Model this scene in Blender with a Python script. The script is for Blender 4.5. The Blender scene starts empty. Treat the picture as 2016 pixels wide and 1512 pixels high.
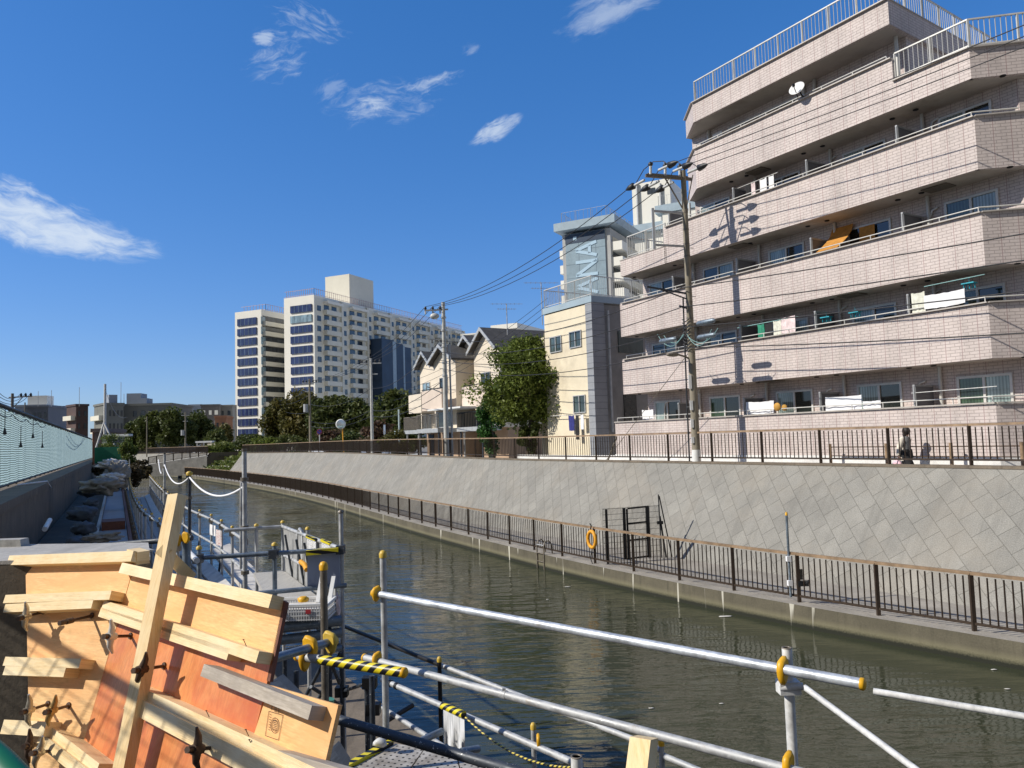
import bpy, bmesh, math, random
from mathutils import Vector, Matrix, noise
random.seed(7)
S = bpy.context.scene
COL = S.collection
R = math.radians
V = Vector

# ------------------------------------------------------------------ camera
F, PITCH, ROLL, ZE = 1500.0, R(4.0), R(1.75), 4.5
FW = V((0, math.cos(PITCH), math.sin(PITCH)))
_r0 = V((1, 0, 0)); _u0 = V((0, -math.sin(PITCH), math.cos(PITCH)))
RT = _r0*math.cos(ROLL) - _u0*math.sin(ROLL)
UP = _u0*math.cos(ROLL) + _r0*math.sin(ROLL)
EYE = V((0, 0, ZE))
cd = bpy.data.cameras.new('camera'); cam = bpy.data.objects.new('camera', cd); COL.objects.link(cam)
cd.sensor_width = 36; cd.sensor_fit = 'HORIZONTAL'; cd.lens = 36*F/2016; cd.clip_start = .05; cd.clip_end = 9000
M = Matrix.Identity(4)
for i in range(3):
    M[i][0] = RT[i]; M[i][1] = UP[i]; M[i][2] = -FW[i]; M[i][3] = EYE[i]
cam.matrix_world = M
S.camera = cam

# survey helpers: a sight line of the photograph met with a known height, distance or plane
def ray(x, y): return RT*((x-1008)/F) + UP*((756-y)/F) + FW
def atd(x, y, d): return EYE + ray(x, y)*d
def atz(x, y, z): r = ray(x, y); return EYE + r*((z-ZE)/r.z)
def atp(x, y, p, n): r = ray(x, y); return EYE + r*((p-EYE).dot(n)/r.dot(n))

# ------------------------------------------------------------------ objects
ORG = {}
def tag(o, label=None, cat=None, group=None, kind=None):
    if label: o['label'] = label
    if cat: o['category'] = cat
    if group: o['group'] = group
    if kind: o['kind'] = kind
    return o
def thing(name, label, cat, loc=(0, 0, 0), group=None):
    o = bpy.data.objects.new(name, None); COL.objects.link(o)
    o.location = loc; o.empty_display_size = .3
    ORG[o.name] = V(loc)
    return tag(o, label, cat, group)

class MB:
    def __init__(s): s.v = []; s.f = []; s.sm = []; s.uv = {}
    def add(s, vs, fs, smooth=False, uvs=None):
        b = len(s.v); s.v += [tuple(p) for p in vs]
        for i, f in enumerate(fs):
            if uvs: s.uv[len(s.f)] = uvs[i]
            s.f.append(tuple(b+k for k in f)); s.sm.append(smooth)
        return s
    def quad(s, a, b, c, d): return s.add([a, b, c, d], [(0, 1, 2, 3)])
    def hexa(s, p):   # 8 corners: bottom ring 0-3, top ring 4-7
        return s.add(p, [(3, 2, 1, 0), (4, 5, 6, 7), (0, 1, 5, 4), (1, 2, 6, 5), (2, 3, 7, 6), (3, 0, 4, 7)])
    def box(s, c, dims, ax=None):
        c = V(c); ax = ax or (V((1, 0, 0)), V((0, 1, 0)), V((0, 0, 1)))
        h = [a*(d/2) for a, d in zip(ax, dims)]
        p = [c+h[0]*i+h[1]*j+h[2]*k for k in (-1, 1) for i, j in ((-1, -1), (1, -1), (1, 1), (-1, 1))]
        return s.hexa(p)
    def beam(s, p, q, w, h, up=V((0, 0, 1))):
        p = V(p); q = V(q); d = (q-p).normalized(); u = V(up)
        sx = d.cross(u)
        if sx.length < 1e-4: sx = d.cross(V((1, 0, 0)))
        sx.normalize(); u = sx.cross(d)
        return s.box((p+q)/2, (w, h, (q-p).length), (sx, u, d))
    def tube(s, p, q, r, n=8, r2=None, caps=True): return s.ptube([p, q], [r, r2 if r2 is not None else r], n, caps)
    def ptube(s, pts, r, n=6, caps=True):
        pts = [V(p) for p in pts]
        if not isinstance(r, (list, tuple)): r = [r]*len(pts)
        vs = []; L = [0]
        for i in range(1, len(pts)): L.append(L[-1]+(pts[i]-pts[i-1]).length)
        d0 = (pts[-1]-pts[0]).normalized() if (pts[-1]-pts[0]).length > 1e-6 else V((0, 0, 1))
        ref = V((0, 0, 1)) if abs(d0.z) < .9 else V((0, 1, 0))
        for i, p in enumerate(pts):
            d = (pts[min(i+1, len(pts)-1)]-pts[max(i-1, 0)]).normalized()
            a = d.cross(ref)
            if a.length < 1e-4: a = d.cross(V((1, 0, 0)))
            a.normalize(); b = d.cross(a)
            for k in range(n):
                t = 2*math.pi*k/n; vs.append(p+(a*math.cos(t)+b*math.sin(t))*r[i])
        fs = []; uvs = []
        for i in range(len(pts)-1):
            for k in range(n):
                k2 = (k+1) % n
                fs.append((i*n+k, i*n+k2, (i+1)*n+k2, (i+1)*n+k))
                uvs.append([(k/n, L[i]), ((k+1)/n, L[i]), ((k+1)/n, L[i+1]), (k/n, L[i+1])])
        s.add(vs, fs, n > 4, uvs)
        if caps:
            s.add(vs[:n], [tuple(range(n-1, -1, -1))]); s.add(vs[-n:], [tuple(range(n))])
        return s
    def prism(s, poly, ext):
        n = len(poly); ext = V(ext); p = [V(a) for a in poly]
        return s.add(p+[a+ext for a in p], [tuple(range(n-1, -1, -1)), tuple(range(n, 2*n))] + [(i, (i+1) % n, n+(i+1) % n, n+i) for i in range(n)])
    def lathe(s, c, axis, prof, n=12, smooth=True):
        c = V(c); ax = V(axis).normalized(); a = ax.orthogonal().normalized(); b = ax.cross(a)
        vs = []; m = len(prof)
        for h, r in prof:
            for k in range(n):
                t = 2*math.pi*k/n; vs.append(c+ax*h+(a*math.cos(t)+b*math.sin(t))*max(r, 1e-4))
        fs = [(i*n+k, i*n+(k+1) % n, (i+1)*n+(k+1) % n, (i+1)*n+k) for i in range(m-1) for k in range(n)]
        s.add(vs, fs, smooth)
        s.add(vs[:n], [tuple(range(n-1, -1, -1))]); s.add(vs[-n:], [tuple(range(n))])
        return s
    def blob(s, c, rad, seed=0, amp=.3, fr=1.0, sub=3, flat=None, ax=None):
        bm = bmesh.new(); bmesh.ops.create_icosphere(bm, subdivisions=sub, radius=1)
        o = V((seed*13.7, seed*5.1, seed*9.3)); vs = []
        for v in bm.verts:
            d = v.co.normalized(); k = 1+amp*noise.fractal(d*fr*2+o, .9, 2.1, 4)
            p = V((d.x*rad[0]*k, d.y*rad[1]*k, d.z*rad[2]*k))
            if flat is not None and p.z < flat: p.z = flat
            if ax: p = ax[0]*p.x+ax[1]*p.y+ax[2]*p.z
            vs.append(V(c)+p)
        fs = [tuple(v.index for v in f.verts) for f in bm.faces]; bm.free()
        return s.add(vs, fs, True)
    def build(s, name, mat, parent=None, label=None, cat=None, group=None, kind=None, recalc=True):
        o0 = ORG.get(parent.name, V((0, 0, 0))) if parent else V((0, 0, 0))
        me = bpy.data.meshes.new(name)
        me.from_pydata([(p[0]-o0.x, p[1]-o0.y, p[2]-o0.z) for p in s.v], [], s.f)
        me.polygons.foreach_set('use_smooth', s.sm)
        uvl = me.uv_layers.new(name='UVMap')
        vco = s.v
        data = [0.0]*(2*len(me.loops))
        for pi, pl in enumerate(me.polygons):
            ex = s.uv.get(pi)
            if ex:
                for j, li in enumerate(pl.loop_indices): data[2*li], data[2*li+1] = ex[j]
                continue
            nx, ny, nz = pl.normal
            h = math.hypot(nx, ny)
            if abs(nz) > .75 or h < 1e-5:
                for li in pl.loop_indices:
                    p = vco[me.loops[li].vertex_index]; data[2*li] = p[0]; data[2*li+1] = p[1]
            else:
                tx, ty = -ny/h, nx/h
                if tx < 0 or (abs(tx) < 1e-6 and ty < 0): tx, ty = -tx, -ty
                for li in pl.loop_indices:
                    p = vco[me.loops[li].vertex_index]; data[2*li] = p[0]*tx+p[1]*ty; data[2*li+1] = p[2]
        uvl.data.foreach_set('uv', data)
        if recalc:
            bm = bmesh.new(); bm.from_mesh(me); bmesh.ops.recalc_face_normals(bm, faces=bm.faces); bm.to_mesh(me); bm.free()
        o = bpy.data.objects.new(name, me); COL.objects.link(o)
        ms = mat if isinstance(mat, (list, tuple)) else [mat]
        for m in ms: me.materials.append(m)
        if parent: o.parent = parent; ORG[o.name] = o0
        else: ORG[o.name] = V((0, 0, 0))
        return tag(o, label, cat, group, kind)

# ------------------------------------------------------------------ materials
def new_mat(name):
    m = bpy.data.materials.new(name); m.use_nodes = True
    nt = m.node_tree; return m, nt, nt.nodes['Principled BSDF'], nt.nodes, nt.links
def ramp(N, a, b, ca=(0, 0, 0, 1), cb=(1, 1, 1, 1)):
    r = N.new('ShaderNodeValToRGB'); e = r.color_ramp.elements
    e[0].position = a; e[0].color = ca; e[1].position = b; e[1].color = cb; return r
def c4(c): return (c[0], c[1], c[2], 1)
def mix(N, L, fac, a, b, mode='MIX'):
    n = N.new('ShaderNodeMix'); n.data_type = 'RGBA'; n.blend_type = mode
    for sock, val in ((n.inputs[0], fac), (n.inputs[6], a), (n.inputs[7], b)):
        if hasattr(val, 'is_linked') or hasattr(val, 'links'): L.new(val, sock)
        else: sock.default_value = val if not isinstance(val, tuple) else c4(val)
    return n.outputs[2]
def uvnode(N, L, scale=(1, 1, 1), rot=0, kind='UV'):
    t = N.new('ShaderNodeTexCoord'); mp = N.new('ShaderNodeMapping')
    mp.inputs['Scale'].default_value = scale; mp.inputs['Rotation'].default_value = (0, 0, rot)
    L.new(t.outputs[kind], mp.inputs['Vector']); return mp.outputs['Vector']
def nz(N, L, vec, scale, detail=4, rough=.55):
    n = N.new('ShaderNodeTexNoise'); n.inputs['Scale'].default_value = scale
    n.inputs['Detail'].default_value = detail; n.inputs['Roughness'].default_value = rough
    if vec is not None: L.new(vec, n.inputs['Vector'])
    return n.outputs['Fac']
def bump(N, L, B, h, strength=.3, dist=.02):
    b = N.new('ShaderNodeBump'); b.inputs['Strength'].default_value = strength; b.inputs['Distance'].default_value = dist
    L.new(h, b.inputs['Height']); L.new(b.outputs['Normal'], B.inputs['Normal']); return b

MATS = {}
def plain(name, col, rough=.6, metal=0, var=.25, scale=6.0, bmp=.0, spec=.5, dirt=None, kind='Object', coat=0):
    if name in MATS: return MATS[name]
    m, nt, B, N, L = new_mat(name)
    v = uvnode(N, L, kind=kind)
    f = nz(N, L, v, scale, 5, .6)
    lo = tuple(c*(1-var) for c in col); hi = tuple(min(1, c*(1+var)) for c in col)
    r = ramp(N, .3, .7, c4(lo), c4(hi)); L.new(f, r.inputs[0]); out = r.outputs[0]
    if dirt:
        f2 = nz(N, L, v, scale*.35, 6, .7); r2 = ramp(N, .52, .7); L.new(f2, r2.inputs[0])
        out = mix(N, L, r2.outputs[0], out, dirt)
    L.new(out, B.inputs['Base Color'])
    B.inputs['Roughness'].default_value = rough; B.inputs['Metallic'].default_value = metal
    B.inputs['Specular IOR Level'].default_value = spec; B.inputs['Coat Weight'].default_value = coat
    if bmp: bump(N, L, B, nz(N, L, v, scale*6, 4), bmp, .01)
    MATS[name] = m; return m

def brick_mat(name, c1, c2, mortar, bw, bh, ms, rot=0, panel=None, panel_col=(.3, .15, .14), stain=0, bmp=.4, rough=.65, offset=.5, spk=0):
    m, nt, B, N, L = new_mat(name)
    v = uvnode(N, L, rot=rot)
    b = N.new('ShaderNodeTexBrick'); L.new(v, b.inputs['Vector']); b.offset = offset
    b.inputs['Color1'].default_value = c4(c1); b.inputs['Color2'].default_value = c4(c2); b.inputs['Mortar'].default_value = c4(mortar)
    b.inputs['Scale'].default_value = 1; b.inputs['Brick Width'].default_value = bw; b.inputs['Row Height'].default_value = bh
    b.inputs['Mortar Size'].default_value = ms; b.inputs['Mortar Smooth'].default_value = .2
    out = b.outputs['Color']; hgt = b.outputs['Fac']
    uv0 = uvnode(N, L)
    if panel:
        b2 = N.new('ShaderNodeTexBrick'); L.new(uv0, b2.inputs['Vector']); b2.offset = 0
        b2.inputs['Scale'].default_value = 1; b2.inputs['Brick Width'].default_value = panel; b2.inputs['Row Height'].default_value = 50
        b2.inputs['Mortar Size'].default_value = .008; b2.inputs['Mortar Smooth'].default_value = 0
        out = mix(N, L, b2.outputs['Fac'], out, panel_col)
    f = nz(N, L, uv0, .7, 6, .7); r = ramp(N, .3, .75, (.8, .8, .8, 1), (1.12, 1.12, 1.12, 1)); L.new(f, r.inputs[0])
    out = mix(N, L, 1.0, out, r.outputs[0], 'MULTIPLY')
    if spk:
        f = nz(N, L, uv0, 38, 4, .75); r = ramp(N, .35, .65, (1-spk, 1-spk, 1-spk, 1), (1+spk, 1+spk, 1+spk, 1)); L.new(f, r.inputs[0])
        out = mix(N, L, 1.0, out, r.outputs[0], 'MULTIPLY')
    if stain:
        vs = uvnode(N, L, (1.3, .12, 1)); f = nz(N, L, vs, 2.2, 6, .7); r = ramp(N, .5, .72); L.new(f, r.inputs[0])
        out = mix(N, L, r.outputs[0], out, mix(N, L, stain, out, (.12, .115, .1)))
        f = nz(N, L, uv0, .32, 6, .65); r = ramp(N, .47 if spk else .98, .62 if spk else .99); L.new(f, r.inputs[0])
        out = mix(N, L, r.outputs[0], out, mix(N, L, .22, out, (.36, .31, .24)))
    L.new(out, B.inputs['Base Color']); B.inputs['Roughness'].default_value = rough
    inv = N.new('ShaderNodeMath'); inv.operation = 'SUBTRACT'; inv.inputs[0].default_value = 1; L.new(hgt, inv.inputs[1])
    bump(N, L, B, inv.outputs[0], bmp, .012)
    return m

tile = brick_mat('pink_tile', (.65, .565, .525), (.61, .53, .49), (.41, .345, .32), .26, .09, .0105, panel=.455, panel_col=(.36, .24, .23), stain=.22)
revet = brick_mat('revetment_block', (.29, .28, .25), (.25, .242, .217), (.175, .17, .148), .60, .47, .008, rot=R(-47), stain=.42, bmp=.7, rough=.9, spk=.26)
siding = brick_mat('grey_siding', (.31, .325, .35), (.29, .305, .33), (.15, .16, .18), 4, .32, .01, bmp=.5)
brown_brick = brick_mat('brown_brick', (.10, .055, .045), (.085, .05, .045), (.06, .04, .035), .5, .2, .02, bmp=.2)

def concrete(name, col, streak=.5, algae=0.0, rough=.9):
    m, nt, B, N, L = new_mat(name)
    uv = uvnode(N, L); f = nz(N, L, uv, 1.1, 7, .68)
    r = ramp(N, .3, .72, c4([c*.72 for c in col]), c4([min(1, c*1.22) for c in col])); L.new(f, r.inputs[0]); out = r.outputs[0]
    vs = uvnode(N, L, (3.2, .35, 1)); f = nz(N, L, vs, 2.0, 6, .7); r = ramp(N, .5, .75); L.new(f, r.inputs[0])
    out = mix(N, L, r.outputs[0], out, mix(N, L, streak, out, tuple(c*.35 for c in col)))
    f = nz(N, L, uv, 30, 3, .7); r = ramp(N, .3, .7, (.86, .86, .86, 1), (1.14, 1.14, 1.14, 1)); L.new(f, r.inputs[0])
    out = mix(N, L, 1.0, out, r.outputs[0], 'MULTIPLY')
    if algae:
        sp = N.new('ShaderNodeSeparateXYZ'); t = N.new('ShaderNodeTexCoord'); L.new(t.outputs['UV'], sp.inputs[0])
        ad = N.new('ShaderNodeMath'); ad.operation = 'ADD'; L.new(sp.outputs['Y'], ad.inputs[0])
        mu = N.new('ShaderNodeMath'); mu.operation = 'MULTIPLY'; mu.inputs[1].default_value = .12; L.new(f, mu.inputs[0]); L.new(mu.outputs[0], ad.inputs[1])
        r = ramp(N, .13, .23, (0, 0, 0, 1), (1, 1, 1, 1)); L.new(ad.outputs[0], r.inputs[0])
        r3 = ramp(N, .16, .34, (1, 1, 1, 1), (0, 0, 0, 1)); L.new(ad.outputs[0], r3.inputs[0])
        out = mix(N, L, mix(N, L, 1.0, r3.outputs[0], (.55, .55, .55), 'MULTIPLY'), out, (.30, .28, .165))
        out = mix(N, L, r.outputs[0], (.018, .02, .012), out)
        vs = uvnode(N, L, (3.2, .25, 1)); f = nz(N, L, vs, 1.0, 2.5, .5); r = ramp(N, .635, .67); L.new(f, r.inputs[0])
        out = mix(N, L, r.outputs[0], out, (.55, .53, .45))
    L.new(out, B.inputs['Base Color']); B.inputs['Roughness'].default_value = rough
    bump(N, L, B, nz(N, L, uv, 26, 5, .7), .35, .01)
    return m
conc = concrete('concrete_light', (.42, .405, .37))
conc_dark = concrete('concrete_dark', (.19, .155, .115), .75)
conc_canal = concrete('concrete_canal', (.125, .112, .078), .6, 1)
conc_shade = concrete('concrete_shade', (.11, .09, .065), .8)  # concrete darkened in its colour for surfaces lying in shade
conc_walk = concrete('concrete_walk', (.33, .305, .265), .3)
conc_white = concrete('plinth_white', (.78, .77, .74), .12)
conc_road = concrete('road_concrete', (.55, .54, .51), .1)
asphalt = plain('asphalt', (.055, .055, .058), .9, var=.3, scale=2, bmp=.3)
soil = plain('soil', (.10, .085, .06), .95, var=.5, scale=.6, bmp=.5)
mud = plain('dark_mud', (.035, .029, .022), .9, var=.5, scale=1.5, bmp=.5)

def wood(name, c1, c2, scale=(1, 14, 1), knots=0, rough=.65, kcol=(.16, .035, .012), patch=None, rot=0, coat=0):
    m, nt, B, N, L = new_mat(name)
    v = uvnode(N, L, scale, rot); uv = uvnode(N, L)
    w = N.new('ShaderNodeTexNoise'); w.inputs['Scale'].default_value = 3.0; w.inputs['Detail'].default_value = 6
    w.inputs['Distortion'].default_value = 1.2; L.new(v, w.inputs['Vector'])
    r = ramp(N, .32, .68, c4(c1), c4(c2)); L.new(w.outputs['Fac'], r.inputs[0]); out = r.outputs[0]
    f = nz(N, L, v, 22, 3, .6); r2 = ramp(N, .35, .65, (.86, .84, .8, 1), (1.08, 1.08, 1.08, 1)); L.new(f, r2.inputs[0])
    out = mix(N, L, 1.0, out, r2.outputs[0], 'MULTIPLY')
    if patch:
        f = nz(N, L, uv, 3.2, 6, .65); r3 = ramp(N, .45, .66); L.new(f, r3.inputs[0]); out = mix(N, L, r3.outputs[0], out, patch)
    if knots:
        vo = N.new('ShaderNodeTexVoronoi'); vo.voronoi_dimensions = '2D'; vo.inputs['Scale'].default_value = knots; L.new(uv, vo.inputs['Vector'])
        r4 = ramp(N, .03, .13, (1, 1, 1, 1), (0, 0, 0, 1)); L.new(vo.outputs['Distance'], r4.inputs[0])
        out = mix(N, L, r4.outputs[0], out, kcol)
    f = nz(N, L, uv, 7.5, 7, .72); r5 = ramp(N, .64, .70); L.new(f, r5.inputs[0])
    out = mix(N, L, mix(N, L, 1.0, r5.outputs[0], (.75, .75, .75), 'MULTIPLY'), out, (.50, .46, .40))
    f = nz(N, L, v, 5, 5, .7); r6 = ramp(N, .60, .72); L.new(f, r6.inputs[0])
    out = mix(N, L, mix(N, L, 1.0, r6.outputs[0], (.35, .35, .35), 'MULTIPLY'), out, tuple(c*.55 for c in c1))
    L.new(out, B.inputs['Base Color']); B.inputs['Roughness'].default_value = rough; B.inputs['Coat Weight'].default_value = coat
    bump(N, L, B, w.outputs['Fac'], .12, .004)
    return m
pine = wood('pine_batten', (.78, .56, .27), (.85, .68, .40), (1.0, 16, 1), patch=(.86, .72, .46))
pine_v = wood('pine_stick', (.76, .52, .23), (.84, .65, .36), (14, 1, 1), patch=(.85, .68, .4))
old_wood = wood('weathered_batten', (.36, .31, .25), (.55, .49, .41), (1.2, 14, 1), patch=(.30, .26, .22), rough=.9)
ply = wood('plywood_pale', (.72, .40, .15), (.84, .55, .25), (1.2, 9, 1), patch=(.80, .42, .16))
ply_red = wood('plywood_red', (.62, .20, .055), (.74, .31, .10), (6, 1.2, 1), knots=2.6, patch=(.55, .13, .035), rough=.45, coat=.15)
ply_edge = plain('plywood_edge', (.16, .06, .035), .8, scale=30)

def galv(name, col, rough=.42, metal=.55):
    m, nt, B, N, L = new_mat(name)
    v = uvnode(N, L, kind='Object'); f = nz(N, L, v, 9, 6, .7)
    r = ramp(N, .35, .68, c4([c*.62 for c in col]), c4([min(1, c*1.15) for c in col])); L.new(f, r.inputs[0])
    f2 = nz(N, L, v, 45, 3, .8); r2 = ramp(N, .64, .7); L.new(f2, r2.inputs[0])
    f3 = nz(N, L, v, 3.3, 7, .75); r7 = ramp(N, .60, .68); L.new(f3, r7.inputs[0])
    o_ = mix(N, L, mix(N, L, 1.0, r7.outputs[0], (.6, .6, .6), 'MULTIPLY'), r.outputs[0], tuple(c*k for c, k in zip(col, (.62, .48, .34))))
    L.new(mix(N, L, r2.outputs[0], o_, (.75, .74, .70)), B.inputs['Base Color'])
    r3 = ramp(N, .3, .7, (rough*.75,)*3+(1,), (min(1, rough*1.5),)*3+(1,)); L.new(f, r3.inputs[0]); L.new(r3.outputs[0], B.inputs['Roughness'])
    B.inputs['Metallic'].default_value = metal
    bump(N, L, B, f2, .08, .002)
    return m
steel = galv('galvanised_pipe', (.50, .51, .51), .55, .35)
steel_new = galv('bright_pipe', (.62, .66, .70), .42, .45)
steel_dark = galv('dark_pipe', (.05, .06, .075), .45, .25)
steel_blue = galv('bluegrey_pipe', (.22, .27, .32), .4, .5)
steel_white = galv('pale_pipe', (.70, .70, .68), .6, .1)
steel_rust = galv('brownish_pipe', (.22, .19, .15), .5, .4)
yellow = plain('yellow_plastic', (.75, .40, .012), .45, var=.15, scale=20)
yellow2 = plain('lemon_plastic', (.62, .42, .06), .45, var=.15, scale=20)
iron = plain('rusty_iron', (.10, .065, .045), .6, .5, var=.5, scale=40)
alu = plain('cast_alloy', (.55, .5, .4), .4, .7, var=.3, scale=40)
brass = plain('brass_alloy', (.45, .3, .12), .45, .6, var=.3, scale=40)
def stripes(name, a, b, freq, tilt=1.0, uvk='UV'):
    m, nt, B, N, L = new_mat(name)
    t = N.new('ShaderNodeTexCoord'); sp = N.new('ShaderNodeSeparateXYZ'); L.new(t.outputs[uvk], sp.inputs[0])
    m1 = N.new('ShaderNodeMath'); m1.operation = 'MULTIPLY'; m1.inputs[1].default_value = tilt; L.new(sp.outputs['X'], m1.inputs[0])
    m2 = N.new('ShaderNodeMath'); m2.operation = 'MULTIPLY_ADD'; m2.inputs[1].default_value = freq
    L.new(sp.outputs['Y'], m2.inputs[0]); L.new(m1.outputs[0], m2.inputs[2])
    fr = N.new('ShaderNodeMath'); fr.operation = 'FRACT'; L.new(m2.outputs[0], fr.inputs[0])
    g = N.new('ShaderNodeMath'); g.operation = 'GREATER_THAN'; g.inputs[1].default_value = .5; L.new(fr.outputs[0], g.inputs[0])
    f = nz(N, L, t.outputs['Object'], 25, 4, .7); r = ramp(N, .3, .7, (.75, .75, .75, 1), (1, 1, 1, 1)); L.new(f, r.inputs[0])
    L.new(mix(N, L, 1.0, mix(N, L, g.outputs[0], a, b), r.outputs[0], 'MULTIPLY'), B.inputs['Base Color']); B.inputs['Roughness'].default_value = .4
    return m
hazard = stripes('hazard_tape', (.85, .70, .02), (.012, .012, .014), 12.0, 2.0)
hazard_flat = stripes('hazard_board', (.80, .72, .05), (.015, .015, .015), 9.0, 11.0)
rope_yb = stripes('striped_rope', (.75, .6, .1), (.03, .03, .03), 22.0, 1.0)

bronze = plain('bronze_rail', (.060, .042, .030), .45, .3, var=.2, scale=8)
tan_rail = plain('worn_top_rail', (.30, .205, .125), .5, .1, var=.35, scale=5)
black_iron = plain('black_iron', (.015, .015, .016), .5, .3, var=.2)
white_paint = plain('white_paint', (.74, .74, .72), .5, var=.1, scale=4)
white_metal = plain('white_metal', (.60, .59, .55), .4, .1, var=.1, scale=4)
grey_metal = plain('grey_metal', (.45, .46, .46), .45, .2, var=.15, scale=4)
cap_metal = plain('cap_metal', (.46, .42, .375), .5, .1, var=.1, scale=4)
grey_panel = plain('grey_panel', (.19, .19, .205), .7, var=.08, scale=3)
soffit = plain('soffit_paint', (.50, .45, .40), .9, var=.12, scale=1.2, dirt=(.36, .30, .25))
cream = plain('cream_wall', (.74, .655, .49), .9, var=.1, scale=1.0, dirt=(.55, .48, .36))
cream2 = plain('cream_stucco', (.72, .64, .52), .9, var=.08, scale=1.0)
peach = plain('peach_stucco', (.66, .555, .465), .9, var=.08, scale=1.0)
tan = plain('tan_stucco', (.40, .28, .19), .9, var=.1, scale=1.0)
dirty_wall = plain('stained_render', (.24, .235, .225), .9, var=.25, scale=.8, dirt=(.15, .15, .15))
blue_grey = plain('blue_grey_paint', (.33, .42, .48), .6, var=.1, scale=1)
tower_white = plain('tower_white', (.80, .78, .70), .8, var=.05, scale=.2)
tower_cream = plain('tower_cream', (.72, .69, .58), .8, var=.06, scale=.2, dirt=(.6, .57, .48))
tower_panel = brick_mat('blue_panel', (.27, .37, .43), (.25, .345, .405), (.15, .21, .26), 3.4, 2.6, .07, offset=0, bmp=.1, rough=.5)
letter_blue = plain('letter_paint', (.42, .58, .70), .6, var=.05)
dark_blue = plain('dark_blue_panel', (.022, .045, .085), .5, var=.25, scale=.3)
navy = plain('navy_canopy', (.012, .018, .06), .6)
roof_grey = plain('roof_slate', (.075, .072, .068), .85, var=.3, scale=3, bmp=.3)
pole_conc = plain('pole_concrete', (.25, .22, .165), .85, var=.2, scale=5, bmp=.2, dirt=(.22, .2, .15))
pole_pale = plain('pale_pole', (.50, .50, .47), .8, var=.15, scale=3)
cable = plain('black_cable', (.02, .02, .022), .55)
rubber = plain('insulator_rubber', (.02, .021, .024), .5)
porcelain = plain('porcelain', (.55, .56, .55), .35)
teal_cable = plain('teal_cable', (.25, .45, .45), .5)
def glass(name, col, rough=.06, spec=.8, pleat=0):
    m, nt, B, N, L = new_mat(name)
    v = uvnode(N, L, (1, .25, 1)); f = nz(N, L, v, 1.3, 4, .6)
    r = ramp(N, .35, .7, c4([c*.55 for c in col]), c4([min(1, c*1.35) for c in col])); L.new(f, r.inputs[0]); out = r.outputs[0]
    if pleat:
        w = N.new('ShaderNodeTexWave'); w.inputs['Scale'].default_value = pleat; w.inputs['Distortion'].default_value = 1.5; L.new(uvnode(N, L, (1, .05, 1)), w.inputs['Vector'])
        r = ramp(N, .1, .9, (.62, .62, .62, 1), (1.1, 1.1, 1.1, 1)); L.new(w.outputs['Fac'], r.inputs[0]); out = mix(N, L, 1.0, out, r.outputs[0], 'MULTIPLY')
    L.new(out, B.inputs['Base Color']); B.inputs['Roughness'].default_value = rough; B.inputs['Specular IOR Level'].default_value = spec
    return m
glass_dark = glass('dark_pane', (.022, .028, .026))
glass_curtain = glass('curtained_pane', (.30, .38, .36), pleat=3.5)
glass_green = glass('green_curtain_pane', (.05, .09, .05), pleat=3.5)
glass_blue = glass('blue_pane', (.03, .045, .13), .05, 1.0)
glass_grey = glass('grey_green_pane', (.06, .085, .08), .08)
glass_tower = glass('tower_pane', (.05, .06, .07), .08)
glass_pale = glass('pale_pane', (.25, .36, .42), .06)
cloth_white = plain('white_cloth', (.82, .82, .83), .9, var=.05, scale=5)
cloth_pink = plain('pink_cloth', (.75, .62, .62), .9); cloth_green = plain('green_cloth', (.03, .24, .15), .9); cloth_black = plain('black_cloth', (.02, .02, .022), .9)
cloth_teal = plain('teal_plastic', (.03, .38, .48), .5); cloth_cream = plain('cream_cloth', (.7, .7, .6), .9); cloth_navy = plain('navy_cloth', (.03, .035, .20), .9)
amber = plain('amber_screen', (.52, .24, .045), .8, var=.2, scale=8)
orange = plain('orange_foam', (.78, .36, .02), .6, var=.15, scale=10)
tarp = plain('grey_tarp', (.26, .24, .20), .85, var=.3, scale=3, bmp=.3, dirt=(.22, .2, .17))
tarp_white = plain('white_tarp', (.62, .60, .56), .8, var=.2, scale=4, bmp=.3)
sandbag = plain('blue_sandbag', (.07, .09, .115), .85, var=.4, scale=4, bmp=.4)
plank = wood('walkway_plank', (.36, .35, .33), (.46, .45, .42), (8, 1, 1), rough=.8)
sheet_grey = plain('grey_sheet', (.24, .28, .38), .7, var=.1, scale=3)
mesh_grey = plain('grey_mesh', (.30, .30, .29), .8, var=.2, scale=12)
green_net = plain('green_net', (.008, .13, .07), .8, var=.2, scale=6)
skin = plain('skin_tone', (.42, .26, .19), .6); hair = plain('dark_hair', (.018, .012, .01), .6)
bark = plain('bark', (.11, .085, .06), .9, var=.5, scale=7, bmp=.6)

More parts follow.
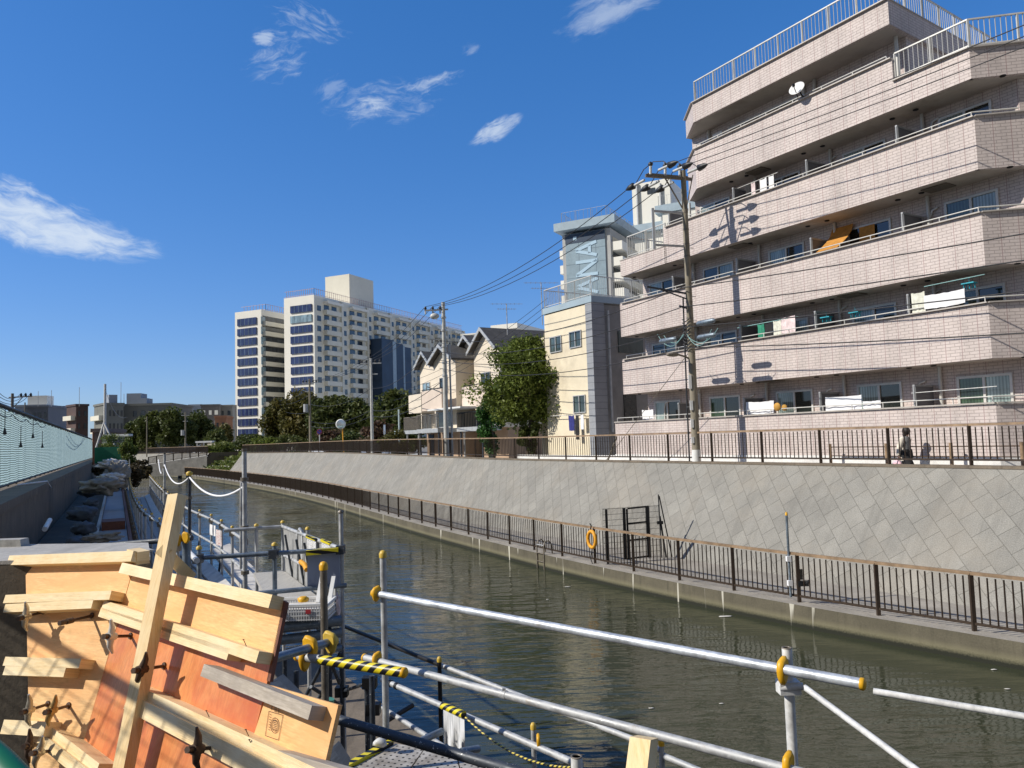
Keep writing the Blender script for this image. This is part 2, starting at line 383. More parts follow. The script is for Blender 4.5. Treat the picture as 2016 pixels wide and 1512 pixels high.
def net_mat():
    m, nt, B, N, L = new_mat('pale_cyan_net')
    t = N.new('ShaderNodeTexCoord'); sp = N.new('ShaderNodeSeparateXYZ'); L.new(t.outputs['UV'], sp.inputs[0])
    f = nz(N, L, uvnode(N, L, (.8, .8, 1)), 1.4, 3)
    wob = N.new('ShaderNodeMath'); wob.operation = 'MULTIPLY_ADD'; wob.inputs[1].default_value = .10; L.new(f, wob.inputs[0]); L.new(sp.outputs['Y'], wob.inputs[2])
    m2 = N.new('ShaderNodeMath'); m2.operation = 'MULTIPLY'; m2.inputs[1].default_value = 16.5; L.new(wob.outputs[0], m2.inputs[0])
    fr = N.new('ShaderNodeMath'); fr.operation = 'FRACT'; L.new(m2.outputs[0], fr.inputs[0])
    g = N.new('ShaderNodeMath'); g.operation = 'GREATER_THAN'; g.inputs[1].default_value = .68; L.new(fr.outputs[0], g.inputs[0])
    col = mix(N, L, g.outputs[0], (.47, .63, .65), (.03, .055, .06))
    f2 = nz(N, L, uvnode(N, L, (1, .3, 1)), .9, 5, .65); r = ramp(N, .3, .7, (.8, .83, .86, 1), (1.05, 1.05, 1.05, 1)); L.new(f2, r.inputs[0])
    col = mix(N, L, 1.0, col, r.outputs[0], 'MULTIPLY')
    L.new(col, B.inputs['Base Color']); B.inputs['Roughness'].default_value = .8
    tr = N.new('ShaderNodeBsdfTranslucent'); L.new(col, tr.inputs['Color'])
    ms = N.new('ShaderNodeMixShader'); ms.inputs[0].default_value = .62
    L.new(B.outputs[0], ms.inputs[1]); L.new(tr.outputs[0], ms.inputs[2]); L.new(ms.outputs[0], N['Material Output'].inputs['Surface'])
    return m
net = net_mat()
def leaf_mat(name, c1, c2, c3):
    m, nt, B, N, L = new_mat(name)
    v = uvnode(N, L, kind='Object'); f = nz(N, L, v, 1.1, 3, .6)
    r = ramp(N, .33, .68, c4(c1), c4(c2)); L.new(f, r.inputs[0])
    at = N.new('ShaderNodeAttribute'); at.attribute_name = 'tint'
    out = mix(N, L, at.outputs['Fac'], r.outputs[0], c3)
    L.new(out, B.inputs['Base Color']); B.inputs['Roughness'].default_value = .55; B.inputs['Specular IOR Level'].default_value = .3
    tr = N.new('ShaderNodeBsdfTranslucent'); L.new(out, tr.inputs['Color'])
    ms = N.new('ShaderNodeMixShader'); ms.inputs[0].default_value = .3
    L.new(B.outputs[0], ms.inputs[1]); L.new(tr.outputs[0], ms.inputs[2]); L.new(ms.outputs[0], N['Material Output'].inputs['Surface'])
    return m
leaf_bright = leaf_mat('leaf_olive', (.05, .09, .015), (.125, .175, .03), (.20, .24, .045))
leaf_dark = leaf_mat('leaf_dark', (.032, .055, .015), (.075, .105, .024), (.115, .13, .032))
leaf_brown = leaf_mat('leaf_autumn', (.055, .075, .017), (.105, .115, .027), (.15, .12, .032))
leaf_conifer = leaf_mat('leaf_conifer', (.02, .075, .015), (.045, .13, .022), (.06, .15, .03))
leaf_grass = leaf_mat('leaf_grass', (.07, .12, .02), (.13, .18, .03), (.18, .2, .05))
leaf_dry = leaf_mat('leaf_dry', (.07, .05, .03), (.13, .085, .05), (.10, .09, .04))
leaf_red = leaf_mat('leaf_red', (.09, .045, .03), (.14, .07, .05), (.08, .08, .03))

# ------------------------------------------------------------------ light, sky
SAZ, SEL = R(12.0), R(37.0)
sd = bpy.data.lights.new('sun', 'SUN'); sun = bpy.data.objects.new('sun', sd); COL.objects.link(sun)
sd.energy = 4.8; sd.angle = R(.53); sd.color = (1.0, .94, .84)
sdir = V((math.cos(SAZ)*math.cos(SEL), math.sin(SAZ)*math.cos(SEL), -math.sin(SEL)))
sun.rotation_euler = sdir.to_track_quat('-Z', 'Y').to_euler(); sun.location = (-40, -10, 60)
w = bpy.data.worlds.new('World'); S.world = w; w.use_nodes = True
N, L = w.node_tree.nodes, w.node_tree.links
bg = N['Background']; bg.inputs['Strength'].default_value = .15
sky = N.new('ShaderNodeTexSky'); sky.sky_type = 'NISHITA'; sky.sun_disc = False
sky.sun_elevation = SEL; sky.sun_rotation = R(258); sky.altitude = 0; sky.air_density = 1.0; sky.dust_density = .35; sky.ozone_density = 3.2
hsv = N.new('ShaderNodeHueSaturation'); hsv.inputs['Saturation'].default_value = 1.28; hsv.inputs['Value'].default_value = 1.0
L.new(sky.outputs[0], hsv.inputs['Color'])
gam = N.new('ShaderNodeGamma'); gam.inputs[1].default_value = .66; L.new(hsv.outputs[0], gam.inputs[0])
hs2 = N.new('ShaderNodeHueSaturation'); hs2.inputs['Saturation'].default_value = 1.05; hs2.inputs['Value'].default_value = 1.05
L.new(mix(N, L, 1.0, gam.outputs[0], (.86, 1.07, 1.56), 'MULTIPLY'), hs2.inputs['Color']); skycol = hs2.outputs[0]
tc = N.new('ShaderNodeTexCoord')
def vm(op, a, b=None):
    n = N.new('ShaderNodeVectorMath'); n.operation = op
    for i, x in enumerate((a, b)):
        if x is None: continue
        if hasattr(x, 'links'): L.new(x, n.inputs[i])
        else: n.inputs[i].default_value = x
    return n
def mth(op, a, b=0, c=0, clamp=False):
    n = N.new('ShaderNodeMath'); n.operation = op; n.use_clamp = clamp
    for i, x in enumerate((a, b, c)):
        if hasattr(x, 'links'): L.new(x, n.inputs[i])
        else: n.inputs[i].default_value = x
    return n.outputs[0]
dirv = tc.outputs['Generated']
wn = N.new('ShaderNodeTexNoise'); wn.inputs['Scale'].default_value = 14; wn.inputs['Detail'].default_value = 5; L.new(dirv, wn.inputs['Vector'])
warp = vm('SUBTRACT', wn.outputs['Color'], (.5, .5, .5)).outputs[0]
total = None
def cloud(x, y, wid, hei, slope, dens, nscale, str_, lo=.42, hi=.68):
    """one wisp: where it stands in the sky, its half width and height (radians) and tilt"""
    global total
    c = ray(x, y).normalized(); a = V((0, 0, 1)).cross(-c).normalized(); b = c.cross(a)
    if b.z < 0: b = -b
    if a.x < 0: a = -a
    t = a*math.cos(slope)+b*math.sin(slope); u = b*math.cos(slope)-a*math.sin(slope)
    sc = vm('SCALE', warp); sc.inputs['Scale'].default_value = hei*.9
    d = vm('ADD', dirv, sc.outputs[0]).outputs[0]
    p = mth('DIVIDE', mth('SUBTRACT', vm('DOT_PRODUCT', d, tuple(t)).outputs['Value'], c.dot(t)), wid)
    q = mth('DIVIDE', mth('SUBTRACT', vm('DOT_PRODUCT', d, tuple(u)).outputs['Value'], c.dot(u)), hei)
    rr = mth('ADD', mth('MULTIPLY', p, p), mth('MULTIPLY', q, q))
    fac = mth('SUBTRACT', 1.0, rr, clamp=True)
    front = mth('GREATER_THAN', vm('DOT_PRODUCT', dirv, tuple(c)).outputs['Value'], .3)
    cv = N.new('ShaderNodeCombineXYZ')
    L.new(mth('MULTIPLY', p, wid*nscale*.38), cv.inputs[0]); L.new(mth('MULTIPLY', q, hei*nscale), cv.inputs[1]); cv.inputs[2].default_value = x*.013
    n = N.new('ShaderNodeTexNoise'); n.inputs['Scale'].default_value = 1; n.inputs['Detail'].default_value = 8; n.inputs['Roughness'].default_value = .62
    n.inputs['Distortion'].default_value = .5; L.new(cv.outputs[0], n.inputs['Vector'])
    mr = N.new('ShaderNodeMapRange'); mr.interpolation_type = 'SMOOTHSTEP'
    L.new(mth('ADD', n.outputs['Fac'], mth('MULTIPLY', mth('SUBTRACT', fac, .5), str_)), mr.inputs['Value'])
    mr.inputs['From Min'].default_value = lo; mr.inputs['From Max'].default_value = hi
    o = mth('MULTIPLY', mth('MULTIPLY', mth('MULTIPLY', mr.outputs[0], mth('MULTIPLY', fac, 2.2, clamp=True)), front), dens)
    total = o if total is None else mth('MAXIMUM', total, o)
px = 1/1500
cloud(40, 438, 262*px*.98, 54*px, R(-7), .82, 66, .62, .38, .92)
cloud(20, 385, 170*px, 40*px, R(-14), .7, 80, .30, .44, .86)
cloud(760, 205, 120*px, 50*px, R(9), .36, 105, .2, .46, .9)
cloud(845, 166, 75*px, 22*px, R(17), .5, 105, .25, .45, .85)
cloud(735, 216, 62*px, 24*px, R(4), .62, 105, .32, .42, .82)
cloud(552, 105, 75*px, 55*px, R(12), .42, 110, .2, .46, .88)
cloud(522, 76, 26*px, 16*px, R(0), .5, 90, .4, .42, .7)
cloud(610, 38, 85*px, 36*px, R(-16), .42, 110, .22, .46, .88)
cloud(655, 182, 38*px, 36*px, R(30), .22, 90, .28, .45, .76)
cloud(975, 256, 60*px, 22*px, R(26), .65, 95, .42, .36, .84)
cloud(922, 98, 28*px, 14*px, R(20), .24, 90, .3, .45, .75)
cloud(1215, 6, 135*px, 48*px, R(18), .42, 65, .5, .38, .88)
# grey layer added to the unseen sky behind the viewpoint, dimming and neutralising fill
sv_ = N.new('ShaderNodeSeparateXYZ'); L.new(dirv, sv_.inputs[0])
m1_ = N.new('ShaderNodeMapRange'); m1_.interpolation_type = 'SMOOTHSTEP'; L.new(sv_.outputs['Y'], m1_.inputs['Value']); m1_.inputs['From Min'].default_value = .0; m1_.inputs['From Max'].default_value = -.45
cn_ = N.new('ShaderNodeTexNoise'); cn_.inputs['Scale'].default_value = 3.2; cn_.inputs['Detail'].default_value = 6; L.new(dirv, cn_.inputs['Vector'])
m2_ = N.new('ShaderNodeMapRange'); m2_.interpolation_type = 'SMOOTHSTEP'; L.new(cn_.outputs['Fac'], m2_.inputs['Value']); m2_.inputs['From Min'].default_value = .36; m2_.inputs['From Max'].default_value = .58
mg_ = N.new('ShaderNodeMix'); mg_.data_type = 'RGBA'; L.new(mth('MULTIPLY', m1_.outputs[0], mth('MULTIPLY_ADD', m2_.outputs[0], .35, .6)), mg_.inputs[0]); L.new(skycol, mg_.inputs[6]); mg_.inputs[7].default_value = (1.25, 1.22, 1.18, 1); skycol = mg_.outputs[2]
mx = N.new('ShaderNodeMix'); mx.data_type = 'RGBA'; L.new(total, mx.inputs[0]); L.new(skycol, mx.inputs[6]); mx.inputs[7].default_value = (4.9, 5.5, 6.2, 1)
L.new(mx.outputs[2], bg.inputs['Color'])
S.view_settings.view_transform = 'Standard'; S.view_settings.look = 'None'; S.view_settings.exposure = 0; S.view_settings.gamma = 1
S.render.resolution_x = 1024; S.render.resolution_y = 768
S.cycles.max_bounces = 8; S.cycles.transparent_max_bounces = 8

# ------------------------------------------------------------------ canal lines
P0 = V((13.1, 20.4, 0)); E = V((-.527, .85, 0)); NI = V((.85, .527, 0))
def B(u, d, z): return P0+E*u+NI*d+V((0, 0, z))         # the terrace row: along the promenade, inland, height
def off(path, d):
    out = []
    for i, p in enumerate(path):
        t = (path[min(i+1, len(path)-1)]-path[max(i-1, 0)]); t.z = 0; t.normalize()
        out.append(p+V((t.y, -t.x, 0))*d)
    return out
def resample(path, step):
    L_ = [0]
    for a, b in zip(path, path[1:]): L_.append(L_[-1]+(b-a).length)
    n = max(1, int(round(L_[-1]/step))); out = []; j = 0
    for i in range(n+1):
        s = L_[-1]*i/n
        while j < len(L_)-2 and L_[j+1] < s: j += 1
        t = (s-L_[j])/(L_[j+1]-L_[j]); out.append(path[j].lerp(path[j+1], t))
    return out
def smooth(path, it=2):
    for _ in range(it):
        q = [path[0]]
        for a, b in zip(path, path[1:]): q += [a.lerp(b, .25), a.lerp(b, .75)]
        q.append(path[-1]); path = q
    return path
low = smooth([V((x, y, .5)) for x, y in ((24, -5), (14, 8.5), (9.35, 14.32), (6.0, 18.47), (2.6, 23.7), (-.3, 29.0), (-4.1, 36.2), (-7.86, 43.94), (-16.1, 60.9), (-28.58, 82.35), (-49.04, 114.05), (-70, 138), (-110, 172))])
cop = smooth([B(u, -1.9, 3.4) for u in (-26, -14, -8, 0, 8, 16, 23)] + [V(p) for p in ((-7.1, 51, 3.52), (-11.2, 60, 3.56), (-16.5, 71, 3.58), (-23.5, 84, 3.56), (-33, 98, 3.5), (-52, 124, 3.5), (-68, 145, 3.5), (-108, 180, 3.5))])
low = resample(low, 1.0); cop = resample(cop, 1.0)
def nearest(path, p): return min(path, key=lambda q: (q.x-p.x)**2+(q.y-p.y)**2)

# water
m, nt, Bs, N, L = new_mat('canal_water')
v = uvnode(N, L, (1, 1, 1), R(-18), 'Object')
Bs.inputs['Base Color'].default_value = (.044, .050, .029, 1); Bs.inputs['Roughness'].default_value = .035; Bs.inputs['IOR'].default_value = 1.33
Bs.inputs['Specular IOR Level'].default_value = .62
v1 = uvnode(N, L, (.75, 2.6, 1), R(-14), 'Object'); h1 = nz(N, L, v1, 1.1, 2, .5)
v2 = uvnode(N, L, (1.0, 2.4, 1), R(12), 'Object'); h2 = nz(N, L, v2, 4.6, 3, .5)
big = nz(N, L, uvnode(N, L, (1, 1.6, 1), R(-20), 'Object'), .16, 3, .5); rb = ramp(N, .36, .66, (.25, .25, .25, 1), (1, 1, 1, 1)); L.new(big, rb.inputs[0])
ad = N.new('ShaderNodeMath'); ad.operation = 'MULTIPLY_ADD'; ad.inputs[1].default_value = .16; L.new(h2, ad.inputs[0]); L.new(h1, ad.inputs[2])
mu = N.new('ShaderNodeMath'); mu.operation = 'MULTIPLY'; L.new(ad.outputs[0], mu.inputs[0]); L.new(rb.outputs[0], mu.inputs[1])
bump(N, L, Bs, mu.outputs[0], .62, .09)
mb = MB(); mb.quad((-400, -60, 0), (60, -60, 0), (60, 400, 0), (-400, 400, 0)); mb.build('water', m, kind='structure', recalc=False)

def pxof(p): q = p-EYE; return 1008+F*q.dot(RT)/q.dot(FW)
def in_gap(p): return p.y > 60 and 414 < pxof(p) < 477          # the planted inlet cuts the wall here
# low quay: canal edge wall, walkway, battered revetment
sq = 0; mb = MB(); qt = MB(); e0 = off(low, -.28); e1 = off(low, .12)
for (a, b, c, d) in zip(e0, e0[1:], e1, e1[1:]):
    lo = V((0, 0, -.5)); z5 = V((0, 0, 0))
    sq += (b-a).length; s0 = sq-(b-a).length
    mb.add([a-V((0, 0, 1.2)), b-V((0, 0, 1.2)), b, a], [(0, 1, 2, 3)], False, [[(s0, -.7), (sq, -.7), (sq, .5), (s0, .5)]]); qt.quad(a, b, d, c); qt.quad(c, d, d-V((0, 0, .12)), c-V((0, 0, .12)))
qt.build('quay_edge', conc_walk, kind='structure', recalc=False)
quay = mb.build('quay_wall', conc_canal, kind='structure', recalc=False)
base = []
for p in cop:
    pass
base = [V((p.x, p.y, .44)) for p in off(cop, -2.35)]
mb = MB()
e1b = [nearest(low, p) for p in base]
for a, b, c, d in zip(e1b, e1b[1:], base, base[1:]):
    mb.quad(V((a.x, a.y, .44)), V((b.x, b.y, .44)), d+V((0, 0, .0)), c)
mb.build('walkway', conc_walk, kind='structure', recalc=False)
mb = MB(); s = 0
for i in range(len(cop)-1):
    if in_gap(cop[i]) or in_gap(cop[i+1]): continue
    a, b, c, d = base[i], base[i+1], cop[i+1], cop[i]; ds = (d-c).length; hh = (d-a).length
    mb.add([a, b, c, d], [(0, 1, 2, 3)], False, [[(s, 0), (s+ds, 0), (s+ds, hh), (s, hh)]]); s += ds
mb.build('revetment', revet, kind='structure', recalc=False)
mb = MB(); c0 = off(cop, -.05); c1 = off(cop, .32)
for a, b, c, d in zip(c0, c0[1:], c1, c1[1:]):
    if in_gap(a) or in_gap(b): continue
    u = V((0, 0, .035)); mb.quad(a-u, b-u, b+u, a+u); mb.quad(a+u, b+u, d+u, c+u); mb.quad(c+u, d+u, d-V((0, 0, .45)), c-V((0, 0, .45)))
mb.build('coping_kerb', conc_dark, kind='structure', recalc=False)
mb = MB(); c2 = off(cop, .3)
pts = []
gp_ = [i for i, p in enumerate(cop) if in_gap(p)]; c9 = off(cop, 9.0)
for i, p in enumerate(c2):
    if in_gap(cop[i]):
        if i in (gp_[0], gp_[-1]): pts.append(V((c9[i].x, c9[i].y, 2.95)))
    else: pts.append(V((p.x, p.y, 2.95)))
far = [(-400, 420), (-3000, 4000), (3500, 4000), (3500, -300), (60, -60)]
from mathutils.geometry import tessellate_polygon
poly = pts+[V((x, y, 2.95)) for x, y in far]
tri = tessellate_polygon([poly]); mb.add(poly, [tuple(t) for t in tri]); gm = mb.build('promenade', conc_road, kind='structure')

# railings
def phased(path, bay, anchor):
    """posts every bay metres with one of them at the anchor"""
    fine = resample(path, .05); k0 = min(range(len(fine)), key=lambda i: (fine[i]-anchor).length); st = max(1, int(round(bay/.05)))
    return [fine[i] for i in range(k0 % st, len(fine), st)]
def railing(name, label, path, bay, hgt, anchor, cat='railing', top_mat=tan_rail, zoff=0, gap=None):
    bays = phased(path, bay, anchor)
    t = thing(name, label, cat, tuple(bays[0]))
    top = MB(); up = V((0, 0, 1))
    for i, p in enumerate(bays):
        p = p+up*zoff
        if i < 100 and not (gap and gap(p)): MB().box(p+up*(hgt/2), (.075, .06, hgt)).build('post', bronze, t)
        if i == len(bays)-1: break
        q = bays[i+1]+up*zoff; b = MB(); d = (q-p).normalized()
        if gap and (gap(p) or gap(q)): continue
        b.beam(p+up*.14, q+up*.14, .035, .05)
        n = max(3, int(round((q-p).length/(.14 if hgt > 1.05 else .155))))
        thick = .023 if p.length < 45 else .03
        for k in range(1, n):
            c = p.lerp(q, k/n); b.box(c+up*(.14+(hgt-.2)/2), (thick, thick, hgt-.2))
        if i < 100: b.build('baluster_panel', bronze, t)
        if gap and i and gap(bays[i-1]) and top.v: top.build('top_rail', top_mat, t); top = MB()
        top.beam(p+up*hgt-d*.01, q+up*hgt+d*.01, .085, .06)
    top.build('top_rail', top_mat, t)
    return t
lowp = [p for p in low if p.y > -1 and p.y < 150]
railing('canal_railing', 'lower brown metal railing along the canal walkway at the water edge', lowp, 1.83, 1.1, atz(1585, 1183, .5))
upp = [p+V((0, 0, .035)) for p in off(cop, .14) if p.y > 5 and p.y < 160]
railing('promenade_railing', 'upper brown metal railing on top of the diamond block wall', upp, 2.2, 1.03, atz(1578, 912, 3.47), gap=in_gap)

# far side of the bend: terraced planting and wing walls
def leaves(name, pts, mat, parent, size, label=None, cat=None, group=None, kind=None, long=1.5, droop=0.0):
    vs = []; fs = []; tint = []
    for p, tn in pts:
        d = V((random.gauss(0, 1), random.gauss(0, 1), random.gauss(0, .8)-droop)).normalized(); s = d.orthogonal().normalized()
        s = (s*math.cos(a_ := random.uniform(0, 6.28)) + d.cross(s)*math.sin(a_))
        k = size*random.uniform(.6, 1.35); l = d*(k*long/2); s = s*(k/2.6); b = len(vs)
        vs += [p-l, p+s-l*.1, p+l, p-s-l*.1]; fs.append((b, b+1, b+2, b+3)); tint.append(tn)
    o0 = ORG.get(parent.name, V((0, 0, 0))) if parent else V((0, 0, 0))
    me = bpy.data.meshes.new(name); me.from_pydata([tuple(v-o0) for v in vs], [], fs)
    at = me.attributes.new('tint', 'FLOAT', 'FACE'); at.data.foreach_set('value', tint)
    me.materials.append(mat); o = bpy.data.objects.new(name, me); COL.objects.link(o)
    if parent: o.parent = parent; ORG[o.name] = o0
    return tag(o, label, cat, group, kind)
def crown_pts(c, rad, n, lumps, seed, lump_r=.36, shape=1.0):
    rnd = random.Random(seed); cs = []
    for i in range(lumps):
        while True:
            d = V((rnd.uniform(-1, 1), rnd.uniform(-1, 1), rnd.uniform(-1, 1)))
            if .35 < d.length < 1: break
        k = 1 if d.z < 0 else 1-(1-shape)*d.z
        cs.append((V((c[0]+d.x*rad[0]*.8*k, c[1]+d.y*rad[1]*.8*k, c[2]+d.z*rad[2]*.8)), rnd.uniform(.6, 1.25)*lump_r, rnd.random()))
    out = []
    for i in range(n):
        cc, rr, tn = rnd.choice(cs)
        d = V((rnd.gauss(0, 1), rnd.gauss(0, 1), rnd.gauss(0, 1))).normalized()*(rnd.random()**.4)
        out.append((cc+V((d.x*rad[0]*rr, d.y*rad[1]*rr, d.z*rad[2]*rr*.8)), min(1, max(0, tn*.55+rnd.uniform(0, .4)+d.z*.12))))
    return out, cs
def tree(name, label, base, hgt, rad, mat, n=3500, lumps=26, size=.5, seed=1, cz=None, group=None, tr=.16, cat='tree', limbs=7, lump_r=.36, shape=.8):
    base = V(base); t = thing(name, label, cat, tuple(base), group)
    cz = cz if cz is not None else hgt-rad[2]
    c = base+V((0, 0, cz)); pts, cs = crown_pts(c, rad, n, lumps, seed, lump_r, shape)
    rnd = random.Random(seed+5); tk = MB()
    fork = base+V((rnd.uniform(-.2, .2), rnd.uniform(-.2, .2), max(.8, (cz-rad[2]*.55))))
    tk.ptube([base-V((0, 0, .2)), base.lerp(fork, .5)+V((rnd.uniform(-.1, .1), 0, 0)), fork], [tr*1.25, tr, tr*.85], 8)
    for cc, _, _ in cs[:limbs]:
        mid = fork.lerp(cc, .5)+V((0, 0, .08*rad[2])); tk.ptube([fork-V((0, 0, .1)), mid, cc], [tr*.6, tr*.4, tr*.12], 6)
    tk.build('trunk', bark, t); leaves('crown', pts, mat, t, size)
    return t
def shrub(name, label, base, rad, mat, n, size, seed, group=None, cat='shrub'):
    base = V(base); t = thing(name, label, cat, tuple(base), group)
    pts, cs = crown_pts(base+V((0, 0, rad[2]*.9)), rad, n, 14, seed, .45)
    tk = MB(); [tk.ptube([base+V((0, 0, -.05)), cc], [.03, .012], 5) for cc, _, _ in cs[:6]]
    tk.build('stem', bark, t); leaves('foliage', pts, mat, t, size); return t
def hedge_row(x0, x1, y, z, dd, n, nm):
    pts = []
    for i in range(n):
        x = random.uniform(x0, x1); p = atz(x, y, z) if False else atd(x, y, dd)
        pts.append((p+V((random.gauss(0, .4), random.gauss(0, .8), random.random()*.9)), random.random()))
    return pts

# ------------------------------------------------------------------ pink tiled apartment building
apt = thing('apartment_building', 'pink tiled apartment building with five tiers of long balconies above the promenade', 'building', tuple(B(8, 5, 2.95)))
def Bprism(poly, z0, z1): return MB().prism([B(u, d, z0) for u, d in poly], (0, 0, z1-z0))
UR, UL = .17, 15.4
TH = .14
CH = [(UR, 0), (-1.9, 2.25)]                    # the angled right end
CORE = 1.2
def band(z0, z1, ul, ur, chl=False, chr_=True, name='balcony_parapet'):
    outer = [(ul, 0), (ur, 0)]
    if chl: outer = [(ul+1.35, .95)]+outer
    else: outer = [(ul, CORE)]+outer
    if chr_: outer = outer+[(ur-.86, .95), (ur-3.2, 3.6)]
    mb = MB()
    for a, b in zip(outer, outer[1:]):
        A = V((a[0], a[1], 0)); Bb = V((b[0], b[1], 0)); t = (Bb-A).normalized(); nn = V((-t.y, t.x, 0))
        if nn.y < 0 and abs(nn.y) > .3: nn = -nn
        mb.hexa([B(*p[:2], z) for z in (z0, z1) for p in (A, Bb, Bb+nn*TH, A+nn*TH)])
    o = mb.build(name, tile, apt)
    cap = MB()
    for a, b in zip(outer, outer[1:]):
        cap.beam(B(*a, z1+.018), B(*b, z1+.018), TH+.04, .035)
    return outer, cap
# core walls: lower storeys, upper storeys
Bprism([(16.2, .002), (UR, .002), (UR-.86, .952), (-3, 3.3), (-6, 12), (16.2, 12)], 3.6, 5.0).build('wall', tile, apt)
Bprism([(16.24, -.03), (.14, -.03), (UR-.89, .93), (-3, 3.3), (-6, 11.8), (16.24, 11.8)], 2.9, 3.6).build('plinth', conc_white, apt)
Bprism([(UL-.08, CORE), (-.45, CORE), (-3.2, 4.3), (-6, 12), (UL-.08, 12)], 5.0, 11.45).build('wall', tile, apt)
Bprism([(11.9, CORE), (-.45, CORE), (-3.2, 4.3), (-6, 12), (11.9, 12)], 11.45, 14.1).build('wall', tile, apt)
Bprism([(11.9, CORE), (2.6, CORE), (2.85, 9), (11.9, 9)], 14.1, 16.75).build('wall', tile, apt)
LEV = [(5.03, 3.63), (7.75, 6.24), (10.25, 8.79), (12.95, 11.47), (15.62, 14.05), (17.5, 16.72)]
caps = MB(); slabs = []
for i, (z1, z0) in enumerate(LEV):
    if i == 0:
        caps.beam(B(16.2, .04, 5.03), B(UR, .04, 5.03), .2, .045); caps.beam(B(UR, .04, 5.03), B(UR-.86, .99, 5.03), .2, .045); continue
    if i <= 2: outer, c = band(z0, z1, UL, UR); pl = [(UL, .05), (UR, .05), (UR-.8, .9), (-3, 3.5), (-3, 4.6), (UL, CORE+.2)]
    elif i == 3:
        outer, c = band(z0, z1, 12.45, UR); pl = [(UL, .05), (UR, .05), (UR-.8, .9), (-3, 3.5), (-3, 4.6), (UL, CORE+.2)]
        mb = MB(); mb.hexa([B(*p, z) for z in (z0, 12.18) for p in ((UL, 0), (12.45, 0), (12.45, TH), (UL, TH))]); mb.hexa([B(*p, z) for z in (z0, 12.18) for p in ((UL, TH), (UL-TH, TH), (UL-TH, 6), (UL, 6))])
        mb.build('balcony_parapet', tile, apt); caps.beam(B(UL+.03, .07, 12.2), B(12.45, .07, 12.2), TH+.04, .035)
    elif i == 4:
        mb = MB(); z14 = 14.9
        oc, c = band(z0, z1, 10.62, 2.4, chl=True, chr_=False)
        for a, b in (((2.4, 0), (UR, 0)), ((UR, 0), (UR-.86, .95)), ((UR-.86, .95), (UR-3.2, 3.6))):
            A = V((*a, 0)); Bb = V((*b, 0)); t = (Bb-A).normalized(); nn = V((-t.y, t.x, 0)); nn = nn if nn.y > 0 else -nn
            mb.hexa([B(*p[:2], z) for z in (z0, z14) for p in (A, Bb, Bb+nn*TH, A+nn*TH)])
            caps.beam(B(*a, z14+.018), B(*b, z14+.018), TH+.04, .035)
        mb.build('balcony_parapet', tile, apt); pl = [(11.95, .98), (10.62, .05), (UR, .05), (UR-.8, .9), (-3, 3.5), (-3, 4.6), (11.95, CORE+.2)]
    else:
        oc, c = band(z0, z1, 10.62, 2.4, chl=True, chr_=False)
        mb = MB(); mb.hexa([B(*p, z) for z in (z0, z1) for p in ((2.4, TH), (2.4+TH, TH), (3.05, 9), (2.85, 9))]); mb.build('roof_parapet', tile, apt)
        caps.beam(B(2.45, .05, z1+.018), B(2.95, 9, z1+.018), .18, .035); pl = [(11.95, .98), (10.62, .05), (2.45, .05), (2.6, CORE+.2), (11.95, CORE+.2)]
    for v in range(0, len(c.v), 8): caps.hexa(c.v[v:v+8])
    Bprism(pl, z0+.012, z0+.16).build('balcony_slab', soffit, apt)
caps.build('parapet_cap', cap_metal, apt)
Bprism([(11.9, .98), (10.6, .2), (2.6, .2), (3.1, 9), (11.9, 9)], 16.9, 17.2).build('roof', conc, apt)
Bprism([(2.4, .2), (UR, .2), (-.6, 1.1), (-3, 3.6), (-4, 9), (2.75, 9)], 14.1, 14.3).build('roof', conc, apt)
Bprism([(UL-.1, .2), (11.9, .2), (11.9, 9), (UL-.1, 9)], 11.6, 11.75).build('roof', conc, apt)
# roof railings
def roofrail(pts, z, h, mat=white_metal, step=.14, post=1.1, parent=apt, name='roof_railing', bar=.016, pw=.05):
    mb = MB(); up = V((0, 0, 1))
    for a, b in zip(pts, pts[1:]):
        a = a+up*z; b = b+up*z
        mb.beam(a+up*h, b+up*h, .05, .04); mb.beam(a+up*.1, b+up*.1, .03, .03)
        n = max(1, round((b-a).length/post))
        for k in range(0 if a == pts[0]+up*z else 1, n+1): mb.box(a.lerp(b, k/n)+up*(h/2), (pw, pw, h))
        k2 = max(1, round((b-a).length/step))
        for k in range(1, k2): mb.box(a.lerp(b, k/k2)+up*(h/2+.05), (bar, bar, h-.12))
    return mb.build(name, mat, parent)
roofrail([B(11.2, .8, 0), B(10.6, .12, 0), B(2.5, .12, 0), B(3.0, 8.8, 0)], 17.52, .88, post=1.05)
roofrail([B(2.35, .08, 0), B(UR+.03, .08, 0), B(UR-.82, 1.0, 0), B(-3.0, 3.6, 0)], 14.93, .85, post=1.1)
roofrail([B(14.95, 2.5, 0), B(14.95, .08, 0), B(12.55, .08, 0)], 12.22, .95, post=1.25)
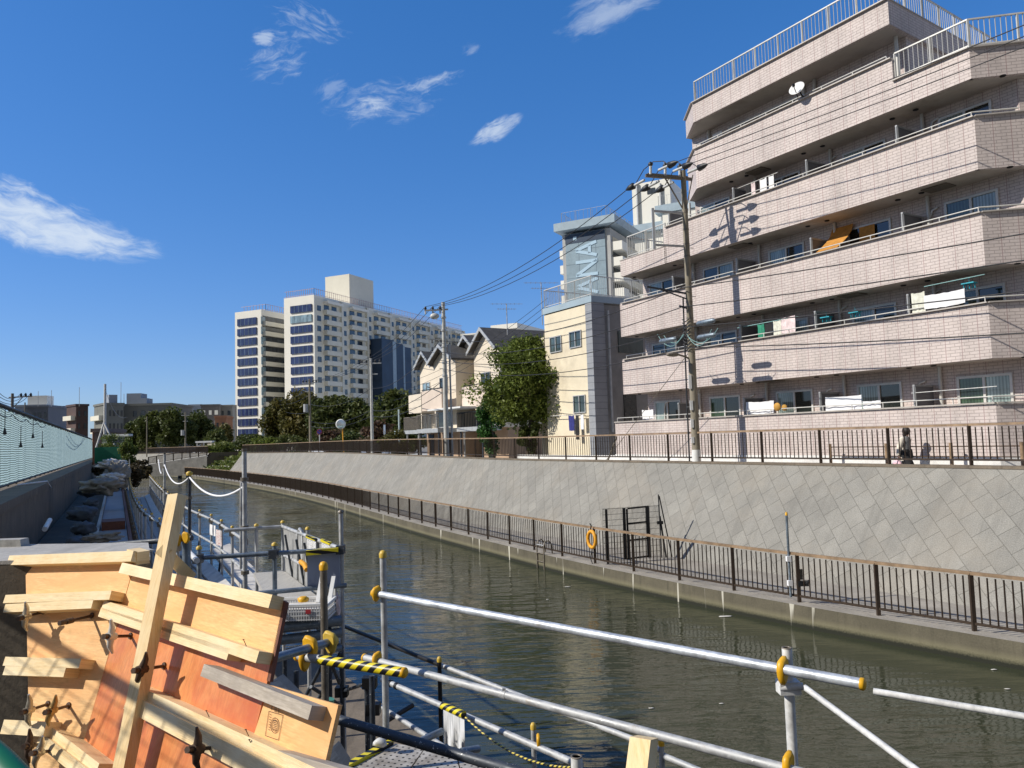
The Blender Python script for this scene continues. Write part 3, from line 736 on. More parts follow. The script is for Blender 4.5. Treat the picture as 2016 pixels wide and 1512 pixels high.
# windows, partitions, rails
WIN = [(14.85, 13.25), (11.6, 10.0), (8.3, 6.73), (5.02, 3.47), (1.77, .25)]
def window(ua, ub, z0, z1, pane_l, pane_r, d=CORE, mull=True):
    f = MB(); fw = .07; d0 = d-.05
    mid = (ua+ub)/2
    for u0, u1, a, b in ((ua, ub, z1-fw, z1), (ua, ub, z0, z0+fw)): f.hexa([B(u, dd, z) for z in (a, b) for u, dd in ((u0, d0), (u1, d0), (u1, d+.03), (u0, d+.03))])
    cols = [ua-fw/2, ub+fw/2]+([mid] if mull else [])
    for u in cols: f.hexa([B(uu, dd, z) for z in (z0+fw, z1-fw) for uu, dd in ((u+fw/2, d0), (u-fw/2, d0), (u-fw/2, d+.03), (u+fw/2, d+.03))])
    o = f.build('window', white_metal, apt)
    for (u0, u1), mt, dd in (((ua-fw, mid+.03), pane_l, d-.02), ((mid-.03, ub+fw), pane_r, d-.005)):
        MB().quad(B(u0, dd, z0+fw), B(u1, dd, z0+fw), B(u1, dd, z1-fw), B(u0, dd, z1-fw)).build('pane', mt, o)
sel = [[(glass_curtain, glass_dark), (glass_green, glass_dark), (glass_curtain, glass_dark), (glass_curtain, glass_dark), (glass_green, glass_curtain)],
       [(glass_dark, glass_curtain), (glass_curtain, glass_dark), (glass_dark, glass_curtain), (glass_curtain, glass_dark), (glass_green, glass_dark)],
       [(glass_curtain, glass_dark), (glass_dark, glass_curtain), (glass_curtain, glass_dark), (glass_dark, glass_dark), (glass_green, glass_curtain)],
       [(glass_curtain, glass_dark), (glass_curtain, glass_dark), (glass_dark, glass_dark), (glass_curtain, glass_dark), (glass_curtain, glass_dark)]]
floors = [(4.05, 5.88), (6.75, 8.42), (9.35, 11.14), (12.0, 13.74)]
for fl, (z0, z1) in enumerate(floors):
    for k, (ua, ub) in enumerate(WIN):
        if fl == 3 and k == 0: continue
        window(ua, ub, z0, z1, *sel[fl][k])
    top = LEV[fl][0] if True else 0
    for k, u in enumerate((12.35, 8.95, 5.72, 2.5)):
        if fl == 3 and k == 0: u = 12.4
        z = LEV[fl][0]
        p = MB(); p.hexa([B(uu, dd, zz) for zz in (z0, z+.62) for uu, dd in ((u+.02, .2), (u-.02, .2), (u-.02, CORE-.03), (u+.02, CORE-.03))])
        o = p.build('partition_panel', grey_panel, apt)
        fr = MB(); fr.beam(B(u, .19, z0), B(u, .19, z+.65), .06, .06); fr.beam(B(u, .16, z+.64), B(u, CORE-.03, z+.64), .06, .05); fr.build('frame', grey_metal, o)
        dp = MB().tube(B(u-.28, CORE-.1, z0), B(u-.28, CORE-.1, LEV[fl+1][1]), .055, 8); dp.build('drain_pipe', white_metal, apt)
    for k in range(5):
        for uu in (WIN[k][0]+.35, WIN[k][1]-.6):
            if k == 0 and fl == 3: continue
            MB().lathe(B(uu, .62, LEV[fl+1][1]+.002), (0, 0, -1), [(0, .085), (.025, .075), (.03, .03)], 10).build('ceiling_vent', black_iron, apt)
window(11.45, 11.05, 15.0, 16.4, glass_dark, glass_curtain)
window(9.9, 8.3, 14.9, 16.45, glass_dark, glass_dark); window(8.2, 6.67, 14.9, 16.45, glass_dark, glass_green); window(5.02, 3.5, 14.9, 16.3, glass_dark, glass_dark)
MB().box(B(10.42, CORE-.05, 15.7), (.5, .1, 1.5), (E, NI, V((0, 0, 1)))).build('white_board', white_paint, apt)
for u in (10.9, 5.9, 6.35, 2.75):
    MB().tube(B(u, CORE-.08 if u != 2.75 else .9, 14.2), B(u, CORE-.08 if u != 2.75 else .9, 16.72), .06, 8).build('drain_pipe', white_metal, apt)
for fl, u in ((0, 14.2), (0, 9.55), (0, 6.2), (0, 2.95), (1, 5.45), (1, 2.3), (2, 2.2), (3, 5.5), (3, 2.0)):
    zt = LEV[fl][0]; MB().ptube([B(u, CORE-.06, zt-.5), B(u, CORE-.06, zt+.55), B(u-.08, CORE-.06, zt+.75), B(u-.25, CORE-.04, zt+.8)], .035, 8).build('conduit_pipe', white_metal, apt)
for fl in range(5):
    z = LEV[fl][0]+.05; mb = MB(); ul = 16.1 if fl == 0 else (UL-.1 if fl < 3 else (12.4 if fl == 3 else 10.6)); ur = UR+.1 if fl < 4 else 2.6
    mb.tube(B(ul, .06, z+.13), B(ur, .06, z+.13), .018, 6)
    if fl < 4: mb.tube(B(ur, .06, z+.13), B(ur-.8, .95, z+.13), .022, 6)
    k = int((ul-ur)/1.05)
    for i in range(k+1): mb.tube(B(ul-(ul-ur)*i/k, .06, z-.03), B(ul-(ul-ur)*i/k, .06, z+.13), .016, 5)
    mb.build('handrail', white_metal, apt)
# soffit hatches
for fl, u in ((1, 8.0), (2, 4.6), (3, 9.1), (2, 10.9), (3, 1.6), (4, 8.1)):
    MB().box(B(u, .6, LEV[fl][1]-.012), (.75, .55, .03), (E, NI, V((0, 0, 1)))).build('soffit_hatch', steel_rust, apt)
# things standing or hanging on the balconies
def cloth(name, label, cat, u0, u1, z1, z0, mat, d=.02, group=None, sag=.02, seed=0):
    """a cloth hung over a rail: folds run down it"""
    rnd = random.Random(seed); nu, nz_ = 10, 5; mb = MB(); vs = []
    for j in range(nz_+1):
        for i in range(nu+1):
            u = u0+(u1-u0)*i/nu; t = j/nz_
            vs.append(B(u, d+.018*math.sin(i*1.9+seed)*t+.01*rnd.uniform(-1, 1), z1+(z0-z1)*t+rnd.uniform(-.01, .01)-sag*math.sin(math.pi*i/nu)))
    fs = [(j*(nu+1)+i, j*(nu+1)+i+1, (j+1)*(nu+1)+i+1, (j+1)*(nu+1)+i) for j in range(nz_) for i in range(nu)]
    mb.add(vs, fs, True)
    vs2 = [v+NI*.012 for v in vs]; mb.add(vs2, [f[::-1] for f in fs], True)
    o = mb.build(name, mat, recalc=False); return tag(o, label, cat, group)
def rod(name, label, u0, u1, z, d=.35, mat=steel_white):
    return tag(MB().tube(B(u0, d, z), B(u1, d, z+.03), .014, 6).build(name, mat), label, 'drying pole')
cloth('towel', 'dark green towel hanging on the second tier balcony rail', 'towel', 8.25, 7.95, 8.32, 7.78, cloth_green, .30, seed=1)
cloth('shirt', 'black shirt hanging beside the dark green towel', 'shirt', 7.93, 7.6, 8.3, 7.72, cloth_black, .30, seed=2)
cloth('towel', 'pale yellow towel hanging beside the black shirt', 'towel', 7.55, 7.22, 8.34, 7.76, cloth_cream, .30, seed=3)
cloth('towel', 'pinkish white towel at the right end of the second tier washing line', 'towel', 7.2, 6.62, 8.42, 7.85, cloth_pink, .30, seed=4)
rod('drying_pole', 'teal drying pole holding the green and yellow towels', 9.2, 6.5, 8.33, .31, teal_cable)
cloth('sheet', 'white sheet hung over the lowest balcony rail right of the utility pole', 'sheet', 9.0-.15, 7.6, 5.52, 5.08, cloth_white, .16, seed=5)
cloth('bedding', 'white bedding folded over the lowest balcony rail under the middle right window', 'bedding', 5.5, 4.2, 5.5, 5.05, cloth_white, .14, seed=6)
cloth('sheet', 'short white sheet on the lowest rail right of the folded bedding', 'sheet', 4.15, 3.55, 5.3, 5.06, cloth_white, .12, seed=7)
cloth('towel', 'small white towel at the left end of the lowest balcony', 'towel', 14.6, 13.9, 5.5, 5.1, cloth_white, .2, seed=8)
cloth('futon', 'cream quilt bunched over the second tier rail beside a partition', 'quilt', 2.35, 1.95, 8.4, 7.8, cloth_cream, .1, seed=9)
cloth('sheet', 'long white sheet draped along the second tier rail at the right corner', 'sheet', 1.9, .75, 8.25, 7.85, cloth_white, -.03, seed=10)
for u, c, nm in ((8.55, cloth_black, 'black'), (8.3, cloth_pink, 'pink'), (7.9, cloth_white, 'wide white'), (7.5, cloth_white, 'narrow white')):
    cloth('shirt', nm + ' shirt on the washing line of the fourth tier balcony', 'shirt', u, u-(.18 if nm in ('black', 'pink') else .3 if nm == 'wide white' else .22), 13.62, 13.1, c, .42, 'washing on the fourth tier', seed=int(u*10))
rod('drying_pole', 'pole carrying the fourth tier washing line', 9.0, 7.1, 13.62, .43)
rod('drying_pole', 'greenish drying pole above the long white sheet at the right corner', 2.0, .3, 8.55, .2, teal_cable)
rod('drying_pole', 'pale drying pole along the lowest balcony in front of the rightmost window', 2.6, .2, 5.45, .2)
for u, z, c, lab in ((5.35, 8.15, cloth_teal, 'teal peg hanger on the second tier beside a grey partition'), (4.3, 8.15, cloth_teal, 'blue peg hanger on the second tier in front of the open window'), (.75, 8.42, cloth_teal, 'teal peg hanger at the right corner of the second tier')):
    mb = MB(); mb.box(B(u, .25, z), (.34, .22, .03), (E, NI, V((0, 0, 1))))
    for i in range(7): mb.box(B(u+.15-.05*i, .25+.05*(i % 3), z-.08), (.02, .02, .14))
    mb.tube(B(u, .25, z), B(u, .25, z+.16), .006, 5)
    tag(mb.build('peg_hanger', c), lab, 'peg hanger')
# rolled amber sunshade
mb = MB(); nn = 8
def shade(u0, u1, pr):
    vs = []
    for (d, z) in pr: vs += [B(u0, d, z), B(u1, d, z)]
    mb.add(vs, [(2*i, 2*i+1, 2*i+3, 2*i+2) for i in range(len(pr)-1)], True); mb.add([v+V((0, 0, .02)) for v in vs], [(2*i+2, 2*i+3, 2*i+1, 2*i) for i in range(len(pr)-1)], True)
shade(5.55, 4.75, [(1.12, 11.25), (1.0, 11.0), (.75, 10.75), (.42, 10.5), (.15, 10.33)])
tag(mb.build('sunshade', amber, recalc=False), 'amber reed sunshade sloping from the third tier window to the rail', 'sunshade')
mb = MB(); shade(4.55, 4.0, [(CORE-.08, 11.05), (CORE-.09, 10.6), (CORE-.1, 10.2)])
tag(mb.build('sunshade', amber, recalc=False), 'amber reed blind hanging flat against the third tier window', 'sunshade')
mb = MB(); mb.lathe(B(7.35, -.02, 5.28), NI, [(0, .02), (.02, .14), (.05, .15), (.08, .1)], 14); mb.lathe(B(7.1, .05, 5.24), NI, [(0, .02), (.02, .11), (.06, .11)], 12)
tag(mb.build('straw_hat', plain('straw', (.5, .27, .05), .8)), 'brown woven basket hung on the lowest balcony rail', 'basket')
dish = thing('satellite_dish', 'white satellite dish on the top balcony rail', 'satellite dish', tuple(B(5.2, .05, 15.7)))
ax = (atd(1400, 500, 10)-B(6.9, .05, 16.2)).normalized(); dc = atd(1570, 178, 26.0); dc = atp(1570, 176, B(0, -.25, 0), NI); du = (dc-P0).dot(E)
ax = V((-.62, -.62, .42)).normalized()
MB().lathe(dc, ax, [(0, .02), (.012, .16), (.04, .24), (.055, .268), (.068, .268), (.048, .22), (.024, .12), (.02, .02)], 20).build('reflector', white_paint, dish)
MB().ptube([dc-ax*.0+V((0, 0, -.28)), dc+ax*.3+V((0, 0, -.12))], .014, 6).box(dc+ax*.32+V((0, 0, -.09)), (.07, .07, .09)).build('feed_arm', black_iron, dish)
MB().ptube([B(du, .05, 15.68), B(du, -.1, 15.85), dc-ax*.06], .025, 6).box(B(du, .05, 15.68), (.12, .16, .1)).build('mount', black_iron, dish)
# low handrail in front of the building
hr = thing('footpath_handrail', 'low brown handrail with round posts in front of the pink building', 'handrail', tuple(B(4, -.45, 2.95)))
for u in (5.0, 3.1, 1.2, -.6): MB().tube(B(u, -.45, 2.9), B(u, -.45, 3.98), .05, 8).build('post', tan_rail, hr)
MB().tube(B(5.0, -.45, 3.88), B(-.7, -.45, 3.88), .018, 6).build('rail', iron, hr); MB().tube(B(5.0, -.45, 3.6), B(-.7, -.45, 3.6), .018, 6).build('rail', iron, hr)

# ------------------------------------------------------------------ cream house
ch = thing('cream_house', 'cream rendered flat roofed house with grey siding corner and rooftop railing', 'house', tuple(B(21, 3, 2.95)))
Bprism([(23.0, 1.0), (19.35, 1.0), (19.35, 8), (23.0, 8)], 2.9, 10.95).build('wall', cream, ch)
Bprism([(19.34, .96), (18.83, .96), (18.83, 1.75), (19.34, 1.75)], 2.9, 11.0).build('corner_cladding', siding, ch)
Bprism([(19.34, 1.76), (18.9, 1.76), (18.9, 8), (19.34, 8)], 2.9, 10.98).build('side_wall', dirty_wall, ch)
mb = MB(); mb.hexa([B(u, d, z) for z in (10.99, 11.3) for u, d in ((23.05, .93), (18.78, .93), (18.78, 1.1), (23.05, 1.1))]); mb.hexa([B(u, d, z) for z in (10.99, 11.3) for u, d in ((18.95, 1.1), (18.78, 1.1), (18.78, 8), (18.95, 8))])
mb.hexa([B(u, d, z) for z in (10.99, 11.3) for u, d in ((23.05, 1.1), (22.9, 1.1), (22.9, 8), (23.05, 8))]); mb.build('parapet', blue_grey, ch)
Bprism([(23, 1.1), (18.9, 1.1), (18.9, 8), (23, 8)], 10.9, 11.02).build('roof', conc, ch)
roofrail([B(22.95, 7, 0), B(22.95, 1.02, 0), B(18.87, 1.02, 0), B(18.87, 7.5, 0)], 11.3, 1.0, parent=ch, post=1.35, step=.125)
Bprism([(24.3, 1.5), (23.02, 1.5), (23.02, 7), (24.3, 7)], 2.9, 9.9).build('annex_wall', cream, ch)
for u in (23.35, 23.6): MB().tube(B(u, 1.42, 6.5), B(u, 1.42, 10.2), .06, 7).build('drain_pipe', steel_rust, ch)
MB().tube(B(18.72, 1.9, 4.6), B(18.72, 1.9, 10.6), .06, 8).build('drain_pipe', grey_metal, ch)
def hwin(par, u0, u1, z0, z1, d, mt=glass_grey, fm=grey_metal, fw=.05):
    f = MB()
    for a, b, c, e in ((u0, u1, z1-fw, z1), (u0, u1, z0, z0+fw), (u0, u0-fw, z0+fw, z1-fw), (u1+fw, u1, z0+fw, z1-fw), ((u0+u1)/2+fw/2, (u0+u1)/2-fw/2, z0+fw, z1-fw)):
        f.hexa([B(u, dd, z) for z in (c, e) for u, dd in ((a, d-.06), (b, d-.06), (b, d-.002), (a, d-.002))])
    o = f.build('window', fm, par); MB().quad(B(u0, d-.015, z0), B(u1, d-.015, z0), B(u1, d-.015, z1), B(u0, d-.015, z1)).build('pane', mt, o); return o
hwin(ch, 20.75, 19.75, 8.9, 9.75, 1.0); hwin(ch, 22.5, 21.45, 8.85, 9.7, 1.0)
hwin(ch, 20.6, 19.6, 5.6, 6.5, 1.0)
# side window with dark grille
MB().box(B(18.86, 3.4, 9.1), (.06, 1.6, 1.1), (E, NI, V((0, 0, 1)))).build('side_window', glass_grey, ch)
MB().box(B(18.86, 3.2, 5.8), (.06, .8, 1.3), (E, NI, V((0, 0, 1)))).build('side_window', glass_dark, ch)
Bprism([(24.5, -.02), (16.26, -.02), (16.26, .18), (24.5, .18)], 2.9, 3.55).build('low_garden_wall', conc_white, label='low white wall in front of the cream house', cat='wall')
mb = MB(); mb.tube(B(22.4, .75, 5.55), B(19.5, .75, 5.5), .018, 6); [mb.tube(B(u, 1.0, 5.5), B(u, .7, 5.53), .015, 5) for u in (22.2, 20.9, 19.7)]
tag(mb.build('clothes_rail', steel_white), 'clothes rail fixed to the front of the cream house', 'clothes rail')
cloth('jumper', 'navy blue jumper hanging on the cream house clothes rail', 'jumper', 20.75, 20.3, 5.5, 4.75, cloth_navy, .74, seed=21)
cloth('shirt', 'white shirt hanging at the right end of the cream house clothes rail', 'shirt', 19.75, 19.5, 5.5, 4.8, cloth_white, .74, seed=22)
cloth('trousers', 'dark trousers hanging between navy jumper and white shirt', 'trousers', 20.15, 19.9, 5.5, 4.3, cloth_black, .74, seed=23)

# ------------------------------------------------------------------ gabled townhouses
def townhouse(label, gables, u_r, d0, dback, balc, sec):
    t = thing('townhouse', label, 'house', tuple(B(u_r, d0, 2.95)), 'gabled townhouses')
    ul = gables[0][0]; ur = gables[-1][1]
    for k, (a, b, ze, zp, d) in enumerate(gables):
        m_ = (a+b)/2
        w_ = MB(); w_.prism([B(a, d, 5.2), B(b, d, 5.2), B(b, d, ze), B(m_, d, zp), B(a, d, ze)], NI*(dback-d)); w_.build('wall', cream2, t)
        r_ = MB()
        for (x0, z0, x1, z1) in ((a+.22, ze-.14, m_, zp+.08), (m_, zp+.08, b-.22, ze-.14)):
            r_.hexa([B(x, dd, z) for (h) in (0, .14) for x, dd, z in ((x0, d-.45, z0+h), (x1, d-.45, z1+h), (x1, dback, z1+h), (x0, dback, z0+h))])
        r_.build('roof', roof_grey, t)
        br = MB()
        for (x0, z0, x1, z1) in ((a+.24, ze-.15, m_, zp+.07), (m_, zp+.07, b-.24, ze-.15)):
            br.hexa([B(x, dd, z) for h in (-.08, .17) for x, dd, z in ((x0, d-.51, z0+h), (x1, d-.51, z1+h), (x1, d-.455, z1+h), (x0, d-.455, z0+h))])
        br.build('bargeboard', grey_metal, t)
        hwin(t, m_+.75, m_-.55, 7.85, 9.0, d, glass_pale if k == 0 else glass_dark)
        # balcony of the top storey
        bb = MB(); bb.hexa([B(u, dd, z) for z in (6.75, 8.05) for u, dd in ((a-.15, d-1.1), (b+.1, d-1.1), (b+.1, d-.95), (a-.15, d-.95))])
        bb.hexa([B(u, dd, z) for z in (6.6, 6.75) for u, dd in ((a-.15, d-1.1), (b+.1, d-1.1), (b+.1, d), (a-.15, d))])
        bb.build('balcony', peach if k else cream2, t)
        MB().beam(B(a-.1, d-1.02, 8.12), B(b+.1, d-1.02, 8.12), .06, .06).build('balcony_rail', black_iron, t)
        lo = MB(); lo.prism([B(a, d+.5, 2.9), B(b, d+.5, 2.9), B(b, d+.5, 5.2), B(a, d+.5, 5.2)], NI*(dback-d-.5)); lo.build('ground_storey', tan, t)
        hwin(t, a-.3, b+.6, 5.35, 6.5, d, glass_dark)
        MB().box(B(m_+.4, d+.48, 3.95), (.85, .06, 1.95), (E, NI, V((0, 0, 1)))).build('door', black_iron, t)
        for u in (a-.25, b+.25): MB().box(B(u, d-1.3, 4.1), (.1, .1, 2.4), (E, NI, V((0, 0, 1)))).build('porch_post', steel_dark if k else grey_metal, t)
        # slatted balcony of the middle storey
        sl = MB(); sl.hexa([B(u, dd, z) for z in (5.0, 5.28) for u, dd in ((a, d-1.5), (b, d-1.5), (b, d), (a, d))]); sl.build('balcony_floor', grey_metal, t)
        sl = MB(); nb = 16
        for i in range(nb+1): sl.box(B(a+(b-a)*i/nb, d-1.45, 5.78), (.08 if sec[k] == 'slat' else .03, .03, .95), (E, NI, V((0, 0, 1))))
        sl.beam(B(a, d-1.45, 6.28), B(b, d-1.45, 6.28), .06, .06)
        sl.build('slatted_railing', steel_rust if sec[k] == 'slat' else black_iron, t)
    return t
townhouse('leftmost gabled townhouse with pale blue window beside the utility pole', [(45.3, 42.7, 10.25, 11.25, 4.0), (40.7, 37.2, 10.2, 11.15, 3.0)], 40, 3.0, 9, 0, ('slat', 'slat'))
townhouse('gabled townhouse half hidden behind the bushy green tree', [(39.7, 36.4, 10.6, 11.8, 4.6), (36.3, 32.8, 10.5, 11.85, 4.0)], 33, 4.0, 9, 0, ('bar', 'bar'))
MB().hexa([B(u, d, z) for z, dz in ((6.55, 0), (6.66, 0)) for u, d in ((39.2, 1.7), (34.2, 1.7), (34.2, 3.8), (39.2, 3.8))]).build('awning', white_paint, label='white edged awning over the townhouse balcony', cat='awning')
MB().box(B(46.6, 2.5, 4.9), (.5, .4, .8), (E, NI, V((0, 0, 1)))).tube(B(46.2, 2.5, 2.9), B(46.2, 2.5, 7.0), .07, 8).build('meter_box', plain('pale_blue_box', (.45, .55, .58), .5), label='pale blue box on a thin post left of the townhouses', cat='meter box')

# ------------------------------------------------------------------ slab block with blue windows
TC = atd(618, 580, 200.0); TX = V((.413, .911, 0)); TY = V((-.911, .413, 0)); ZT = TC.z; TC.z = 0
def T(a, b, z): return TC+TX*a+TY*b+V((0, 0, z))
tw = thing('apartment_slab', 'tall white apartment slab with bands of deep blue windows and stepped balconies', 'building', tuple(T(20, 4, 3)))
def tl(x, y=700):   # along the long face
    return (atp(x, y, T(0, 0, 0), TY)-TC).dot(TX)
def tf(x, a=0): return (atp(x, 700, T(a, 0, 0), TX)-TC).dot(TY)
LB = tf(560); LEN = tl(912)
def tprism(poly, z0, z1): return MB().prism([T(a, b, z0) for a, b in poly], (0, 0, z1-z0))
tprism([(0, 0), (LEN, 0), (LEN, LB), (0, LB)], 3, ZT).build('wall', tower_white, tw)
MB().hexa([T(x, y, z) for z in (3.1, ZT-.6) for x, y in ((.4, -.05), (LEN-.2, -.05), (LEN-.2, -.005), (.4, -.005))]).build('side_wall', tower_cream, tw)
# second block set left and slightly back
A2 = -2.0
b2r = tf(515, A2); b2l = tf(463, A2)
tprism([(A2, b2r), (A2+24, b2r), (A2+24, b2l), (A2, b2l)], 3, ZT-2.6).build('wall', tower_white, tw)
FH = 2.72; NFL = 14
for k in range(NFL):
    zt = ZT-2.4-k*FH
    if zt < 6: break
    MB().box(T(-.12, LB*.42, zt-.95), (.3, LB*.70, 1.9), (TX, TY, V((0, 0, 1)))).build('blue_window_band', glass_blue if k != 1 else glass_pale, tw)
    z2 = ZT-4.6-k*FH
    if z2 > 5: MB().box(T(A2-.12, b2r+(b2l-b2r)*.53, z2-.95), (.3, (b2l-b2r)*.72, 1.9), (TX, TY, V((0, 0, 1)))).build('blue_window_band', glass_blue, tw)
# mullions of the blue bands
mb = MB()
for k in range(NFL):
    zt = ZT-2.4-k*FH; z2 = ZT-4.6-k*FH
    for i in range(1, 5):
        mb.box(T(-.29, LB*(.07+.70*i/5), zt-.95), (.06, .07, 1.9), (TX, TY, V((0, 0, 1))))
        if z2 > 5: mb.box(T(A2-.29, b2r+(b2l-b2r)*(.17+.72*i/5), z2-.95), (.06, .07, 1.9), (TX, TY, V((0, 0, 1))))
mb.build('mullions', glass_pale, tw)
# open gallery between the blocks
for k in range(NFL-1):
    z = ZT-4.2-k*FH
    MB().box(T(7.5, b2r-.5, z-2.15), (18, 1.0, 1.15), (TX, TY, V((0, 0, 1)))).build('gallery_parapet', tower_cream, tw)
    MB().box(T(7.5, b2r-.06, z-.8), (18, .1, 1.5), (TX, TY, V((0, 0, 1)))).build('gallery_window', glass_tower, tw)
    MB().box(T(A2+.6, b2r-.08, z-1.4), (1.6, .14, 2.0), (TX, TY, V((0, 0, 1)))).build('stair_window', glass_pale, tw)
# long face: bays
bays = [tl(x) for x in (622, 672, 722, 767, 808, 845, 880, 912)]
for a, b in zip(bays, bays[1:]):
    MB().box(T(b, -.35, (ZT+2)/2), (.8, .7, ZT-2.4), (TX, TY, V((0, 0, 1)))).build('pilaster', tower_cream, tw)
    wd = b-a
    MB().box(T(a+wd*.62, -.8, ZT-1.5), (wd*.62, 1.6, .7), (TX, TY, V((0, 0, 1)))).build('roof_canopy', tower_white, tw)
    for k in range(NFL-1):
        z = ZT-3.0-k*FH
        if z < 8: break
        MB().hexa([T(x, y, zz) for zz in (z-1.75, z-.55) for x, y in ((a+wd*.30, -1.25), (a+wd*.88, -1.25), (a+wd*.88, -.01), (a+wd*.30, -.01))]).build('balcony', tower_cream, tw)
        f = MB()
        for (q, w2) in ((.42, .19), (.72, .19)): f.box(T(a+wd*q, -.06, z-.15), (wd*w2, .12, 2.1), (TX, TY, V((0, 0, 1))))
        f.box(T(a+wd*.13, -.07, z-.35), (wd*.14, .14, 1.4), (TX, TY, V((0, 0, 1))))
        f.build('window', glass_tower, tw)
# rooftop
mb = MB()
for z in (ZT+.3, ZT+1.7): mb.beam(T(.3, .2, z), T(LEN, .2, z), .08, .08); mb.beam(T(.3, .2, z), T(.3, LB, z), .08, .08)
for i in range(90): mb.box(T(.3+(LEN-.3)*i/90, .2, ZT+.95), (.09, .09, 1.9))
for i in range(14): mb.box(T(.3, .2+(LB-.2)*i/14, ZT+.95), (.09, .09, 1.9))
mb.build('roof_railing', plain('pinkish_rail', (.5, .36, .34), .6), tw)
mb = MB()
for z in (ZT-2.3, ZT-.9): mb.beam(T(A2+2, b2r+.3, z), T(A2+24, b2r+.3, z), .08, .08); mb.beam(T(A2+2, b2r+.3, z), T(A2+2, b2l-.3, z), .08, .08)
for i in range(26): mb.box(T(A2+2+.9*i, b2r+.3, ZT-1.7), (.09, .09, 1.8))
for i in range(8): mb.box(T(A2+2, b2r+.3+(b2l-b2r-.6)*i/8, ZT-1.7), (.09, .09, 1.8))
mb.build('roof_railing', plain('pinkish_rail', (.5, .36, .34), .6), tw)
pa = (atp(688, 575, T(0, 2, 0), TY)-TC).dot(TX); pb = (atp(735, 575, T(0, 2, 0), TY)-TC).dot(TX)
pw_ = 8.5
tprism([(pa, 2), (pb, 2), (pb, 2+pw_), (pa, 2+pw_)], ZT, atp(688, 539, T(pa, 2, 0), TX).z).build('penthouse', tower_cream, tw)
# dark blue stair tower in front of the long face
st0, st1 = tl(722), tl(781)
st0 += 1.5; st1 += 1.5
zst = atp(728, 668, T(st0, -4.2, 0), TX).z
for i, (a, b, mt) in enumerate(((st0, st0+(st1-st0)*.36, dark_blue), (st0+(st1-st0)*.365, st0+(st1-st0)*.48, blue_grey), (st0+(st1-st0)*.485, st0+(st1-st0)*.72, dark_blue), (st0+(st1-st0)*.725, st0+(st1-st0)*.78, blue_grey), (st0+(st1-st0)*.785, st1, dark_blue))):
    MB().hexa([T(x, y, z) for z in (3, zst-.35*i) for x, y in ((a, -4.2), (b, -4.2), (b, -.4), (a, -.4))]).build('stair_tower_panel', mt, tw)
MB().hexa([T(x, y, z) for z in (11.2, 12.2) for x, y in ((st0-6, -9), (st1+12, -9), (st1+12, -4.3), (st0-6, -4.3))]).build('entrance_canopy', navy, tw)

# ------------------------------------------------------------------ grey blue lettered tower
NC = atd(1200, 427, 140.0); NX = V((-.882, .471, 0)); NY = V((.471, .882, 0)); ZN = NC.z; NC.z = 0
def Q(a, b, z): return NC+NX*a+NY*b+V((0, 0, z))
nt_ = thing('lettered_tower', 'grey tower block with blue panel and large pale letters running up it', 'building', tuple(Q(5, 5, 3)))
def na(x, y=500): return (atp(x, y, Q(0, 0, 0), NY)-NC).dot(NX)
def nb(x, y=500, a=0): return (atp(x, y, Q(a, 0, 0), NX)-NC).dot(NY)
WL = na(1108)
tower_conc = plain('tower_concrete', (.42, .42, .41), .85, var=.06, scale=.3)
MB().prism([Q(0, 0, 3), Q(WL, 0, 3), Q(WL, 14, 3), Q(0, 14, 3)], (0, 0, ZN-2.0-3)).build('wall', tower_conc, nt_)
p0, p1 = na(1115), na(1193)
MB().hexa([Q(a, b, z) for z in (5, ZN-2.1) for a, b in ((p1, -.25), (p0, -.25), (p0, -.01), (p1, -.01))]).build('blue_panel', tower_panel, nt_)
MB().hexa([Q(a, b, z) for z in (ZN-3.9, ZN-2.15) for a, b in ((p1, -.32), (p0, -.32), (p0, -.26), (p1, -.26))]).build('top_panel', dark_blue, nt_)
MB().hexa([Q(a, b, z) for z in (ZN-1.5, ZN) for a, b in ((-1.5, -1.6), (WL+1.0, -1.6), (WL+1.0, 16), (-1.5, 16))]).build('cornice', blue_grey, nt_)
roofrail([Q(WL-.5, 4, 0), Q(WL-.5, -1.2, 0), Q(.2, -1.2, 0), Q(.2, 14, 0)], ZN, 1.9, mat=grey_metal, step=.9, post=2.6, parent=nt_, bar=.05, pw=.1)
for k in range(9):
    z = ZN-4.6-k*2.9
    MB().hexa([Q(a, b, zz) for zz in (z-1.6, z) for a, b in ((-2.1, .3), (-.02, .3), (-.02, 3.2), (-2.1, 3.2))]).build('balcony', tower_white, nt_)
    MB().hexa([Q(a, b, zz) for zz in (z-1.6, z-.2) for a, b in ((-1.6, 3.6), (-.02, 3.6), (-.02, 16), (-1.3, 16))]).build('gallery_parapet', tower_cream, nt_)
    MB().hexa([Q(a, b, zz) for zz in (z+.1, z+1.2) for a, b in ((-.06, .9), (-.01, .9), (-.01, 15.5), (-.06, 15.5))]).build('window', glass_tower, nt_)
    MB().hexa([Q(a, b, zz) for zz in (z-1.6, z) for a, b in ((WL+.02, 1.0), (WL+1.1, 1.0), (WL+1.1, 3.5), (WL+.02, 3.5))]).build('balcony', tower_white, nt_)
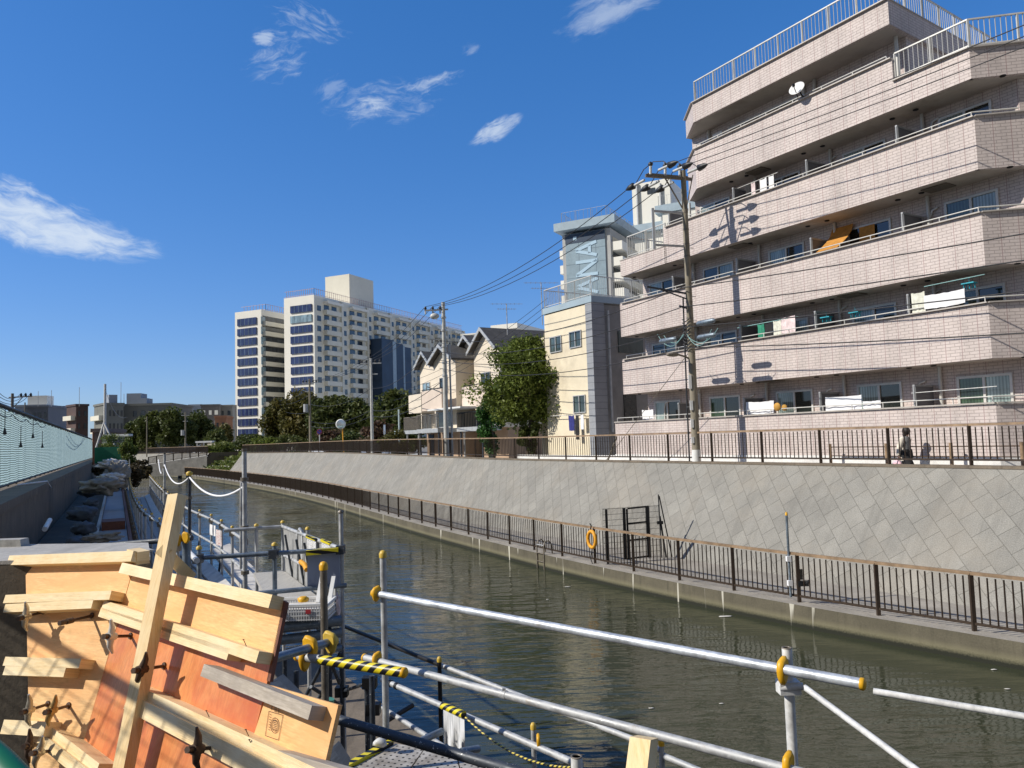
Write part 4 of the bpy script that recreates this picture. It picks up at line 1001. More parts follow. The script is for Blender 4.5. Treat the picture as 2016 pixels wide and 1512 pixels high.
# letters read upwards: each letter's own top points to the left of the panel
def lettr(strokes, a_top, a_bot, z0, z1, nm):
    wdt = z1-z0; mb = MB()
    for (x0, y0, x1, y1) in strokes:    # x along the reading direction (up), y towards the letter's top (left)
        p = Q(a_bot+(a_top-a_bot)*y0, -.30, z0+wdt*x0); q = Q(a_bot+(a_top-a_bot)*y1, -.30, z0+wdt*x1)
        mb.beam(p, q, .58, .08, up=-NY)
    mb.build(nm, letter_blue, nt_)
aT, aB = na(1134), na(1177)
zz = lambda y: atp(1155, y, Q(0, -.3, 0), NY).z
LA = [(.06, .02, .48, .97), (.94, .02, .52, .97), (.22, .34, .78, .34)]; LN = [(.08, 0, .08, 1), (.92, 0, .92, 1), (.1, .97, .9, .03)]
lettr(LA, aT, aB, zz(506), zz(476), 'letter')
lettr(LN, aT, aB, zz(543), zz(512), 'letter')
lettr(LA, aT, aB, zz(579), zz(548), 'letter')
MB().box(Q(na(1134), -.30, zz(466)), (.7, .08, .7), (NX, NY, V((0, 0, 1)))).build('panel_mark', letter_blue, nt_)
# rear block with tall lift tower
HC = atd(1318, 350, 158.0); ZH = HC.z; HC.z = 0
def H(a, b, z): return HC+NX*a+NY*b+V((0, 0, z))
lb = thing('lift_tower_block', 'tall plain white lift tower behind the lettered tower', 'building', tuple(H(3, 3, 3)))
hw = (atp(1246, 420, H(0, 0, 0), NY)-HC).dot(NX)
MB().prism([H(0, 0, 3), H(hw, 0, 3), H(hw, 9, 3), H(0, 9, 3)], (0, 0, ZH-3)).build('wall', tower_white, lb)
zl = atp(1260, 442, H(0, 0, 0), NY).z
MB().prism([H(-12, -1.2, zl-2.0), H(hw+3.0, -1.2, zl-2.0), H(hw+3.0, -.02, zl-2.0), H(-12, -.02, zl-2.0)], (0, 0, 1.7)).build('cornice', blue_grey, lb)
zr = atp(1320, 412, H(0, 0, 0), NY).z
MB().prism([H(2.2, -4, zr-1.6), H(-12, -4, zr-1.6), H(-12, -1.25, zr-1.6), H(2.2, -1.25, zr-1.6)], (0, 0, 1.6)).build('cornice', blue_grey, lb)
MB().prism([H(.8, -3.6, 3), H(-12, -3.6, 3), H(-12, -1.3, 3), H(.8, -1.3, 3)], (0, 0, zr-4.7)).build('wing_wall', tower_white, lb)
roofrail([H(1.5, -3.6, 0), H(-12, -3.6, 0)], zr, 2.0, mat=grey_metal, step=.9, post=2.6, parent=lb, bar=.05, pw=.1)
MB().box(H((atp(1282, 378, H(0, 0, 0), NY)-HC).dot(NX), -.05, atp(1282, 376, H(0, 0, 0), NY).z), (1.7, .1, 1.2), (NX, NY, V((0, 0, 1)))).build('window', glass_tower, lb)
for x in (1257, 1303): MB().tube(H((atp(x, 420, H(0, 0, 0), NY)-HC).dot(NX), -.3, zl-3), H((atp(x, 420, H(0, 0, 0), NY)-HC).dot(NX), -.3, atp(x, 362, H(0, 0, 0), NY).z), .28, 8).build('drain_pipe', grey_metal, lb)
def mast(label, x, y0, y1, d, r=.03, yagi=False, nm='roof_aerial'):
    p = atd(x, y1, d); q = V((p.x, p.y, atd(x, y0, d).z)); mb = MB().tube(p, q, r, 6)
    if yagi:
        for k in range(2):
            c = q-V((0, 0, .02+.35*k)); mb.beam(c-RT*1.1*(1-.4*k), c+RT*1.1*(1-.4*k), .02, .02)
            for i in range(7): mb.beam(c+RT*(-.95+.3*i)*(1-.4*k)-V((0, .35, 0)), c+RT*(-.95+.3*i)*(1-.4*k)+V((0, .35, .0)), .015, .015)
    tag(mb.build(nm, grey_metal), label, 'aerial')
mast('antenna rod on the white lift tower', 1308, 318, 340, 158, .05)
mast('yagi television aerial above the grey townhouse roof ridge', 999, 597, 660, 52, .03, True)
mast('yagi television aerial left of the cream house rooftop', 1068, 555, 640, 48, .03, True)

# ------------------------------------------------------------------ utility poles and wires
def wire(label, pts, r=.014, sag=.0, mat=None, n=14, group=None, name='overhead_wire'):
    a, b = V(pts[0]), V(pts[-1])
    if len(pts) == 2: pts = [a.lerp(b, i/n)-V((0, 0, 4*sag*(i/n)*(1-i/n))) for i in range(n+1)]
    return tag(MB().ptube(pts, r, 5).build(name, mat or cable), label, 'wire', group)
def insulator(mb_d, mb_l, p, d, s=1.0):
    d = d.normalized()
    mb_d.lathe(p, d, [(0, .03*s), (.05*s, .13*s), (.28*s, .10*s), (.45*s, .03*s)], 8)
    mb_l.tube(p-d*.5*s, p, .05*s, 7)
PB = atz(1372, 912, 3.4); PB = PB+V((.2, .85, 0)); PB.z = 2.95
Etop = 14.1
def pole(name, label, b, h, r0, r1, mat, group='utility poles along the canal'):
    t = thing(name, label, 'utility pole', tuple(b), group)
    MB().tube(b-V((0, 0, .3)), b+V((0, 0, h)), r0, 14, r1).build('shaft', mat, t); return t
p1 = pole('utility_pole', 'nearest brown concrete utility pole standing before the pink apartment building', PB, Etop-2.95+.05, .158, .095, pole_conc)
ARM = -NI; AL = (E*.25-NI*.97).normalized()
pt = lambda z, a=0, b=0: V((PB.x, PB.y, z))+AL*a+E*b
mb = MB(); mb.beam(pt(13.85, -.35), pt(13.85, 1.55), .1, .1); mb.beam(pt(13.98, -.35, .22), pt(13.98, 1.3, .22), .09, .09)
mb.beam(pt(13.8, .75), pt(12.7, .08), .04, .04); mb.beam(pt(13.8, .1, -.6), pt(12.7, .02, -.1), .03, .03)
mb.build('crossarm', steel_rust, p1)
d_ = MB(); l_ = MB()
WDIR = V((-.6, .8, -.12))
arms = [1.45, .85, .25]
for a in arms:
    insulator(d_, l_, pt(13.72, a, .75), WDIR, 1.0); insulator(d_, l_, pt(14.0, a-.25, -.75), -E, 1.0)
    d_.ptube([pt(13.75, a, .7), pt(14.2, a-.1, .35), pt(14.35, a-.15, -.1), pt(14.25, a-.25, -.5), pt(14.0, a-.25, -.8)], .018, 5)
    l_.tube(pt(13.9, a-.1, 0), pt(14.25, a-.12, 0), .05, 7)
    d_.lathe(pt(14.22, a-.12, 0), (0, 0, 1), [(0, .06), (.08, .1), (.16, .03)], 8)
d_.build('insulator', rubber, p1); l_.build('insulator_arm', porcelain, p1)
mb = MB()
for z in (12.55, 11.9, 11.35, 10.9, 9.2, 8.6, 8.05, 6.9): mb.lathe(V((PB.x, PB.y, z)), (0, 0, 1), [(0, .145-.0045*(z-5)), (.07, .145-.0045*(z-5))], 14)
mb.build('pole_band', steel_rust, p1)
mb = MB()
for i in range(14): mb.tube(pt(5.4+.45*i, 0), pt(5.4+.45*i, (-.3 if i % 2 else .28), .02), .012, 5)
mb.build('step_bolt', steel, p1)
mb = MB(); mb.beam(pt(12.55, .1), pt(12.55, 1.35), .07, .07); mb.beam(pt(11.3, .1), pt(11.3, 1.35), .07, .07); mb.box(pt(11.9, 1.32), (.09, .09, 1.5)); mb.build('side_bracket', grey_metal, p1)
mb = MB(); mb.beam(pt(9.55, .1), pt(9.75, 1.7), .06, .06); mb.beam(pt(9.35, .1), pt(9.7, 1.25), .04, .04); mb.build('cable_arm', steel_dark, p1)
mb = MB(); mb.beam(pt(9.0, .05), pt(9.08, .42), .06, .06); mb.build('cable_arm', steel_dark, p1)
for a, b, z in ((.12, .95, 7.95), (-.2, -1.0, 7.85), (-.1, -1.0, 8.35)):
    c = pt(z, 0, b)-AL*a; c = V((PB.x, PB.y, z))+E*b+AL*.2
    MB().lathe(c-E*.45, E, [(0, .03), (.06, .07), (.12, .09), (.78, .09), (.84, .07), (.9, .03)], 10).build('closure_box', steel_blue, p1)
mb = MB(); lp = V((PB.x, PB.y, 7.1)); mb.ptube([lp, lp+AL*.25+V((0, 0, .12)), lp+AL*.55+V((0, 0, .2))], .035, 6); mb.blob(lp+AL*.78+V((0, 0, .2)), (.27, .13, .08), 3, .03, 1, 2, ax=(AL, AL.cross(V((0, 0, 1))), V((0, 0, 1)))); mb.build('street_lamp', steel_rust, p1)
mb = MB()
for i, (b0, b1, sg) in enumerate(((-1.6, -.1, .35), (-1.3, -.05, .5), (.05, 1.15, .3), (.1, 1.5, .45))):
    mb.ptube([pt(8.05, .24, b0).lerp(pt(7.95+.1*i, .2, b1), k/10)-V((0, 0, sg*4*(k/10)*(1-k/10))) for k in range(11)], .011, 5)
mb.build('cable_loop', teal_cable, p1)
mb = MB()
for i in range(9): mb.ptube([pt(8.6-.13*i, .16, -.15), pt(8.5-.13*i, .2, .0), pt(8.62-.13*i, .16, .2)], .02, 5)
mb.ptube([pt(9.4, .1, .18), pt(6.2, .1, .22), pt(3.0, .1, .24)], .03, 6); mb.build('cable_bundle', rubber, p1)
for z, h, a_ in ((6.3, .5, 2.6), (5.45, .35, 2.9), (4.8, .3, 2.7), (4.2, .22, 2.4)):
    MB().box(V((PB.x-.14*math.cos(.5*a_-1), PB.y-.125*math.sin(a_*.5), z)), (.10, .06, h)).build('notice_plate', white_paint, p1)
MB().lathe(V((PB.x, PB.y, 3.35)), (0, 0, 1), [(0, .162), (.5, .16)], 14).build('pale_sleeve', white_paint, p1)
# stay wire with yellow guard
tag(MB().tube(B(15.2, -1.5, 3.3), V((PB.x, PB.y, 7.5)), .012, 5).tube(B(14.95, -1.5, 3.4), B(14.4, -1.42, 4.4), .035, 6).build('guy_wire', steel_rust), 'slanting guy wire with brown guard left of the near utility pole', 'guy wire')

P2 = V((-4.1, 46.6, 2.95))
p2 = pole('utility_pole', 'pale concrete utility pole in front of the gabled townhouses', P2, 10.0, .17, .11, pole_pale)
mb = MB(); mb.beam(P2+V((-1.15, -.1, 9.5)), P2+V((.3, .02, 9.55)), .09, .09); mb.build('crossarm', grey_metal, p2)
MB().beam(P2+V((-.9, -.1, 7.7)), P2+V((.2, 0, 7.7)), .06, .06).beam(P2+V((-.9, -.16, 7.0)), P2+V((-.9, -.16, 8.0)), .05, .05).build('side_bracket', grey_metal, p2); MB().beam(P2+V((-1.1, -.1, 4.8)), P2+V((0, 0, 4.3)), .06, .06).build('cable_arm', grey_metal, p2)
d_ = MB(); l_ = MB()
for a in (-1.1, -.65, -.2): d_.lathe(P2+V((a, -.05, 9.55)), (0, 0, 1), [(0, .06), (.1, .09), (.2, .04)], 8); l_.tube(P2+V((a, 0, 9.3)), P2+V((a, .02, 9.55)), .05, 6)
l_.blob(P2+V((-.55, 0, 9.15)), (.3, .2, .2), 2, .05, 1, 2)
d_.build('insulator', rubber, p2); l_.build('switch_box', porcelain, p2)
mb = MB()
for z in (9.0, 8.2, 7.2, 6.2, 5.4): mb.lathe(P2+V((0, 0, z)), (0, 0, 1), [(0, .17), (.1, .17)], 10)
mb.build('pole_band', grey_metal, p2); MB().tube(P2+V((.35, .1, 0)), P2+V((.3, .1, 7.4)), .06, 7).build('conduit', grey_metal, p2)
def far_pole(label, x, y0, d, r=.14, arm=1.2, mat=pole_conc, box=False, lat=-1):
    b = atd(x, 880, d); b.z = 2.95; top = atd(x, y0, d).z
    t = thing('utility_pole', label, 'utility pole', tuple(b), 'utility poles along the canal')
    MB().tube(b, V((b.x, b.y, top)), r, 8, r*.7).build('shaft', mat, t)
    if arm:
        mb = MB(); mb.beam(V((b.x-arm*.8, b.y, top-.5)), V((b.x+arm*.8, b.y, top-.5)), .12, .12); mb.beam(V((b.x-arm*.5, b.y, top-1.6)), V((b.x+arm*.5, b.y, top-1.6)), .1, .1); mb.build('crossarm', grey_metal if mat is not steel_rust else steel_rust, t)
        mb = MB(); [mb.lathe(V((b.x+arm*a, b.y, top-.45)), (0, 0, 1), [(0, .07), (.12, .12), (.3, .04)], 7) for a in (-.7, -.35, .35, .7)]; mb.build('insulator', rubber, t)
    if box: MB().tube(V((b.x-.5, b.y, top-4.2)), V((b.x-.5, b.y, top-3.2)), .32, 10).build('transformer', grey_metal, t)
    return V((b.x, b.y, top))
q3 = far_pole('grey utility pole before the dark blue stair tower', 733, 704, 76, .16, 1.3, pole_pale)
q4 = far_pole('utility pole with grey transformer among the autumn trees', 611, 745, 96, .17, 1.2, pole_conc, True)
q5 = far_pole('thin dark pole at the left edge of the autumn trees', 541, 780, 120, .15, 0, steel_rust)
q6 = far_pole('dark pole touching the left edge of the white apartment slab', 465, 797, 130, .17, 0, steel_rust)
q7 = far_pole('thin pole with crossarm in front of the big green grove', 365, 812, 140, .16, .9, pole_conc, True)
q8 = far_pole('bare thin pole at the left of the green grove', 289, 820, 140, .12, 0, pole_conc)
q9 = far_pole('dark pole with crossarm behind the netted fence', 23, 774, 66, .16, 0, steel_rust)
t9 = thing('pole_crossarm', 'dark crossarm with three insulators on the pole behind the netting', 'crossarm', tuple(q9))
# the crossarm belongs to that pole
t9n = [o for o in COL.objects if o.name.startswith('utility_pole')][-1]
bpy.data.objects.remove(t9)
mb = MB(); mb.beam(q9+V((-.3, 0, -.35)), q9+V((1.7, 0, -.3)), .1, .1); mb.beam(q9+V((.9, 0, -.35)), q9+V((.05, 0, -1.3)), .05, .05); mb.build('crossarm', steel_rust, t9n)
mb = MB(); [mb.lathe(q9+V((a, 0, -.3)), (0, 0, 1), [(0, .06), (.12, .11), (.3, .05)], 7) for a in (.75, 1.15, 1.6)]; mb.build('insulator', rubber, t9n)
q10 = far_pole('thin lamp pole between the distant blocks behind the netting', 48, 792, 70, .08, 0, steel_rust)
# tall pole with braced frame at the end of the wall
b = atd(206, 905, 88); b.z = 3.0; tp = atd(209, 755, 88)
t = thing('braced_pole', 'tall pale steel pole with slanting braces beyond the end of the netted wall', 'pole', tuple(b))
MB().tube(b, V((b.x, b.y, tp.z)), .17, 10, .13).build('shaft', steel_white, t)
mz = atd(206, 832, 88).z
for x in (187, 231): q = atd(x, 888, 87); MB().tube(q, V((b.x, b.y-.2, mz)), .10, 7).build('brace', steel_white, t)
tag(MB().box(atd(209, 864, 86.5), (.8, .25, 1.0)).build('control_box', grey_metal), 'grey control box at the foot of the braced pole', 'box')
tag(MB().box(atd(238, 857, 86), (2.2, 1.0, .25)).tube(atd(241, 857, 86), atd(241, 900, 86), .06, 6).build('shelter_canopy', white_paint), 'small white canopy on a thin post beside the braced pole', 'canopy')

# wires
N1 = V((PB.x, PB.y, 0))
far_r = N1-E*34
for k, a in enumerate(arms):
    wire('%s high wire running right from the near pole across the pink building' % ('outer', 'middle', 'inner')[k], [pt(14.0, a-.25, -1.2), far_r+AL*a+V((0, 0, 13.9))], .014, .55)
    s = pt(13.7, a, .78)+WDIR.normalized()*.45
    wire('%s high wire sagging from the near pole to the pale pole' % ('outer', 'middle', 'inner')[k], [s, P2+V((-1.1+.45*k, -.05, 9.75))], .016, .75)
    wire('%s wire from the pale pole to the grey pole by the stair tower' % ('outer', 'middle', 'inner')[k], [P2+V((-1.1+.45*k, -.05, 9.75)), q3+V((-.9+.6*k, 0, -.2))], .018, .5)
    wire('%s wire from the grey pole to the transformer pole' % ('outer', 'middle', 'inner')[k], [q3+V((-.9+.6*k, 0, -.2)), q4+V((-.8+.6*k, 0, -.2))], .02, .6)
for z0, z1, z2, lab in ((9.75, 9.3, 7.6, 'thick cable from the cable arm of the near pole'), (9.05, 8.8, 6.9, 'wavy cable just under the cable arm of the near pole'), (8.3, 8.1, 6.4, 'bundled cable level with the cable boxes on the near pole'), (7.55, 6.6, 5.9, 'lowest cable below the cable boxes on the near pole')):
    wire(lab+', right span', [pt(z0, .3), far_r+AL*.3+V((0, 0, z1-.6))], .018, .5)
    wire(lab+', left span', [pt(z0, .3), P2+V((-.3, -.1, z2))], .018, .7)
for k, (z, zz_, dz) in enumerate(((8.9, -3.0, .9), (6.3, -5.2, .7), (5.6, -5.8, .6))):
    wire('%s slack cable from the pale pole to the grey pole before the trees' % ('upper', 'middle', 'lower')[k], [P2+V((-.2, 0, z-1.2)), q3+V((0, 0, zz_))], .022, dz)
    wire('%s slack cable from the grey pole to the transformer pole' % ('upper', 'middle', 'lower')[k], [q3+V((0, 0, zz_)), q4+V((0, 0, zz_-.2))], .024, dz)
for k, (z) in enumerate((-1.2, -2.0, -4.2)):
    wire('%s cable from the transformer pole to the thin dark pole' % ('upper', 'middle', 'lower')[k], [q4+V((0, 0, z)), q5+V((0, 0, -.6-.5*k))], .025, .6)
wire('thin service wire from the braced pole down to the left', [V((b.x, b.y, tp.z-.5)), q9+V((6, 8, -2.0))], .02, 1.2)
for k, a in enumerate((.75, 1.15, 1.6)):
    wire('%s wire rising left from the crossarm behind the netting' % ('first', 'second', 'third')[k], [q9+V((a, 0, 0)), atd(-30, 735+16*k, 42)], .02, .9)
for k in range(3):
    wire('%s faint service wire above the townhouse roofs' % ('upper', 'middle', 'lower')[k], [B(22.9, 1.2, 11.9-.35*k), B(44+k, 2, 8.9-.6*k)], .012, .6)

# ------------------------------------------------------------------ mirror, signs, kiosk
mc = atd(671, 835, 71.0); mbase = V((mc.x+.25, mc.y, 3.2)); t = thing('traffic_mirror', 'round traffic mirror on an orange post behind the upper railing', 'mirror', tuple(mbase))
MB().tube(mbase, V((mc.x+.1, mc.y+.1, mc.z+.1)), .055, 8).build('post', orange, t)
nrm = (EYE-mc).normalized(); nrm = V((nrm.x-.25, nrm.y, 0)).normalized()
MB().lathe(mc, nrm, [(0, .46), (.06, .47), (.09, .42), (.10, .40)], 20).build('rim', white_paint, t)
mm, nt2, Bq, N2, L2 = new_mat('mirror'); Bq.inputs['Metallic'].default_value = 1; Bq.inputs['Roughness'].default_value = .03; Bq.inputs['Base Color'].default_value = (.8, .8, .8, 1)
MB().lathe(mc+nrm*.10, nrm, [(0, .40), (.006, .3), (.010, .15), (.011, .01)], 20).build('glass', mm, t)
c = atd(629, 850, 82); t = thing('parking_sign', 'round dark blue road sign with red rim on a white post', 'sign', (c.x, c.y, 3))
MB().tube(V((c.x, c.y, 2.9)), V((c.x, c.y, c.z+.3)), .045, 7).build('post', white_paint, t)
MB().lathe(c-V((0, .06, 0)), V((0, -1, 0)), [(0, .30), (.02, .30)], 18).build('rim', plain('sign_red', (.3, .03, .05), .5), t)
MB().lathe(c-V((0, .085, 0)), V((0, -1, 0)), [(0, .24), (.012, .24)], 18).build('face', plain('sign_blue', (.03, .04, .22), .5), t)
d1 = V((.7, 0, -.7)); MB().beam(c-V((0, .11, 0))-d1*.25, c-V((0, .11, 0))+d1*.25, .05, .012, up=V((0, -1, 0))).build('slash', MATS['sign_red'], t)
c = atd(757, 848, 66); t = thing('small_sign', 'small pale sign on a thin post left of the meter box', 'sign', (c.x, c.y, 3))
MB().tube(V((c.x, c.y, 2.9)), V((c.x, c.y, c.z)), .04, 7).build('post', steel, t); MB().box(c+V((0, 0, .1)), (.16, .06, .85)).build('plate', plain('pale_sign', (.5, .6, .75), .5), t)
kp = atd(402, 889, 138); t = thing('kiosk', 'small shelter with white roof and cream cabinet across the canal bend', 'kiosk', (kp.x, kp.y, 3.5))
MB().box(kp+V((.4, 0, 1.75)), (3.0, 2.4, .3)).build('roof', white_paint, t)
for dx in (-.9, .3, 1.6): MB().box(kp+V((dx, -.9, .6)), (.18, .18, 2.3)).build('post', grey_metal, t)
MB().box(kp+V((.4, .6, .7)), (2.4, .2, 2.0)).build('back_wall', steel_rust, t); MB().box(kp+V((1.8, -1.2, .55)), (1.3, .5, 1.7)).build('cabinet', cream, t)

# ------------------------------------------------------------------ trees
hp = B(26.2, 1.6, 2.95)
tree('bushy_tree', 'large bushy bright green tree between the townhouses and the cream house', B(24.3, .9, 2.95), 7.1, (3.6, 2.5, 2.9), leaf_bright, 33000, 60, .13, 11, cz=4.6, tr=.17, limbs=14, lump_r=.34, shape=.7)
tree('slim_conifer', 'dark green column shaped conifer at the left foot of the bushy tree', B(28.0, .5, 2.95), 4.6, (.95, .85, 1.9), leaf_conifer, 5000, 22, .13, 12, cz=2.4, tr=.08, limbs=5)
tree('small_evergreen', 'dark leaning evergreen at the right foot of the bushy tree', B(24.0, .45, 2.95), 2.9, (.7, .6, 1.1), leaf_dark, 2200, 14, .13, 13, cz=1.6, tr=.09, limbs=5)
shrub('garden_bush', 'reddish green garden bush at the left corner of the townhouses', B(43.6, 1.2, 2.95), (1.4, .9, 1.3), leaf_brown, 3500, .12, 14)
def ftree(label, x, ytop, d, wpx, mat, seed, n=4200, size=.5, name='tree', ybase=None, group=None):
    b = atd(x, 880, d); b.z = 3.0; h = atd(x, ytop, d).z-3.0; rx = wpx/1500*d/2
    return tree(name, label, b, h, (rx, rx*.85, h*.46), mat, int(n*1.35), 34, size*.9, seed, cz=h*.55, tr=.25+.01*rx, limbs=8, lump_r=.42, shape=.85, group=group)
G = 'trees before the apartment slab'
ftree('autumn tinted tree at the left end of the row before the white slab', 560, 778, 118, 90, leaf_brown, 21, 5000, .42, group=G)
ftree('tallest brownish tree left of the transformer pole', 598, 764, 112, 105, leaf_brown, 22, 6000, .42, group=G)
ftree('wide dark green tree right of the transformer pole', 668, 764, 104, 130, leaf_dark, 23, 7000, .42, group=G)
ftree('dark green tree behind the traffic mirror', 706, 785, 96, 80, leaf_dark, 24, 4500, .4, group=G)
ftree('broad olive tree left of the gabled townhouses', 775, 768, 92, 110, leaf_dark, 25, 6500, .4, group=G)
ftree('dark olive tree touching the leftmost townhouse balcony', 812, 790, 88, 70, leaf_dark, 26, 4000, .38, group=G)
G = 'grove beyond the canal bend'
ftree('leftmost round tree of the dark green grove', 268, 828, 150, 52, leaf_dark, 31, 3800, .5, group=G)
ftree('second tree from the left in the dark green grove', 300, 806, 148, 75, leaf_dark, 32, 4800, .5, group=G)
ftree('tallest tree in the middle of the dark green grove', 345, 800, 146, 80, leaf_dark, 33, 5200, .5, group=G)
ftree('rightmost tall tree of the dark green grove', 388, 812, 150, 66, leaf_dark, 34, 4200, .5, group=G)
ftree('low tree right of the dark green grove', 428, 842, 140, 46, leaf_dark, 35, 2600, .45, group=G)
ftree('brownish tree below the distant brick box', 442, 832, 165, 42, leaf_brown, 36, 2400, .5, group=G)
ftree('small tree at the foot of the white slab', 490, 850, 125, 60, leaf_dark, 37, 3200, .4, group=G)
for i, (x, y, d, wx, wz, mt, lab) in enumerate(((455, 884, 120, 3.4, 1.3, leaf_grass, 'bright green hedge left of the white slab foot'), (430, 884, 124, 2.6, 1.2, leaf_grass, 'yellowish hedge beside the cream cabinet'), (505, 868, 112, 3.2, 1.6, leaf_dark, 'dark hedge under the thin dark pole'), (528, 866, 106, 2.4, 1.5, leaf_bright, 'lighter green hedge under the autumn trees'), (650, 858, 88, 2.6, 1.7, leaf_red, 'reddish shrub left of the traffic mirror'), (690, 862, 82, 2.6, 1.5, leaf_dark, 'dark shrub right of the traffic mirror'), (742, 856, 78, 2.2, 1.9, leaf_red, 'reddish shrub at the grey pole'), (800, 862, 74, 2.0, 1.3, leaf_dark, 'dark shrub left of the meter box'), (585, 862, 98, 3.0, 1.6, leaf_dark, 'dark shrub under the tallest brownish tree'))):
    bb = atd(x, y, d); bb.z = 3.0
    shrub('shrub', lab, bb, (wx, wx*.6, wz), mt, 2200, .28, 40+i, 'shrubs behind the upper railing')
for i, (x, y, d, wx, wz, mt, lab) in enumerate(((252, 903, 62, .75, 1.4, leaf_grass, 'bright green weeds at the right end of the green screen'), (262, 932, 52, .75, .9, leaf_dry, 'dry brown bush at the far end of the scaffold walkway'), (282, 922, 60, .8, .8, leaf_dry, 'brown bramble drooping over the canal bank'), (222, 880, 80, 2.0, 1.2, leaf_grass, 'tall weeds behind the green screen'), (200, 916, 60, 1.0, .4, leaf_dry, 'dead grass below the green screen'))):
    bb = atd(x, y, d); shrub('bush', lab, (bb.x, bb.y, bb.z-.8), (wx, wx*.7, wz), mt, 3200, .11, 60+i, 'weeds at the end of the wall')
tag(MB().box(atd(211, 896, 64), (2.3, .08, 1.35), (V((.99, .12, 0)), V((-.12, .99, 0)), V((0, 0, 1)))).build('green_screen', green_net), 'dark green screen closing the end of the wall', 'screen')
tag(MB().tube(atd(184, 850, 60), atd(184, 915, 60), .08, 7).build('rusty_post', plain('rust_orange', (.22, .09, .05), .8)), 'rusty brown post at the far end of the netted fence', 'post')
# inlet with planted terraces and dark wing walls on the far side of the bend
i0_, i1_ = gp_[0], gp_[-1]
def gpnt(i, inl, z): t = (cop[min(i+1, len(cop)-1)]-cop[i-1]); t.z = 0; t.normalize(); return V((cop[i].x+t.y*inl, cop[i].y-t.x*inl, z))
for i, lab in ((i0_-1, 'dark slanting wing wall right of the planted terraces'), (i1_+1, 'dark slanting wing wall left of the planted terraces')):
    bse = V(base[i]); t = (cop[i+1]-cop[i-1]).normalized()*.35
    tag(MB().prism([bse-V((0, 0, .1)), gpnt(i, .3, 3.56), gpnt(i, 8.5, 3.56), gpnt(i, 8.5, .3)], t).build('wing_wall', conc_dark), lab, 'wall', 'wing walls of the inlet')
for k in range(4):
    a = gpnt(i0_, -1.2+1.9*k, .75+.62*k); b2 = gpnt(i1_, -1.2+1.9*k, .75+.62*k); nm_ = ('lowest', 'second', 'third', 'top')[k]
    tag(MB().beam(a, b2, 1.88, .62+.004*k).build('terrace_step', conc), '%s pale terrace step of the planted inlet' % nm_, 'terrace step', 'terrace steps of the inlet')
    pts_ = [(a.lerp(b2, random.random())+V((random.uniform(-.5, .5), random.uniform(-.8, .8), .35+random.random()**2*.6)), random.random()) for _ in range(1100)]
    leaves('terrace_plants', pts_, leaf_grass, None, .3, 'low green plants on the %s terrace step' % nm_, 'plants', 'plants of the inlet', 'stuff')
# sloping access ramp with its own railing on the far wall
ra_, rb2 = atd(292, 914, 113), atd(406, 897, 113); nn = (EYE-ra_); nn.z = 0; nn.normalize()
tag(MB().prism([V((ra_.x, ra_.y, .4)), V((rb2.x, rb2.y, .4)), rb2, ra_], nn*1.6).build('access_ramp', conc), 'pale concrete access ramp on the far wall beyond the canal bend', 'ramp')
rr_ = thing('ramp_railing', 'sloping brown railing along the access ramp beyond the canal bend', 'railing', tuple(ra_)); mb = MB(); o_ = nn*1.5
mb.beam(ra_+o_+V((0, 0, 1.05)), rb2+o_+V((0, 0, 1.05)), .1, .1); mb.beam(ra_+o_+V((0, 0, .15)), rb2+o_+V((0, 0, .15)), .06, .06)
for k in range(60): p = ra_.lerp(rb2, k/60)+o_; mb.box(p+V((0, 0, .6)), (.05, .05, .9))
mb.build('baluster_panel', bronze, rr_)
for k in range(8): p = ra_.lerp(rb2, k/7)+o_; MB().box(p+V((0, 0, .52)), (.12, .12, 1.1)).build('post', bronze, rr_)
